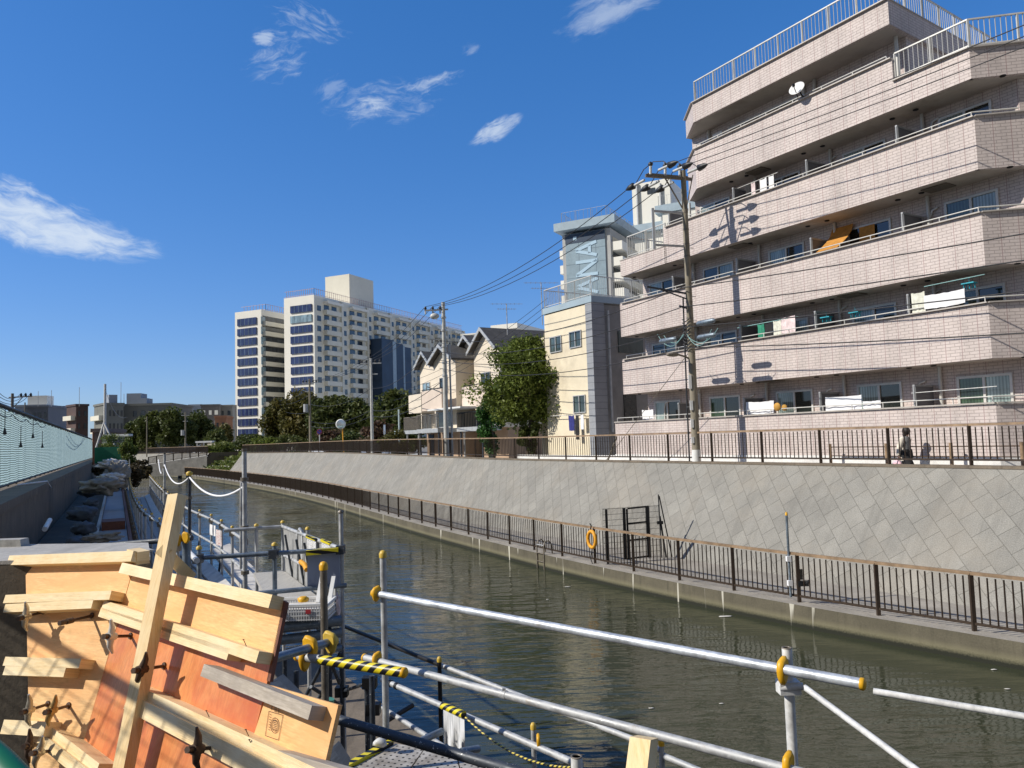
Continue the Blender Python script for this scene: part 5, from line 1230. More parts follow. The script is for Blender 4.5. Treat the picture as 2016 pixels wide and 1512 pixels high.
# ------------------------------------------------------------------ distant blocks
def block(label, x0, x1, ytop, d, ang, depth, mat, fl=3.0, wins=6, balc=None, wmat=glass_tower, extra=None, ybase=905, name='apartment_block', side=False):
    """a far building whose front spans x0..x1 of the view at distance d, its front turned by ang"""
    ex = V((math.cos(ang), math.sin(ang), 0)); ey = V((-math.sin(ang), math.cos(ang), 0))
    a = atd((x0+x1)/2, 880, d); a.z = 0; r0 = ray(x0, 880); r1 = ray(x1, 880)
    def hit(r): return EYE+r*((a-EYE).dot(ey)/r.dot(ey))
    p = hit(r0); q = hit(r1); p.z = q.z = 0; W = (q-p).length; zt = atd((x0+x1)/2, ytop, d).z; zb = 2.0
    t = thing(name, label, 'building', (p.x, p.y, 2.95), 'distant buildings')
    MB().prism([p+V((0, 0, zb)), q+V((0, 0, zb)), q+ey*depth+V((0, 0, zb)), p+ey*depth+V((0, 0, zb))], (0, 0, zt-zb)).build('wall', mat, t)
    nf = int((zt-5)/fl)
    for k in range(nf):
        z = zt-1.9-k*fl
        if z < 4: break
        for i in range(wins):
            c = p+ex*(W*(i+.5)/wins)-ey*.04+V((0, 0, z)); wv = W/wins*(.35+.2*((i*7+k*3) % 3)/2)
            if (i*5+k*3) % 7 == 0 and wins > 3: continue
            MB().box(c, (wv, .12, 1.3), (ex, ey, V((0, 0, 1)))).build('window', wmat, t)
        if balc:
            b0, b1 = balc; c = p+ex*(W*(b0+b1)/2)-ey*.6+V((0, 0, z-1.2))
            MB().box(c, (W*(b1-b0), 1.2, 1.1), (ex, ey, V((0, 0, 1)))).build('balcony', tower_conc, t)
        if side:
            c = p+ey*(depth*.5)-ex*.5+V((0, 0, z-1.0)); MB().box(c, (1.0, depth*.85, 1.1), (ex, ey, V((0, 0, 1)))).build('balcony', tower_cream, t)
    MB().prism([p-ex*.2-ey*.2+V((0, 0, zt)), q+ex*.2-ey*.2+V((0, 0, zt)), q+ex*.2+ey*(depth+.2)+V((0, 0, zt)), p-ex*.2+ey*(depth+.2)+V((0, 0, zt))], (0, 0, .5)).build('parapet', mat, t)
    if extra:
        for (f0, f1, hgt, mt) in extra:
            MB().prism([p+ex*W*f0+ey*2+V((0, 0, zt+.5)), p+ex*W*f1+ey*2+V((0, 0, zt+.5)), p+ex*W*f1+ey*6+V((0, 0, zt+.5)), p+ex*W*f0+ey*6+V((0, 0, zt+.5))], (0, 0, hgt)).build('roof_house', mt, t)
    return t
gg = plain('grey_green_wall', (.17, .175, .16), .85, var=.12, scale=.15); bg_ = plain('blue_grey_wall', (.15, .165, .195), .85, var=.15, scale=.1); pg = plain('pale_grey_wall', (.30, .34, .40), .85, var=.1, scale=.1)
dk = plain('charcoal_wall', (.11, .105, .105), .85, var=.15, scale=.1)
block('pale grey block with rooftop tank at the far left', 28, 88, 800, 210, R(8), 14, pg, 3, 5, extra=((.3, .95, 2.6, tower_white),))
block('dark blue grey block with glazed front at the far left', 49, 94, 802, 190, R(10), 16, bg_, 3, 4)
block('pale blue grey block between dark block and brown tower', 94, 126, 803, 200, R(14), 14, plain('mid_blue_wall', (.17, .21, .29), .85, var=.1, scale=.1), 3, 3)
block('dark brown brick block with cream side balconies', 149, 173, 799, 185, R(48), 6.5, brown_brick, 3, 2, side=True)
block('long grey green block behind the braced pole', 205, 243, 797, 175, R(42), 9, gg, 3, 5, side=True, extra=((.35, .8, 2.0, pg),))
block('grey block with ridge like roof house right of the grey green block', 242, 337, 798, 180, R(6), 16, gg, 3, 6, extra=((.0, .3, 2.6, pg), (.3, .42, 1.4, pg)))
block('pale panelled block behind the grove', 372, 396, 799, 230, R(8), 14, pg, 3, 3)
block('charcoal block with white stair lights behind the grove', 396, 432, 799, 220, R(14), 14, dk, 3, 3, wmat=tower_white)
block('dull grey block left of the white slab', 432, 458, 800, 225, R(4), 14, plain('dull_grey_wall', (.16, .16, .155), .85, var=.1, scale=.1), 3, 2)
block('small orange brick box below the dull grey block', 423, 445, 822, 190, R(10), 9, plain('orange_brick', (.33, .16, .09), .85, var=.12, scale=.4), 3, 2)
block('low house with rusty wall behind the braced pole', 182, 206, 851, 100, R(10), 8, plain('rusty_wall', (.20, .15, .13), .85), 3, 2, name='low_house')
block('distant white block peeking over the townhouse roofs', 914, 950, 657, 260, R(-25), 14, tower_white, 3, 4)
block('white rooftop box above the rightmost townhouse gable', 978, 1024, 646, 75, R(-28), 9, tower_white, 3, 3)
for x, y0, lab in ((75, 770, 'first'), (101, 768, 'second'), (156, 762, 'third'), (238, 752, 'fourth'), (244, 775, 'fifth')):
    mast(lab+' thin lightning rod from the left on the distant roofs', x, y0, 800, 178, .06, nm='lightning_rod')

# ------------------------------------------------------------------ left bank
L0 = V((-1.1, 9.3, 0)); EL = V((-.52, .854, 0)); NL = V((-.854, -.52, 0))
def LB_(s, o, z): return L0+EL*s+NL*o+V((0, 0, z))
# toe slab beside the water, ditch floor, levee under the viewer
MB().hexa([LB_(s, o, z) for z in (-1.0, .95) for s, o in ((-14, 0), (5.2, 0), (5.2, 3.0), (-14, 3.0))]).build('toe_slab', conc_dark, kind='structure')
WDr = V((-.459, .888, 0)); W0 = V((-11.8, 17.6, 0)); WN = V((.888, .459, 0))     # the netted wall line, its canal side
def WL_(s, o, z): return W0+WDr*s+WN*o+V((0, 0, z))
pts = [WL_(-22, 0, 2.0), WL_(100, 0, 2.0), LB_(110, 1.6, 2.0), LB_(60, .2, 2.0), LB_(5.2, .2, 2.0)]
pts = [WL_(-22, 0, 1.95), WL_(95, 0, 1.95), LB_(95, 1.2, 1.6), LB_(50, .6, 1.6), LB_(6, 1.6, 1.6), LB_(3, 2.6, 1.6), LB_(-14, 3.0, 1.6)]
mb = MB(); tri = tessellate_polygon([[V((p.x, p.y, 0)) for p in pts]]); mb.add(pts, [tuple(t) for t in tri]); mb.build('ditch_floor', mud, kind='structure')
# vertical bank face down to the water under the scaffold
mb = MB(); pl = [LB_(95, 1.2, 1.62), LB_(50, .6, 1.62), LB_(6, 1.6, 1.62), LB_(3, 2.6, 1.62), LB_(-14, 3.0, 1.62)]
for a, b in zip(pl, pl[1:]): mb.quad(a, b, b-V((0, 0, 2.6)), a-V((0, 0, 2.6)))
mb.build('bank_face', conc_dark, kind='structure')
mb = MB(); mb.add([V(p) for p in ((-7, -8, 2.9), (9, -8, 2.9), (3.2, 1.0, 2.9), (1.6, 1.9, 2.6), (-.6, 2.0, 2.5), (-4.2, 2.2, 2.6), (-7, 2.4, 2.6))], [tuple(range(7))]); mb.build('levee_crown', soil, kind='structure')
mb = MB(); mb.quad(V((9, -8, 2.88)), V((3.2, 1.0, 2.88)), V((4.6, 1.8, .9)), V((12, -8, .9))); mb.quad(V((3.2, 1.0, 2.88)), V((-7, 2.4, 2.58)), V((-7, 5.5, 1.0)), V((3.0, 4.6, .9))); mb.build('levee_slope', mud, kind='structure')
mb = MB(); mb.add([WL_(-40, -.4, 2.6), WL_(110, -.4, 2.6), V((-3000, 1700, 2.6)), V((-3000, -400, 2.6))], [(0, 1, 2, 3)]); mb.build('ground', asphalt, kind='structure')
# concrete wall with net fence
mb = MB(); prof = [(0, 1.0), (0, 3.42), (.04, 3.58), (-.42, 3.58), (-.42, 1.0)]
mb.hexa([WL_(s, o, z) for z in (1.0, 3.40) for s, o in ((-5.5, .5), (76, .5), (76, -.42), (-5.5, -.42))]); mb.hexa([WL_(s, o, z) for z in (3.40, 3.58) for s, o in ((-5.55, .53), (76, .53), (76, -.45), (-5.55, -.45))])
tag(mb.build('retaining_wall', conc_dark), 'long stained concrete wall carrying the cyan netting', 'wall')
nf = thing('netting_fence', 'long pale cyan netting fence with dark top bar along the concrete wall', 'fence', tuple(WL_(0, -.25, 3.58)))
for k in range(-3, 41):
    s0, s1 = k*1.9, k*1.9+1.9
    mb = MB(); n = 4; vs = []; fs = []; uvs = []
    for i in range(n+1):
        for j in range(3):
            bow = .05*math.sin(math.pi*i/n)*(1 if j else .6); vs.append(WL_(s0+1.9*i/n, -.24+bow*.5, 3.68+j*.98-(.06*math.sin(math.pi*i/n) if j == 2 else 0)))
    for i in range(n):
        for j in range(2):
            fs.append((i*3+j, (i+1)*3+j, (i+1)*3+j+1, i*3+j+1)); uvs.append([(s0+1.9*i/n, j*.98), (s0+1.9*(i+1)/n, j*.98), (s0+1.9*(i+1)/n, (j+1)*.98), (s0+1.9*i/n, (j+1)*.98)])
    mb.add(vs, fs, True, uvs); mb.build('net_panel', net, nf, recalc=False)
    MB().tube(WL_(s0, -.28, 3.4), WL_(s0, -.28, 5.72), .028, 6).build('post', steel_dark, nf)
MB().tube(WL_(-5.7, -.22, 5.68), WL_(76, -.22, 5.68), .06, 7).build('top_bar', black_iron, nf)
MB().tube(WL_(-5.7, -.2, 3.66), WL_(76, -.2, 3.66), .03, 6).build('bottom_bar', black_iron, nf)
sl = thing('string_light', 'black cable with hanging bulbs looped along the netting fence', 'string light', tuple(WL_(1, -.1, 5.5)))
mb = MB(); prev = None
for k in range(4):
    p = WL_(-.5+3.4*k, -.1, 5.5); q = WL_(2.9+3.4*k, -.1, 5.5); mb.ptube([p.lerp(q, i/6)-V((0, 0, .12*4*(i/6)*(1-i/6))) for i in range(7)], .012, 5)
    c = WL_(.9+3.4*k, -.05, 5.1-.3*(k % 2)); MB().lathe(c, (0, 0, -1), [(0, .015), (.05, .025), (.1, .035), (.15, .05), (.165, .02)], 8).build('bulb', rubber, sl); mb.tube(c, c+V((0, 0, .45)), .01, 5)
mb.build('cable', rubber, sl)
tag(MB().ptube([WL_(4.2, -.1, 3.6), WL_(4.6, .2, 3.62), WL_(5.6, .5, 3.62), WL_(6.1, .57, 3.4)], .022, 6).build('rope_end', cloth_white), 'white rope end lying on the concrete wall top', 'rope')
# ditch: bench, cast wall with formwork, sheets and bags
tag(MB().hexa([WL_(s, o, z) for z in (1.9, 2.15) for s, o in ((-4.5, .55), (50, .55), (50, 1.9), (-4.5, 2.2))]).build('ditch_bench', conc_shade), 'smooth concrete bench at the foot of the wall', 'concrete bench')
fz = 2.62
fa = atz(222, 1076, fz); fb = atz(226, 968, fz); fd = (fb-fa).normalized(); fn = V((fd.y, -fd.x, 0))
cw = thing('wall_formwork', 'narrow timber formed wall under construction running along the ditch', 'formwork', tuple(fa))
fl_ = (fb-fa).length
def FM(s, o, z): return fa+fd*s+fn*o+V((0, 0, z-fz))
MB().hexa([FM(s, o, z) for z in (1.0, fz-.03) for s, o in ((-3.4, -.28), (fl_*2.6, -.28), (fl_*2.6, .28), (-3.4, .28))]).build('fresh_concrete', plain('fresh_concrete', (.30, .28, .28), .7, var=.12, scale=2), cw)
MB().hexa([FM(s, o, z) for z in (.9, fz+.06) for s, o in ((-3.4, -.36), (fl_*2.6, -.36), (fl_*2.6, -.29), (-3.4, -.29))]).build('form_board', plank, cw)
MB().hexa([FM(s, o, z) for z in (.9, fz+.02) for s, o in ((-3.4, .29), (fl_*2.6, .29), (fl_*2.6, .36), (-3.4, .36))]).build('form_board', ply_edge, cw)
MB().tube(FM(-3.4, .5, fz-.05), FM(fl_*2.4, .5, fz-.02), .03, 6).tube(FM(-3.4, .62, fz-.35), FM(fl_*2.4, .62, fz-.3), .03, 6).build('wale_pipe', steel_dark, cw)
MB().box(FM(4.2, 0, fz+.06), (.5, .9, .22), (fn, fd, V((0, 0, 1)))).build('cross_block', ply_edge, cw)
[MB().box(FM(-3+1.1*i, .42, fz-.25), (.06, .06, .6)).build('form_strut', steel_rust, cw) for i in range(24)]
for i, (x, y, d, rad, mt, lab) in enumerate(((200, 958, 24, (.52, .55, .24), tarp, 'grey sheet heaped over the formed wall in the ditch'), (220, 940, 31, (.42, .5, .17), tarp_white, 'cream sheet bunched on top of the formed wall'), (221, 914, 42, (.5, .9, .26), tarp_white, 'white sheet wrapped over the far end of the formed wall'), (232, 936, 36, (.34, .9, .62), tarp, 'grey sheet hanging between the white sheets'), (204, 1058, 13.6, (.30, .22, .09), tarp, 'crumpled grey sheet beside the near end of the formed wall'), (245, 1086, 11.5, (.32, .2, .06), tarp_white, 'flat pale sheet behind the plywood formwork'))):
    c = atd(x, y, d); tag(MB().blob(c, rad, i+2, .55, 1.25, 4).build('tarpaulin', mt), lab, 'sheet', 'sheets in the ditch')
for i, (x, y, d, rr) in enumerate(((164, 1040, 15.5, .22), (162, 1012, 18, .3), (180, 990, 21, .2), (178, 966, 25, .34), (152, 1068, 13.8, .18))):
    c = atd(x, y, d); tag(MB().blob(c, (rr, rr*.9, rr*.6), i+20, .45, 1.1, 3).build('sandbag', sandbag), '%s blue grey sandbag from the near end of the ditch' % ('second', 'third', 'fourth', 'fifth', 'first')[i], 'sandbag', 'sandbags in the ditch')
tag(MB().tube(atd(88, 1042, 15), atd(98, 1024, 16.2), .05, 8).build('bottle_tube', white_paint), 'white tube lying in the ditch at the wall foot', 'tube')
# old concrete stub at the near left and block on it
st = thing('concrete_stub', 'rough old concrete wall end left of the plywood panels', 'wall', (-2.6, 3.3, 2.6))
zs = 4.5-(1110-890)/1500*3.35
a = [atz(x, y, zs) for x, y in ((-160, 1118), (296, 1105), (292, 1076), (-160, 1082))]
low_ = [V((p.x, p.y, 1.6)) for p in a]
mb = MB(); mb.hexa(low_+a); o = mb.build('wall', conc_shade, st); MB().hexa([p+V((0, 0, .004)) for p in a]+[p+V((0, 0, .02)) for p in a]).build('cap', conc, st)  # shade is in the face colour; pale cap layer colours the top as sunlit
c = atz(22, 1083, zs); MB().hexa([c+V((x, y, z)) for z, k in ((-.02, 1), (.055, .85)) for x, y in ((-.16*k, -.03*k), (.075*k, -.035*k), (.07*k, .05*k), (-.16*k, .05*k))]).build('loose_block', conc, st)
# ------------------------------------------------------------------ scaffold walkway along the bank
PR = .0243
outer = [atd(x, y, d) for x, y, d in ((482, 1065, 11.4), (424, 1027, 14.6), (396, 1016, 15.9), (370, 1003, 17.5), (339, 982, 21.3), (310, 957, 29.0), (295, 941, 38.5))]
outer = [V((p.x, p.y, 3.08)) for p in outer]
outer = resample(smooth(outer, 2), 1.35)
inner = [p+V((-(q-p).y, (q-p).x, 0)).normalized()*.92 for p, q in zip(outer, outer[1:]+[outer[-1]*2-outer[-2]])]
wk = thing('scaffold_walkway', 'long curving scaffold walkway with pipe handrails hugging the left bank', 'scaffold', tuple(outer[0]))
u = lambda h: V((0, 0, h))
for path, nm in ((outer, 'outer'), (inner, 'inner')):
    MB().ptube(path, PR*1.05, 7).build('handrail', steel, wk)
    if nm == 'outer': MB().ptube([p-u(.45) for p in path], PR, 7).build('midrail', steel, wk)
    for i, p in enumerate(path):
        MB().tube(p-u(1.9 if nm == 'outer' else 1.5), p+u(.07), PR, 7).build('post', steel, wk)
        MB().lathe(p+u(.07), (0, 0, 1), [(0, .028), (.025, .028), (.035, .016)], 8).build('post_cap', yellow2, wk)
        MB().box(p-u(.02), (.075, .075, .09)).build('coupler', steel_rust, wk)
for i in range(len(outer)-1):
    a, b, c, d = outer[i], outer[i+1], inner[i+1], inner[i]
    for k in range(4):
        f0, f1 = k/4+.012, (k+1)/4-.012
        q = [a.lerp(d, f0), b.lerp(c, f0), b.lerp(c, f1), a.lerp(d, f1)]
        MB().hexa([p-u(1.04) for p in q]+[p-u(1.0) for p in q]).build('plank', plank, wk)
    MB().hexa([p-u(.99) for p in (a.lerp(d, .02), b.lerp(c, .02), b.lerp(c, .24), a.lerp(d, .24))]+[a.lerp(d, .02)-u(.86), b.lerp(c, .02)-u(.86), b.lerp(c, .24)-u(.96), a.lerp(d, .24)-u(.96)]).build('toe_board', plain('aluminium_board', (.52, .50, .46), .6, .2, var=.25, scale=5), wk)
    MB().tube(a-u(1.06)+(a-d)*.1, d-u(1.06)-(a-d)*.1, PR, 6).build('transom', steel_dark, wk)
    if i % 2 == 0: MB().tube(a-u(.5), b-u(1.9), .02, 6).build('brace', steel_dark, wk)
for p, h in ((inner[-1], .9), (inner[-2], .6)): MB().tube(p-u(1), p+u(h), PR, 6).build('tall_post', steel, wk)
# stray pale strip of paving between the walkway and the form panels
a = atz(415, 1082, 2.25); b = atz(452, 1070, 2.25); c = atz(552, 1168, 2.25); d = atz(500, 1180, 2.25)
tag(MB().hexa([p-u(.08) for p in (a, b, c, d)]+[a, b, c, d]).build('deck_ramp', plain('pale_deck', (.56, .53, .48), .8, var=.2, scale=6)), 'pale ramp deck at the near end of the scaffold walkway', 'ramp')
# rope posts
rp = []
for x, y0, y1, d, r, mt, cap, lab in ((324, 893, 1005, 24.0, .035, steel, None, 'thin grey scaffold pole standing by the far end of the white rope'), (373, 936, 1052, 14.6, .032, steel_dark, yellow2, 'dark rope post with yellow cap in mid walkway'), (481, 886, 1163, 11.2, .036, steel, None, 'tall galvanised pole at the near end of the white rope')):
    p = atd(x, y0, d); q = V((p.x, p.y, 1.7)); t = thing('scaffold_pole', lab, 'pole', tuple(q), 'poles carrying the white rope')
    MB().tube(q, p, r, 8).build('shaft', mt, t)
    if cap: MB().lathe(p, (0, 0, 1), [(0, .055), (.05, .07), (.08, .03)], 8).build('cap', cap, t)
    else: MB().lathe(p-u(.02), (0, 0, 1), [(0, .04), (.04, .045)], 8).build('cap', steel_rust, t)
    for k in (.45, 1.15, 1.8): MB().lathe(p-u(k), (0, 0, 1), [(0, r*1.7), (.05, r*1.7)], 8).build('collar', steel_rust, t)
    rp.append(p)
MB().tube(atd(475, 950, 11.3), atd(474, 1120, 11.3), .02, 6).build('scaffold_pole', steel, label='thinner pole clamped beside the tall galvanised pole', cat='pole', group='poles carrying the white rope')
def rope(a, b, sag, lab): tag(MB().ptube([a.lerp(b, i/14)-u(4*sag*(i/14)*(1-i/14)) for i in range(15)], .017, 6).build('rope', cloth_white), lab, 'rope', 'white rope spans')
rope(rp[0]-u(.35), rp[1]-u(.03), .32, 'far span of the white rope above the water')
rope(rp[1]-u(.03), V((rp[2].x, rp[2].y, atd(478, 957, 11.2).z)), .24, 'near span of the white rope above the water')
rope(atd(312, 905, 27), atd(323, 912, 24), .4, 'short farthest span of the white rope')

# ------------------------------------------------------------------ platform over the water
pf = thing('scaffold_platform', 'scaffold platform over the water with grey canvas and hazard bars', 'scaffold', tuple(atz(560, 1195, 2.8)))
fL = atd(392, 1101, 7.75); fR = atd(672, 1079, 8.1); zt = 3.37
fL.z = fR.z = zt; dirw = V((-.49, .872, 0)); bR = fR+dirw*2.75; bL = fL+dirw*2.6
MB().tube(fL-V((.15, 0, 0)), fR+V((.04, 0, 0)), PR, 8).build('handrail', steel_blue, pf); MB().tube(fL+V((.55, .05, -.38)), fR+V((.05, 0, -.38)), PR, 8).build('midrail', steel_blue, pf)
MB().tube(bR, bR+(bL-bR)*.55, PR, 7).build('handrail', steel, pf); MB().tube(fR-u(.38), bR-u(.38), PR, 7).build('midrail', steel, pf); MB().tube(fR, bR, PR, 7).build('handrail', steel, pf)
mid = fL.lerp(fR, .52)
for p, z0, z1, mt in ((fR, .2, 4.5-(1010-871)/1500*8.1, steel), (mid, 2.6, 3.45, steel_blue), (fL, 2.2, 3.46, steel_blue), (bR, .2, 3.42, steel), (fR+dirw*1.4, .2, 3.45, steel), (bR+(bL-bR)*.25, .3, 3.4, steel)):
    MB().tube(V((p.x, p.y, z0)), V((p.x, p.y, z1)), PR, 8).build('post', mt, pf); MB().lathe(V((p.x, p.y, z1)), (0, 0, 1), [(0, .032), (.02, .032), (.035, .015)], 8).build('post_cap', yellow2 if p is not fR else steel_rust, pf)
for p in (fR, mid, fL): MB().box(V((p.x, p.y-.03, zt)), (.08, .1, .09)).build('coupler', steel_dark, pf)
# deck and beams
dq = [V((p.x, p.y, 2.78)) for p in (fL.lerp(fR, .58)+V((0, -.25, 0)), fR+V((0, -.25, 0)), bR, bR+(bL-bR)*.28)]
MB().hexa([p-u(.05) for p in dq]+dq).build('deck', plank, pf)
for z, o_, r in ((2.70, -.32, .055), (2.58, -.32, .05), (2.42, -.3, .03)):
    MB().tube(V((fL.x+.6, fL.y+o_, z)), V((fR.x+.06, fR.y+o_, z)), r, 8).build('beam', steel_blue, pf)
MB().tube(fR+V((.05, -.3, -.95)), fR+dirw*2.7-u(.95), .03, 7).build('beam', steel_dark, pf)
for s in (.0, .45, .95): q = fL.lerp(fR, s); MB().tube(V((q.x, q.y-.28, .4)), V((q.x, q.y-.28, 2.7)), PR, 7).build('leg', steel_dark, pf)
MB().tube(V((fR.x, fR.y-.28, 2.5)), V((fR.x-1.2, fR.y+.8, .6)), .02, 6).build('brace', steel_dark, pf); MB().tube(V((fR.x+.02, fR.y-.2, 2.35)), V((fR.x-.5, fR.y-.3, 1.3)), .02, 6).build('brace', steel_dark, pf)
# mesh side and screens
k0 = fR+dirw*.25; k1 = bR
MB().hexa([p+u(z)+w_ for z in (-.62, -.02) for p, w_ in ((k0, V()), (k1, V()), (k1, V((.012, .006, 0))), (k0, V((.012, .006, 0))))]).build('mesh_side', mesh_grey, pf)
for s in (.5, 1.2, 1.6, 2.2): q = fR+dirw*s; MB().tube(q-u(.62), q-u(.05)-V((.08, .05, 0)), .015, 6).build('brace', steel_rust if s == .5 else steel_dark, pf)
MB().ptube([fR+dirw*1.9-u(.6), fR+dirw*1.9+u(.0), fR+dirw*1.8+u(.05), fR+dirw*1.65+u(.02), fR+dirw*1.65-u(.6)], .022, 7).build('bent_pipe', steel, pf)
def sheet(name, label, tl_, tr_, hgt, mat, cat, fold=.015, par=None, lean=V((0, 0, 0)), group=None):
    mb = MB(); vs = []; n = 8
    for j in range(6):
        for i in range(n+1): vs.append(tl_.lerp(tr_, i/n)-u(hgt*j/5)+lean*(j/5)+V((0, -1, 0))*fold*math.sin(i*1.7+j*.6)*j/5)
    f = [(j*(n+1)+i, j*(n+1)+i+1, (j+1)*(n+1)+i+1, (j+1)*(n+1)+i) for j in range(5) for i in range(n)]
    uv = [[(i/n, 1-j/5), ((i+1)/n, 1-j/5), ((i+1)/n, 1-(j+1)/5), (i/n, 1-(j+1)/5)] for j in range(5) for i in range(n)]
    mb.add(vs, f, True, uv); o = mb.build(name, mat, par, recalc=False)
    return tag(o, label, cat, group)
a = atd(605, 1093, 8.0); b = atd(668, 1087, 8.05)
sheet('canvas_screen', 'blue grey canvas screen hung under the hazard bar of the platform', a, b, .36, sheet_grey, 'screen')
tag(MB().beam(a+u(.03)+V((0, -.03, 0)), b+u(.03)+V((0, -.03, 0)), .09, .05).build('hazard_bar', hazard), 'yellow and black hazard bar above the canvas screen', 'hazard bar')
def notice_mat(nm, seed, col=(.74, .74, .72), ink=(.08, .1, .16), bars=14.0):
    m, nt, Bq, N, L = new_mat(nm); v = uvnode(N, L, (1, 1, 1)); f = nz(N, L, uvnode(N, L, (9, bars, 1)), 1.6+seed*.1, 2, .5); r = ramp(N, .56, .6); L.new(f, r.inputs[0])
    L.new(mix(N, L, r.outputs[0], col, ink), Bq.inputs['Base Color']); Bq.inputs['Roughness'].default_value = .7; return m
nm1 = notice_mat('printed_notice', 1)
for i, (x, y, s) in enumerate(((613, 1058, .0), (642, 1066, .0))):
    a = atd(x-9, y, 9.0-.45*i); b = atd(x+9, y+7, 8.85-.45*i)
    sheet('notice_sheet', '%s printed white notice with striped top on the mesh side' % ('left', 'right')[i], a, b, .16, nm1, 'notice', group='notices on the mesh side')
    tag(MB().beam(a+u(.015), b+u(.015), .03, .03).build('tape_strip', hazard), 'hazard tape on the %s printed notice' % ('left', 'right')[i], 'tape')
for i, (x, y, d) in enumerate(((419, 1032, 14.8), (431, 1042, 14.0))):
    a = atd(x-6, y, d); b = atd(x+5, y+3, d-.3); sheet('notice_tag', '%s small notice hung from the walkway handrail' % ('white blank', 'red and white')[i], a, b, .28 if i else .2, notice_mat('tag_notice', 4, (.72, .66, .64), (.4, .06, .06), 5) if i else cloth_white, 'notice')
# basket on the platform
bk = thing('wire_basket', 'white plastic mesh basket with red labels on the platform deck', 'basket', tuple(atd(593, 1190, 7.6)))
c = V((atd(593, 1180, 7.6).x, atd(593, 1180, 7.6).y, 2.78)); mb = MB(); w2, d2, h2 = .30, .18, .15
for z in (.01, .05, .09, .13, h2):
    for p, q in (((-w2, -d2), (w2, -d2)), ((w2, -d2), (w2, d2)), ((w2, d2), (-w2, d2)), ((-w2, d2), (-w2, -d2))): mb.beam(c+V((*p, z)), c+V((*q, z)), .008 if z < h2 else .022, .008 if z < h2 else .022)
for i in range(25): mb.beam(c+V((-w2+w2*2*i/24, -d2, 0)), c+V((-w2+w2*2*i/24, -d2, h2)), .007, .007); mb.beam(c+V((-w2+w2*2*i/24, d2, 0)), c+V((-w2+w2*2*i/24, d2, h2)), .007, .007)
for i in range(10): mb.beam(c+V((-w2, -d2+d2*2*i/9, 0)), c+V((-w2, -d2+d2*2*i/9, h2)), .007, .007); mb.beam(c+V((w2, -d2+d2*2*i/9, 0)), c+V((w2, -d2+d2*2*i/9, h2)), .007, .007)
mb.build('mesh_body', white_paint, bk); MB().box(c+V((0, 0, .06)), (w2*1.8, d2*1.7, .1)).build('packing', tarp_white, bk)
red = plain('red_label', (.45, .03, .04), .6)
for dx in (-.22, .12): MB().box(c+V((dx, -d2-.012, .09)), (.05, .006, .04)).build('label', red, bk)
tag(MB().lathe(c+V((.02, 0, .15)), (0, 0, 1), [(0, .05), (.03, .06), (.05, .03)], 8).build('tape_roll', yellow), 'yellow tape roll on top of the mesh basket', 'tape roll')
for i, (x, y) in enumerate(((628, 1165), (651, 1165))):
    p = atd(x-3, y+22, 7.7); q = atd(x+6, y-30, 7.9); tag(MB().beam(p, q, .04, .02).build('plastic_strip', white_paint), '%s white strip leaning behind the yellow capped post' % ('left', 'right')[i], 'strip', 'white strips on the platform')
p = atd(664, 1192, 8.0); tag(MB().blob(p, (.03, .03, .12), 9, .5, 1.2, 3).build('tied_cloth', cloth_pink), 'pinkish cloth tied to the platform corner post', 'cloth')
tag(MB().ptube([atd(592, 1106, 8.6), atd(600, 1112, 8.5), atd(604, 1122, 8.4)], .03, 6).build('orange_hose', orange), 'short orange hose on the platform mesh', 'hose')

# ------------------------------------------------------------------ near handrails
def clampm(par, p, axis, mt=yellow, s=1.0):
    ax = V(axis).normalized(); a = V((0, 0, 1)); b = ax.cross(a).normalized(); mb = MB(); n = 14; prof = []
    vs = []
    for k in range(n):
        t = 2*math.pi*k/n; rr = .046*s*(1+.14*math.cos(t*2+.7)+.1*math.sin(t*3)); vs.append((b*math.cos(t)*rr*.78+a*math.sin(t)*rr*1.32))
    hw_ = .014*s; ring = [p+v*f+ax*h for h, f in ((-hw_, .82), (-hw_*.5, 1), (hw_*.5, 1), (hw_, .82)) for v in vs]
    mb.add(ring, [(r*n+k, r*n+(k+1) % n, (r+1)*n+(k+1) % n, (r+1)*n+k) for r in range(3) for k in range(n)], True); mb.add(ring[:n], [tuple(range(n-1, -1, -1))]); mb.add(ring[-n:], [tuple(range(n))])
    return mb.build('clamp_cover', mt, par)
def cap(par, p, axis, mt=yellow, s=1.0): ax = V(axis).normalized(); return MB().lathe(p, ax, [(0, .0275*s), (.014*s, .028*s), (.02*s, .022*s), (.022*s, .01)], 12).build('end_cap', mt, par)
def pipe(lab, p, q, mt=steel, r=PR, caps=(1, 1), name='scaffold_pipe', group='scaffold pipes in the foreground', capm=yellow, joint=None):
    t = thing(name, lab, 'pipe', tuple(p), group); MB().tube(p, q, r, 14).build('tube', mt, t); d = (q-p).normalized()
    if caps[0]: cap(t, p, -d, capm, r/PR)
    if caps[1]: cap(t, q, d, capm, r/PR)
    if joint:
        for f in joint: c = p.lerp(q, f); MB().lathe(c, d, [(-.02, r*1.1), (.02, r*1.1)], 12).box(c+u(r*1.2), (.02, .02, .02)).build('joint_pin', steel, t)
    return t
gu0 = atd(737, 1168, 5.62); gu1 = atd(1694, 1346, 3.42)
gm0 = atd(719, 1295, 5.5); gm1 = atd(1600, 1528, 3.42)
pU = pipe('bright upper guard pipe with yellow end cap crossing the foreground', gu0, gu1, steel_new)
clampm(pU, atd(741, 1168, 5.58), gu1-gu0, yellow); clampm(pU, atd(1541, 1319, 3.66), gu1-gu0, yellow, 1.15)
pM = pipe('dull lower guard pipe running below the bright guard pipe', gm0, gm1, steel, joint=(.42,))
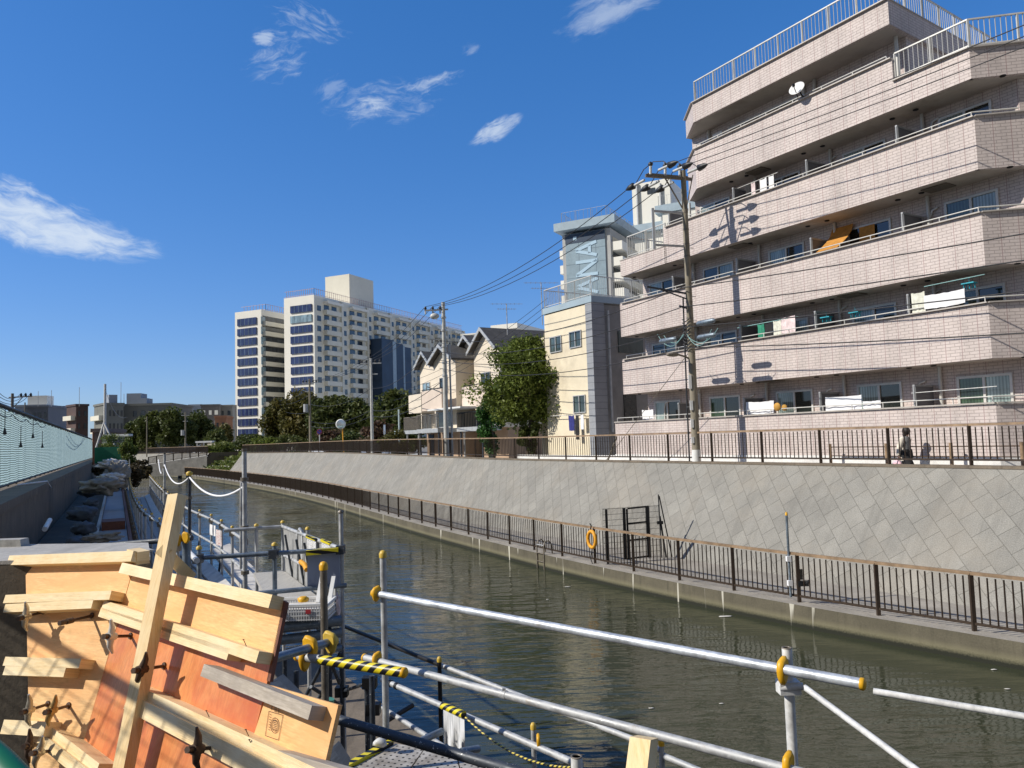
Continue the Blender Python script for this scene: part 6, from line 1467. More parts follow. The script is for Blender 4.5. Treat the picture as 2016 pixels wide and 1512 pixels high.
clampm(pM, atd(742, 1298, 5.4), gm1-gm0, yellow); clampm(pM, atd(1552, 1506, 3.5), gm1-gm0, yellow, 1.1)
def vpost(lab, x, y0, d, z0, mt=steel, capm=None, r=PR, hollow=False, group='upright scaffold posts in the foreground'):
    p = atd(x, y0, d); q = V((p.x, p.y, z0)); t = thing('scaffold_post', lab, 'post', tuple(q), group); MB().tube(q, p, r, 14).build('tube', mt, t)
    if capm: MB().lathe(p, (0, 0, 1), [(0, r*1.15), (.03, r*1.2), (.05, r*.8), (.055, .006)], 12).build('end_cap', capm, t)
    elif hollow: MB().lathe(p, (0, 0, 1), [(0, r*1.05), (.004, r*1.05), (.004, r*.75), (-.002, r*.7)], 14).build('rim', steel_rust, t)
    return t
v1 = vpost('upright post with yellow top at the left end of the guard pipes', 754, 1098, 5.66, 1.2, steel, yellow2)
v2 = vpost('hollow topped upright post near the right end of the bright guard pipe', 1549, 1276, 3.72, .8, steel_white, None, hollow=True)
for y in (1352,): c = atd(1552, y, 3.7); MB().box(c, (.1, .07, .06)).tube(c-V((.05, .02, 0)), c+V((.06, -.03, .01)), .018, 8).build('wedge_bracket', steel_white, v2)
vpost('brownish post with yellow top in front of the canvas screen', 637, 1122, 5.0, 2.2, steel_rust, yellow)
vpost('thick blue grey post with yellow clamp behind the wooden brace', 367, 1065, 6.6, 2.2, steel_blue, yellow, r=.035)
vpost('short hollow grey post at the bottom edge', 1135, 1490, 3.4, 2.4, steel_white, None, r=.026, hollow=True)
vpost('thin post with yellow knob at the bottom by the striped rope', 1050, 1436, 6.2, .8, steel, yellow2, r=.021)
vpost('black post with yellow knob over the dark water', 865, 1303, 7.9, .6, black_iron, yellow2, r=.022)
v6 = vpost('thin post with yellow collar right of the timber end', 1302, 1468, 6.0, 1.2, steel, yellow, r=.021); clampm(v6, atd(1302, 1487, 6.0), V((0, 0, 1)), yellow2, .8)
vpost('dark submerged post under the hazard striped pipe', 732, 1330, 6.6, .6, steel_dark, None)
hz0 = atd(588, 1292, 4.35); hz1 = atd(793, 1324, 3.98)
hp_ = pipe('hazard taped pipe with yellow end pointing right', hz0, hz1, steel, joint=None); a = hz0.lerp(hz1, .22)
MB().tube(a, hz1, PR*1.12, 14).build('tape_wrap', hazard, hp_); clampm(hp_, atd(601, 1297, 4.33), hz1-hz0, yellow, 1.15)
bp0 = atd(530, 1299, 4.05); bp1 = atd(657, 1262, 4.5); bp = pipe('blue grey pipe with yellow clamps behind the plywood edge', bp0, bp1, steel_blue, caps=(0, 1), capm=yellow2)
clampm(bp, atd(611, 1275, 4.33), bp1-bp0, yellow, 1.25); clampm(bp, atd(650, 1264, 4.46), bp1-bp0, yellow2, 1.2)
pipe('thick dark pipe sloping from the plywood corner to the bottom edge', atd(640, 1409, 4.2), atd(1090, 1540, 3.3), steel_dark, PR*1.08, (0, 0))
pL = pipe('dark rail pipe behind the left plywood panel', atd(108, 1082, 6.9), atd(378, 1059, 6.6), steel_dark, PR, (0, 0)); clampm(pL, atd(352, 1063, 6.55), V((1, 0, 0)), yellow, .9); clampm(pL, atd(366, 1058, 6.5), V((.3, 1, 0)), yellow, .9)
tag(MB().box(atd(151, 1081, 6.72), (.38, .05, .05), (V((.99, 0, .03)), V((0, 1, 0)), V((0, 0, 1)))).build('hazard_strip', hazard_flat), 'small hazard striped strip on the dark rail pipe', 'hazard strip')
pipe('short pipe stub with yellow disc behind the wooden brace', atd(372, 1087, 7.4), atd(388, 1104, 6.6), steel_white, PR, (1, 0))
pipe('pale diagonal brace pipe at the right', atd(1584, 1353, 5.9), atd(1810, 1520, 5.0), steel_white, PR*.95, (0, 0)); pipe('pale rail pipe leaving the right edge', atd(1720, 1361, 5.7), atd(2120, 1428, 5.0), steel_white, PR, (0, 0))
# outer rail over the water
pipe('black pipe section of the outer rail over the water', atd(640, 1218, 10.9), atd(868, 1310, 8.0), black_iron, PR, (0, 0)); pipe('pale pipe section of the outer rail over the water', atd(868, 1310, 8.0), atd(1300, 1476, 6.0), steel, PR, (0, 0))
pipe('outer rail pipe right of the timber end', atd(1306, 1488, 6.0), atd(1480, 1560, 5.4), steel, PR, (0, 0))
pa_, pb_ = atd(752, 1338, 6.9), atd(1145, 1508, 5.2); t = pipe('inner rail pipe carrying the white cloth over the water', pa_, pb_, steel, PR, (0, 0))
for f in (.05, .09): c = pa_.lerp(pb_, f); MB().tube(c, c+(pb_-pa_).normalized()*.03, PR*1.25, 12).build('sleeve', black_iron, t)
c0, c1 = atd(871, 1389, 6.15), atd(913, 1407, 5.95); MB().tube(c0, c1, PR*1.2, 12).build('tape_wrap', hazard, t); clampm(t, atd(1060, 1459, 5.5), V((1, 0, 0)), yellow, .9)
sheet('white_cloth', 'blank white cloth hung from the taped rail pipe', atd(873, 1396, 6.1), atd(914, 1410, 5.95), .27, notice_mat('blurred_print', 2, (.76, .77, .78), (.42, .44, .46), .5), 'cloth', .03)
pipe('lower pale pipe over the toe slab', atd(740, 1385, 7.6), atd(905, 1490, 6.2), steel, PR*.9, (0, 0)); pipe('short grey pipe stub under the white cloth', atd(822, 1462, 5.6), atd(869, 1440, 5.9), steel_blue, PR*1.1, (0, 0)); pipe('short grey pipe stub right of the white cloth', atd(908, 1480, 5.5), atd(942, 1474, 5.6), steel_blue, PR*1.1, (0, 0)); pipe('dark pipe stub pointing over the water', atd(760, 1420, 7.4), atd(812, 1389, 7.8), black_iron, PR, (0, 0))
ra, rb_ = atd(915, 1411, 5.95), atd(1132, 1511, 5.0)
tag(MB().ptube([ra.lerp(rb_, i/10)-u(.1*4*(i/10)*(1-i/10)) for i in range(11)], .008, 6).build('striped_rope', rope_yb), 'thin black and yellow rope hanging under the rail pipe', 'rope')
# posts and couplers standing on the toe slab
t = thing('scaffold_bay', 'dark scaffold uprights with couplers standing on the toe slab', 'scaffold', tuple(atd(690, 1450, 7.5)))
for x, y0, d in ((672, 1280, 8.0), (722, 1345, 7.2), (583, 1320, 7.0), (560, 1300, 7.6)):
    p = atd(x, y0, d); MB().tube(V((p.x, p.y, .6)), p, PR, 8).build('upright', steel_dark, t)
for x, y, d in ((673, 1361, 8.0), (728, 1343, 7.2), (735, 1395, 7.2)): MB().box(atd(x, y, d), (.13, .1, .1)).build('coupler', black_iron, t)
for a, b in (((676, 1361, 8.0), (728, 1343, 7.2)), ((612, 1352, 7.2), (672, 1390, 7.6)), ((645, 1290, 7.2), (668, 1345, 7.5))): MB().tube(atd(*a), atd(*b), .018, 6).build('tie_rod', steel_dark, t)
tag(MB().tube(atd(648, 1390, 5.2), atd(650, 1376, 5.2), .03, 8).build('green_bottle', plain('green_glass', (.08, .25, .16), .3)), 'pale green bottle top behind the plywood corner', 'bottle')
# perforated steel deck
pm, nt2, Bq, N, L = new_mat('perforated_deck'); v = uvnode(N, L, (20, 20, 1), R(25)); vo = N.new('ShaderNodeTexVoronoi'); vo.inputs['Randomness'].default_value = 0; vo.inputs['Scale'].default_value = 1; L.new(v, vo.inputs['Vector'])
r = ramp(N, .16, .2, (.012, .012, .012, 1), (1, 1, 1, 1)); L.new(vo.outputs['Distance'], r.inputs[0]); f = nz(N, L, uvnode(N, L), 6, 5, .7); r2 = ramp(N, .35, .68, (.25, .22, .18, 1), (.58, .55, .50, 1)); L.new(f, r2.inputs[0])
L.new(mix(N, L, 1.0, r2.outputs[0], r.outputs[0], 'MULTIPLY'), Bq.inputs['Base Color']); Bq.inputs['Roughness'].default_value = .7; Bq.inputs['Metallic'].default_value = .2
dz = 2.35; q = [atz(x, y, dz) for x, y in ((560, 1600), (700, 1482), (778, 1462), (1010, 1575))]
q = [atz(640, 1540, dz), atz(778, 1464, dz), atz(960, 1490, dz), atz(1080, 1600, dz)]
t = thing('steel_deck', 'perforated steel deck boards with a hazard taped edge', 'deck', tuple(q[0]))
for k in range(3):
    f0, f1 = k/3+.006, (k+1)/3-.006; w4 = [q[0].lerp(q[3], f0), q[1].lerp(q[2], f0), q[1].lerp(q[2], f1), q[0].lerp(q[3], f1)]
    MB().hexa([p-u(.045) for p in w4]+w4).build('deck_board', pm, t)
MB().beam(q[0]+u(.0)-V((.03, 0, 0)), q[1]-V((.03, 0, 0)), .05, .05).build('taped_edge', hazard, t)
tag(MB().blob(atd(748, 1462, 5.3), (.045, .03, .03), 3, .5, 1, 2).build('wire_tie', steel_white), 'crumpled wire tie on the edge of the steel deck', 'wire')
# timber end
a = atd(1242, 1452, 2.6); t = MB(); t.hexa([atd(x, y, d) for (x, y, d) in ((1226, 1560, 2.45), (1268, 1568, 2.4), (1288, 1562, 2.52), (1248, 1556, 2.57), (1240, 1450, 2.6), (1281, 1457, 2.55), (1296, 1453, 2.66), (1256, 1447, 2.71))])
tag(t.build('timber_end', pine_v), 'sawn pale timber end sticking up at the bottom edge', 'timber')
# green hose very near
tag(MB().ptube([atd(-90, 1440, .9), atd(-40, 1472, .88), atd(0, 1508, .86), atd(35, 1545, .84), atd(70, 1600, .82)], .018, 10).build('green_hose', plain('green_rubber', (.006, .17, .08), .5)), 'blurry green hose in the bottom left corner', 'hose')
# debris on the water
for i, (x, y, r_) in enumerate(((1429, 1213, .22), (1957, 1318, .08), (1983, 1356, .07), (1282, 1394, .06), (1118, 1155, .12), (1078, 1180, .05), (1420, 1385, .05))):
    p = atz(x, y, .012); tag(MB().blob(p, (r_*.75, r_*.28, .008), i+60, .45, 1.2, 2).build('floating_scrap', tarp_white), '%s pale scrap floating on the canal' % ('largest', 'roundish far right', 'small yellowish right', 'tiny lower middle', 'narrow ladder side', 'faint left', 'specklike lower right')[i], 'litter', 'scraps floating on the canal')

# ------------------------------------------------------------------ things on the far walkway
lr = V((*atz(1165, 1085, .9).to_tuple()[:2], 0)); pn = nearest(low, V((lr.x, lr.y, 0))); d_r = (nearest(low, pn+V((-1.2, 2, 0)))-pn).normalized(); out = V((-d_r.y, d_r.x, 0)); out = out if out.y < 0 else -out
c = atp(1165, 1062, pn+out*.12, out); ring = [c+(d_r*math.cos(k/20*6.2832)+u(math.sin(k/20*6.2832)*1.25))*.2 for k in range(21)]
lbuoy = thing('life_buoy', 'orange life buoy hanging on the canal railing', 'life buoy', tuple(c)); MB().ptube(ring, .055, 9, False).build('ring', orange, lbuoy)
MB().ptube([c+u(.3)+d_r*.05, c+u(.42), c+u(.5)+out*.05], .02, 5).ptube([c-u(.3), c-u(.6)+d_r*.1, c-u(.85)-d_r*.05], .015, 5).build('rope', rubber, lbuoy)
lp_ = atz(1118, 1086, .5); pn = nearest(low, lp_); c = pn+out*.3
ld = thing('canal_ladder', 'dark metal ladder with bright hoops going down into the canal', 'ladder', tuple(c))
for s in (-.22, .22): MB().ptube([c+d_r*s+u(-1.3), c+d_r*s+u(.25), c+d_r*s-out*.06+u(.42), c+d_r*s-out*.2+u(.45), c+d_r*s-out*.32+u(.3), c+d_r*s-out*.34+u(.0)], .025, 7).build('side_rail', steel_rust, ld)
for k in range(6): MB().tube(c-d_r*.22+u(.3-.28*k), c+d_r*.22+u(.3-.28*k), .02, 6).build('rung', steel_rust if k else steel, ld)
# wire mesh gate across the walkway
gt = thing('mesh_gate', 'black framed wire mesh gate across the canal walkway', 'gate', tuple(atz(1235, 1103, .5)))
g0 = nearest(low, atz(1200, 1110, .5)); gd = (V((.97, .25, 0))).normalized()
gp = atz(1199, 1108, .47); gn = V((-gd.y, gd.x, 0))
def gpt(x, y): return atp(x, y, gp, gn)
frame = [(1193, 1199, 1003, 1110, .07), (1228, 1233, 1000, 1101, .09), (1234, 1238, 1002, 1101, .06), (1274, 1281, 996, 1097, .11)]
for x, x2, y0, y1, w2 in frame: p = gpt(x, y0); q_ = gpt(x2, y1); MB().box(V((p.x, p.y, (p.z+q_.z)/2)), (w2, w2, p.z-q_.z)).build('gate_post', black_iron, gt)
for y0, y1 in ((1001, 997), (1031, 1027), (1064, 1060), (1100, 1095)): MB().beam(gpt(1236, y0), gpt(1276, y1), .05, .05).build('gate_rail', black_iron, gt)
mb = MB(); a0, a1 = gpt(1186, 1001), gpt(1296, 994)
for i in range(46): p = a0.lerp(a1, i/45); mb.box(V((p.x, p.y+.03, (p.z+.5)/2)), (.008, .008, p.z-.5))
for k in range(10): mb.beam(V((a0.x, a0.y+.03, .55+(a0.z-.58)*k/9)), V((a1.x, a1.y+.03, .55+(a1.z-.58)*k/9)), .01, .01)
mb.build('wire_mesh', black_iron, gt)
p = atz(1303, 1098, .47); tag(MB().tube(p, p+V((.05, .4, 2.0)), .02, 6).tube(p+V((.35, .1, 0)), p+V((.08, .42, 1.95)), .02, 6).tube(p+V((.14, 0, 0)), p+V((.05, .3, 1.3)), .03, 6).box(p+V((.03, .2, 1.1)), (.2, .06, .1)).build('folded_tripod', black_iron), 'folded black tripod leaning on the wall beside the gate', 'tripod')
# gauge post on railing
bp_ = nearest(low, atz(1586, 1183, .5)); t = thing('gauge_pole', 'water gauge pole with yellow tip strapped to the canal railing', 'gauge', tuple(bp_)); o2 = out*.06
MB().tube(bp_+o2+u(.1), bp_+o2+u(1.98), .03, 8).build('tube', steel_blue, t); MB().lathe(bp_+o2+u(1.98), (0, 0, 1), [(0, .032), (.06, .03), (.08, .01)], 8).build('tip', yellow, t)
for z in (.42, .98): MB().box(bp_+o2*1.2+u(z), (.1, .1, .12)).build('strap', cloth_white, t)
MB().box(bp_+d_r*-.2-out*.12+u(.42), (.24, .14, .11)).tube(bp_+d_r*-.3-out*.1+u(.42), bp_+d_r*-.4-out*.1+u(.5), .04, 7).build('sensor', rubber, t); MB().box(bp_+d_r*-.14-out*.1+u(.62), (.14, .05, .24)).build('sensor_plate', steel_rust, t)

# ------------------------------------------------------------------ plywood form panels
S1 = atd(266, 1118, 3.02); S2 = atd(150, 1512, 2.74); RR = atd(556, 1180, 2.36)
nR = (RR-S1).cross(S2-S1).normalized(); nR = nR if nR.dot(EYE-S1) > 0 else -nR
TL = atd(50, 1112, 3.36); nLp = (S1-TL).cross(S2-S1).normalized(); nLp = nLp if nLp.dot(EYE-S1) > 0 else -nLp
def pR(x, y, h=0): return atp(x, y, S1+nR*h, nR)
def pLf(x, y, h=0): return atp(x, y, S1+nLp*h, nLp)
def slab(pts, n, th, mat, name, par=None, **k):
    mb = MB(); mb.prism(pts, -n*th); return mb.build(name, mat, par, **k)
def uvpanel(name, pts, n, ax, th, mat, par):
    """a board with its grain running along ax"""
    mb = MB(); m_ = len(pts); b = [p-n*th for p in pts]; v = n.cross(ax)
    uv = lambda p: (p.dot(ax), p.dot(v))
    fs = [tuple(range(m_)), tuple(range(2*m_-1, m_-1, -1))]+[(i, (i+1) % m_, m_+(i+1) % m_, m_+i) for i in range(m_)]
    al = pts+b; mb.add(al, fs, False, [[uv(al[i]) for i in f] for f in fs]); return mb.build(name, mat, par)
lp = thing('plywood_formwork', 'left pale plywood form panel with horizontal pine battens', 'formwork panel', tuple(TL), 'plywood form panels')
axL = (S1-TL).normalized(); axR = (RR-S1).normalized()
uvpanel('plywood', [pLf(50, 1106), pLf(262, 1092), pLf(262, 1118), pLf(150, 1512), pLf(132, 1575), pLf(60, 1575)], nLp, axL, .012, ply, lp)
def batten(par, proj, n, x0, y0, x1, y1, wd, th, mat=pine, h=0.0, flip=1, name='batten'):
    p = proj(x0, y0, h); q = proj(x1, y1, h); ax = (q-p).normalized(); dn = ax.cross(n); dn = dn if dn.z < 0 else -dn
    mb = MB(); c = [p, q, q+dn*wd, p+dn*wd]; al = c+[a+n*th for a in c]
    fs = [(0, 1, 2, 3), (4, 5, 6, 7), (0, 1, 5, 4), (1, 2, 6, 5), (2, 3, 7, 6), (3, 0, 4, 7)]
    v = {0: dn, 1: dn, 2: n, 3: dn, 4: n, 5: dn}; uv = [[(al[i].dot(ax), al[i].dot(v[k])) for i in f] for k, f in enumerate(fs)]
    mb.add(al, fs, False, uv); return mb.build(name, mat, par)
batten(lp, pLf, nLp, 38, 1098, 282, 1089, .042, .045); 
for (x0, y0, x1, y1, f) in ((38, 1176, 246, 1168, .83), (39, 1296, 188, 1300, .8)):
    batten(lp, pLf, nLp, x0, y0, x1, y1, .034, .06); batten(lp, pLf, nLp, x0, y0+18, x0+(x1-x0)*f, y1+17, .034, .06)
batten(lp, pLf, nLp, 38, 1418, 122, 1422, .05, .06)
rp_ = thing('plywood_formwork', 'large right form panel of pale and red plywood with long battens', 'formwork panel', tuple(S1), 'plywood form panels')
uvpanel('plywood', [pR(266, 1118), pR(558, 1182), pR(537, 1301), pR(226, 1216)], nR, axR, .012, ply, rp_)
uvpanel('red_plywood', [pR(226, 1216), pR(537, 1301), pR(528, 1334), pR(497, 1462), pR(400, 1575), pR(132, 1575), pR(150, 1512)], nR, axR, .012, ply_red, rp_)
uvpanel('plywood_edge', [pR(558, 1182), pR(563, 1186), pR(531, 1342), pR(525, 1340)], nR, axR, .012, ply_edge, rp_)
uvpanel('patch_board', [pR(531, 1349, .004), pR(666, 1388, .004), pR(640, 1502, .004), pR(618, 1575, .004), pR(480, 1575, .004), pR(497, 1455, .004)], nR, axR, .014, ply, rp_)
batten(rp_, pR, nR, 262, 1112, 560, 1176, .04, .045); batten(rp_, pR, nR, 230, 1186, 538, 1286, .034, .05); batten(rp_, pR, nR, 224, 1200, 480, 1281, .034, .05)
batten(rp_, pR, nR, 432, 1311, 646, 1392, .036, .055, old_wood); batten(rp_, pR, nR, 298, 1352, 760, 1560, .05, .055); batten(rp_, pR, nR, 292, 1368, 720, 1575, .05, .07)
batten(rp_, pR, nR, 122, 1424, 230, 1504, .05, .06); batten(rp_, pR, nR, 118, 1444, 220, 1520, .04, .07); batten(rp_, pR, nR, 580, 1478, 760, 1530, .05, .055, old_wood)
# site fence beside the viewer whose bar and mesh throw the shadows seen on the panels
f0 = pLf(61, 1245)-sdir*2.0; f1 = pR(428, 1465)-sdir*2.35; fdir = (f1-f0).normalized(); f0 = f0-fdir*.9; f1 = f1+fdir*1.2
sf = thing('site_mesh_fence', 'wire mesh site fence with slanting top pipe standing left of the viewpoint', 'fence', tuple(f0))
MB().tube(f0, f1, .024, 10).build('top_pipe', steel, sf)
for k in range(26): p = f0.lerp(f1, (k+.5)/26); MB().tube(p, p-V((0, 0, 1.5)), .0035, 4).build('mesh_wire', steel, sf)
for k in range(1, 22): MB().tube(f0-V((0, 0, .07*k)), f1-V((0, 0, .07*k)), .003, 4).build('mesh_wire', steel, sf)
for p in (f0, f1): MB().tube(p+V((0, 0, .1)), V((p.x, p.y, 2.3)), .024, 8).build('post', steel, sf)
# printed stamp on the patch board
ink = plain('stamp_ink', (.10, .055, .03), .8, var=.1)
mb = MB(); th_ = .0012; hh = .006
def line(x0, y0, x1, y1): mb.beam(pR(x0, y0, hh), pR(x1, y1, hh), th_, .0006, up=nR)
for a, b in (((529, 1400), (557, 1408)), ((557, 1408), (548, 1457)), ((548, 1457), (522, 1448)), ((522, 1448), (529, 1400)), ((534, 1398), (539, 1376)), ((548, 1404), (552, 1381))): line(*a, *b)
for rx, ry in ((8.5, 15), (6, 11)):
    pts = [(541+rx*math.cos(k/18*6.283)-.0*k, 1428+ry*math.sin(k/18*6.283)) for k in range(19)]
    for a, b in zip(pts, pts[1:]): line(*a, *b)
for k in range(6): line(537+.2*k, 1418+3.4*k, 545-.3*k, 1420+3.4*k)
for k in range(7): line(530.5-.4*k, 1406+5*k, 533.5-.4*k, 1407+5*k)
for k in range(6): line(542-.5*k, 1380+4*k, 547-.5*k, 1381.5+4*k); line(549-.5*k, 1383+4*k, 551-.5*k, 1383.6+4*k)
mb.build('printed_stamp', ink, rp_)
# nails
mb = MB()
for x, y in ((485, 1272), (490, 1450), (412, 1412), (497, 1470)): p = pR(x, y, .045); mb.tube(p, p+u(.018)+nR*.01, .0012, 5); mb.lathe(p+u(.018)+nR*.01, (0, 0, 1), [(0, .0035), (.001, .0035)], 6)
mb.build('nail', iron, rp_)
# prop stick and brace in front of the panels
pp = atd(349, 975, 2.78); pq = atd(238, 1540, 2.42)
tag(MB().beam(pp, pq, .052, .042, up=(EYE-pp).normalized()-RT*.85).build('prop_stick', pine_v), 'tall slanting pine stick standing in front of the plywood panels', 'timber')
tag(MB().beam(atd(322, 1086, 2.68), atd(372, 1133, 3.0), .04, .04, up=(EYE-pp).normalized()-RT*.5+V((0, 0, .5))).build('brace_stick', pine_v), 'short pine brace nailed behind the tall slanting stick', 'timber')
tag(MB().beam(atd(262, 1092, 3.08), atd(282, 1098, 3.02), .05, .05).build('pine_offcut', pine), 'pine offcut at the top of the panel seam', 'timber')
tag(MB().prism([atd(528, 1345, 2.9), atd(545, 1335, 2.95), atd(612, 1400, 2.95), atd(600, 1412, 2.9)], V((.01, .05, 0))).build('back_stay', old_wood), 'weathered stay board behind the right form panel', 'timber')
tag(MB().prism([atd(645, 1488, 2.5), atd(655, 1470, 2.55), atd(678, 1505, 2.6), atd(672, 1530, 2.55)], V((.01, .05, 0))).build('back_stay', old_wood), 'lower weathered stay board at the patch board corner', 'timber')
# form clamps
CL = [(87, 1204, 40, 1217, alu, 0, 'uppermost brassy clamp at the left edge of the left panel', 'L'), (182, 1212, 122, 1226, iron, 1, 'rusty pin without wing on the left panel', 'L'), (258, 1252, 208, 1253, white_metal, 2, 'silver winged clamp at the seam of the panels', 'R'), (324, 1311, 267, 1320, iron, 3, 'dark winged clamp in front of the slanting stick', 'R'), (95, 1386, 46, 1402, alu, 4, 'pale winged clamp in the lower pair of the left panel', 'L'), (136, 1389, 92, 1402, brass, 5, 'brass winged clamp in the lower pair of the left panel', 'L'), (87, 1464, 49, 1470, iron, 6, 'dark winged clamp low on the left panel', 'L'), (115, 1476, 65, 1483, alu, 7, 'grey winged clamp lowest on the left panel', 'L'), (446, 1470, 374, 1476, iron, 8, 'large rusty winged clamp on the red plywood', 'R')]
for bx, by, hx, hy, mt, k, lab, sd_ in CL:
    f = pLf if sd_ == 'L' else pR; n = nLp if sd_ == 'L' else nR
    p = f(bx, by); dd = (p-EYE).length; q = EYE+ray(hx, hy)*((p-EYE).dot(FW)-.14); ax = (q-p).normalized()
    t = thing('form_clamp', lab, 'clamp', tuple(p), 'form clamps on the plywood panels')
    MB().tube(p, q, .0055, 8).tube(q-ax*.015, q+ax*.012, .010, 6).lathe(p, n, [(0, .012), (.006, .012)], 8).build('rod', iron, t)
    if k == 1: MB().tube(q-ax*.05, q-ax*.02, .011, 8).build('nut', iron, t); continue
    c = q-ax*.03; s_ = ax.cross(V((0, 0, 1))).normalized(); v2_ = (u(1)*.9+RT*(.35 if k % 2 else .1)).normalized()
    MB().ptube([c-v2_*.06-ax*.02, c-v2_*.035, c, c+v2_*.035, c+v2_*.06+ax*.012], [.004, .010, .015, .010, .004], 8).tube(c-ax*.02, c+ax*.02, .014, 8).build('wing_nut', mt, t)

# ------------------------------------------------------------------ person walking
pz = 2.87; base_p = B(0, -.62, pz)
r_ = ray(1783, 880); nn_ = NI; pp_ = EYE+r_*((base_p-EYE).dot(nn_)/r_.dot(nn_)); pp_.z = pz
FWD = -E; SID = V((FWD.y, -FWD.x, 0))      # walking direction, her right hand side
pe = thing('person', 'person in cream cardigan and black trousers walking right behind the upper railing', 'person', tuple(pp_))
H_ = 1.56
def pv(f, s, z): return pp_+FWD*f+SID*s+V((0, 0, z))
def skinmesh(name, joints, edges, mat, root, lvl=1, parent=None):
    me = bpy.data.meshes.new(name); o0 = ORG[parent.name]
    me.from_pydata([tuple(j[0]-o0) for j in joints], edges, []); o = bpy.data.objects.new(name, me); COL.objects.link(o); o.parent = parent
    md = o.modifiers.new('skin', 'SKIN'); md.use_smooth_shade = True
    sv = me.skin_vertices[0].data if me.skin_vertices else None
    for i, j in enumerate(joints):
        sv[i].radius = j[1] if isinstance(j[1], tuple) else (j[1], j[1])
    sv[root].use_root = True
    s2 = o.modifiers.new('sub', 'SUBSURF'); s2.levels = lvl; s2.render_levels = lvl
    me.materials.append(mat); return o
J = [(pv(0, 0, .82), (.12, .10)), (pv(.0, 0, 1.0), (.105, .085)), (pv(.01, 0, 1.2), (.12, .09)), (pv(.02, 0, 1.28), (.07, .06)), (pv(.05, 0, 1.35), (.045, .045)), (pv(.075, 0, 1.42), (.075, .085)), (pv(.08, 0, 1.49), (.07, .08)),
     (pv(0, .09, .80), .085), (pv(.16, .09, .46), .06), (pv(.24, .09, .09), .04), (pv(.36, .09, .04), .035),
     (pv(0, -.09, .80), .085), (pv(-.1, -.09, .44), .06), (pv(-.27, -.09, .12), .04), (pv(-.17, -.09, .04), .033),
     (pv(0, .17, 1.22), .05), (pv(-.08, .20, .98), .042), (pv(-.10, .20, .78), .03), (pv(-.10, .20, .72), (.028, .018)),
     (pv(0, -.17, 1.22), .05), (pv(-.06, -.20, .98), .042), (pv(.03, -.20, .78), .03), (pv(.05, -.20, .72), (.028, .018))]
ED = [(0, 1), (1, 2), (2, 3), (3, 4), (4, 5), (5, 6), (0, 7), (7, 8), (8, 9), (9, 10), (0, 11), (11, 12), (12, 13), (13, 14), (2, 15), (15, 16), (16, 17), (17, 18), (2, 19), (19, 20), (20, 21), (21, 22)]
for hand, s in ((18, 1), (22, -1)):
    hpz = J[hand][0]
    for k in range(5):
        b_ = hpz+FWD*(-.02+.013*k)*(1 if k < 4 else 1.6); i0 = len(J)
        J.append((b_-u(.035 if k < 4 else .01), .009)); J.append((b_-u((.075, .085, .082, .065, .04)[k])+FWD*(.012 if k < 4 else .02), .008)); ED += [(hand, i0), (i0, i0+1)]
# nose and chin
i0 = len(J); J.append((pv(.16, 0, 1.43), .016)); ED.append((5, i0))
body = skinmesh('body', J, ED, skin, 0, 1, pe)
def clothmesh(name, rings, mat, n=14):
    mb = MB(); vs = []
    for (c, rf, rs) in rings:
        for k in range(n): t_ = 2*math.pi*k/n; vs.append(c+FWD*math.cos(t_)*rf+SID*math.sin(t_)*rs)
    mb.add(vs, [(i*n+k, i*n+(k+1) % n, (i+1)*n+(k+1) % n, (i+1)*n+k) for i in range(len(rings)-1) for k in range(n)], True); mb.add(vs[:n], [tuple(range(n-1, -1, -1))]); mb.add(vs[-n:], [tuple(range(n))]); return mb.build(name, mat, pe)
clothmesh('blouse', [(pv(0, 0, .90), .125, .15), (pv(0, 0, 1.05), .115, .14), (pv(.01, 0, 1.18), .13, .165), (pv(.015, 0, 1.27), .10, .14), (pv(.03, 0, 1.32), .05, .06)], plain('grey_blouse', (.18, .18, .18), .9))
cm = MB()
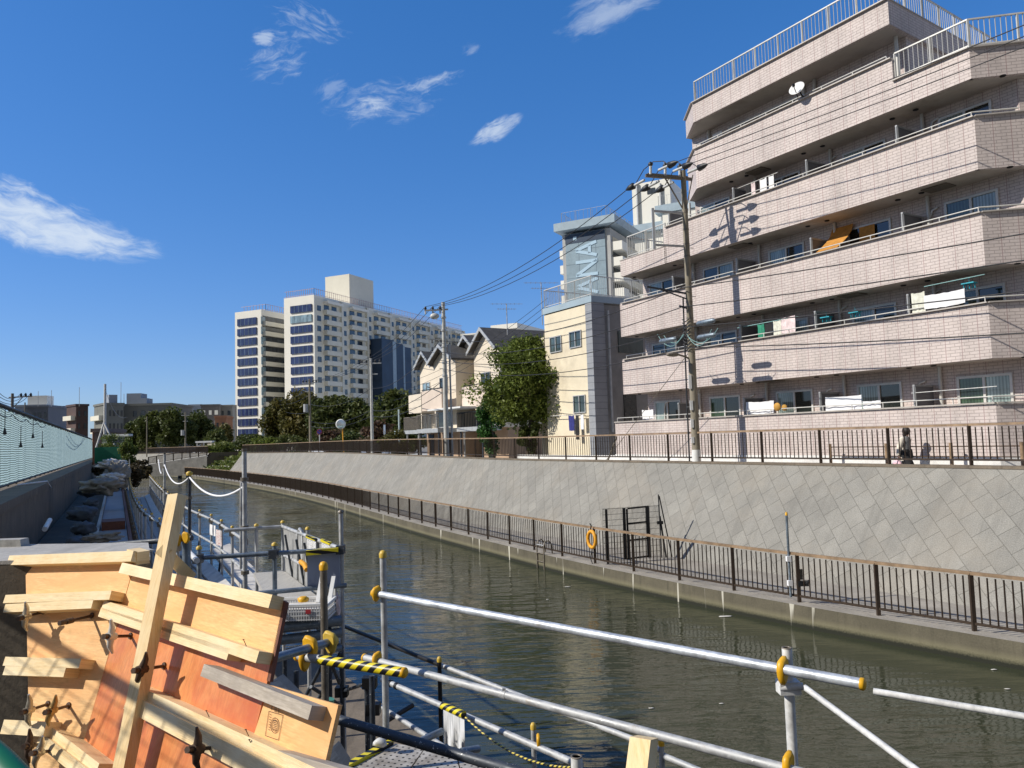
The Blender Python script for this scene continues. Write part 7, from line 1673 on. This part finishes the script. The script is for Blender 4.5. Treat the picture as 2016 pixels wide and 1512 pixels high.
for s in (1, -1):
    a, b_, c_ = (pv(0, .17*s, 1.22), pv(-.08 if s > 0 else -.06, .205*s, .98), pv(-.10 if s > 0 else .03, .205*s, .78)); cm.ptube([a+u(.04)-SID*s*.04, a, b_, c_], [.05, .075, .065, .06], 10)
vs = []; n = 12
for z, rf, rs in ((.62, .16, .20), (.85, .15, .185), (1.05, .14, .175), (1.2, .14, .19), (1.3, .09, .13)):
    for k in range(n+1): t_ = math.pi*(.42+1.16*k/n); vs.append(pv(-.01+math.cos(t_)*rf, math.sin(t_)*rs, z))
cm.add(vs, [(i*(n+1)+k, i*(n+1)+k+1, (i+1)*(n+1)+k+1, (i+1)*(n+1)+k) for i in range(4) for k in range(n)], True); cm.build('cardigan', plain('cream_cardigan', (.70, .64, .54), .9), pe, recalc=False)
tr_ = MB()
for s, f1, f2 in ((1, .16, .25), (-1, -.1, -.25)): tr_.ptube([pv(0, .07*s, .93), pv(.02, .08*s, .75), pv(f1, .09*s, .46), pv(f2, .09*s, .10)], [.125, .13, .115, .12], 12)
tr_.build('trousers', cloth_black, pe)
hm = MB(); hm.blob(pv(.045, 0, 1.465), (.115, .095, .125), 4, .05, 1, 3, ax=(FWD, SID, V((0, 0, 1)))); hm.blob(pv(.015, 0, 1.37), (.075, .085, .13), 5, .08, 1, 3, ax=(FWD, SID, V((0, 0, 1)))); hm.build('hair', hair, pe)
for s in (1, -1): MB().blob(pv(.145, .032*s, 1.455), (.008, .012, .008), 1, 0, 1, 1).build('eye', black_iron, pe)
for f2, s in ((.31, .09), (-.2, -.09)): MB().blob(pv(f2, s, .045), (.13, .045, .045), 2, .05, 1, 2, ax=(FWD, SID, V((0, 0, 1)))).build('shoe', white_paint, pe)
bag = MB().blob(pv(-.16, .22, .48), (.14, .06, .16), 8, .2, 1, 3, ax=(FWD, SID, V((0, 0, 1)))); bag.ptube([pv(-.2, .22, .60), pv(-.12, .22, .72), pv(-.08, .22, .60)], .008, 5)
tag(bag.build('carrier_bag', plain('pink_bag', (.8, .5, .55), .6, var=.35, scale=9)), 'pink and white carrier bag held by the walking person', 'bag')
for o in list(COL.objects):
    if o.type == 'EMPTY' and not o.children: bpy.data.objects.remove(o)
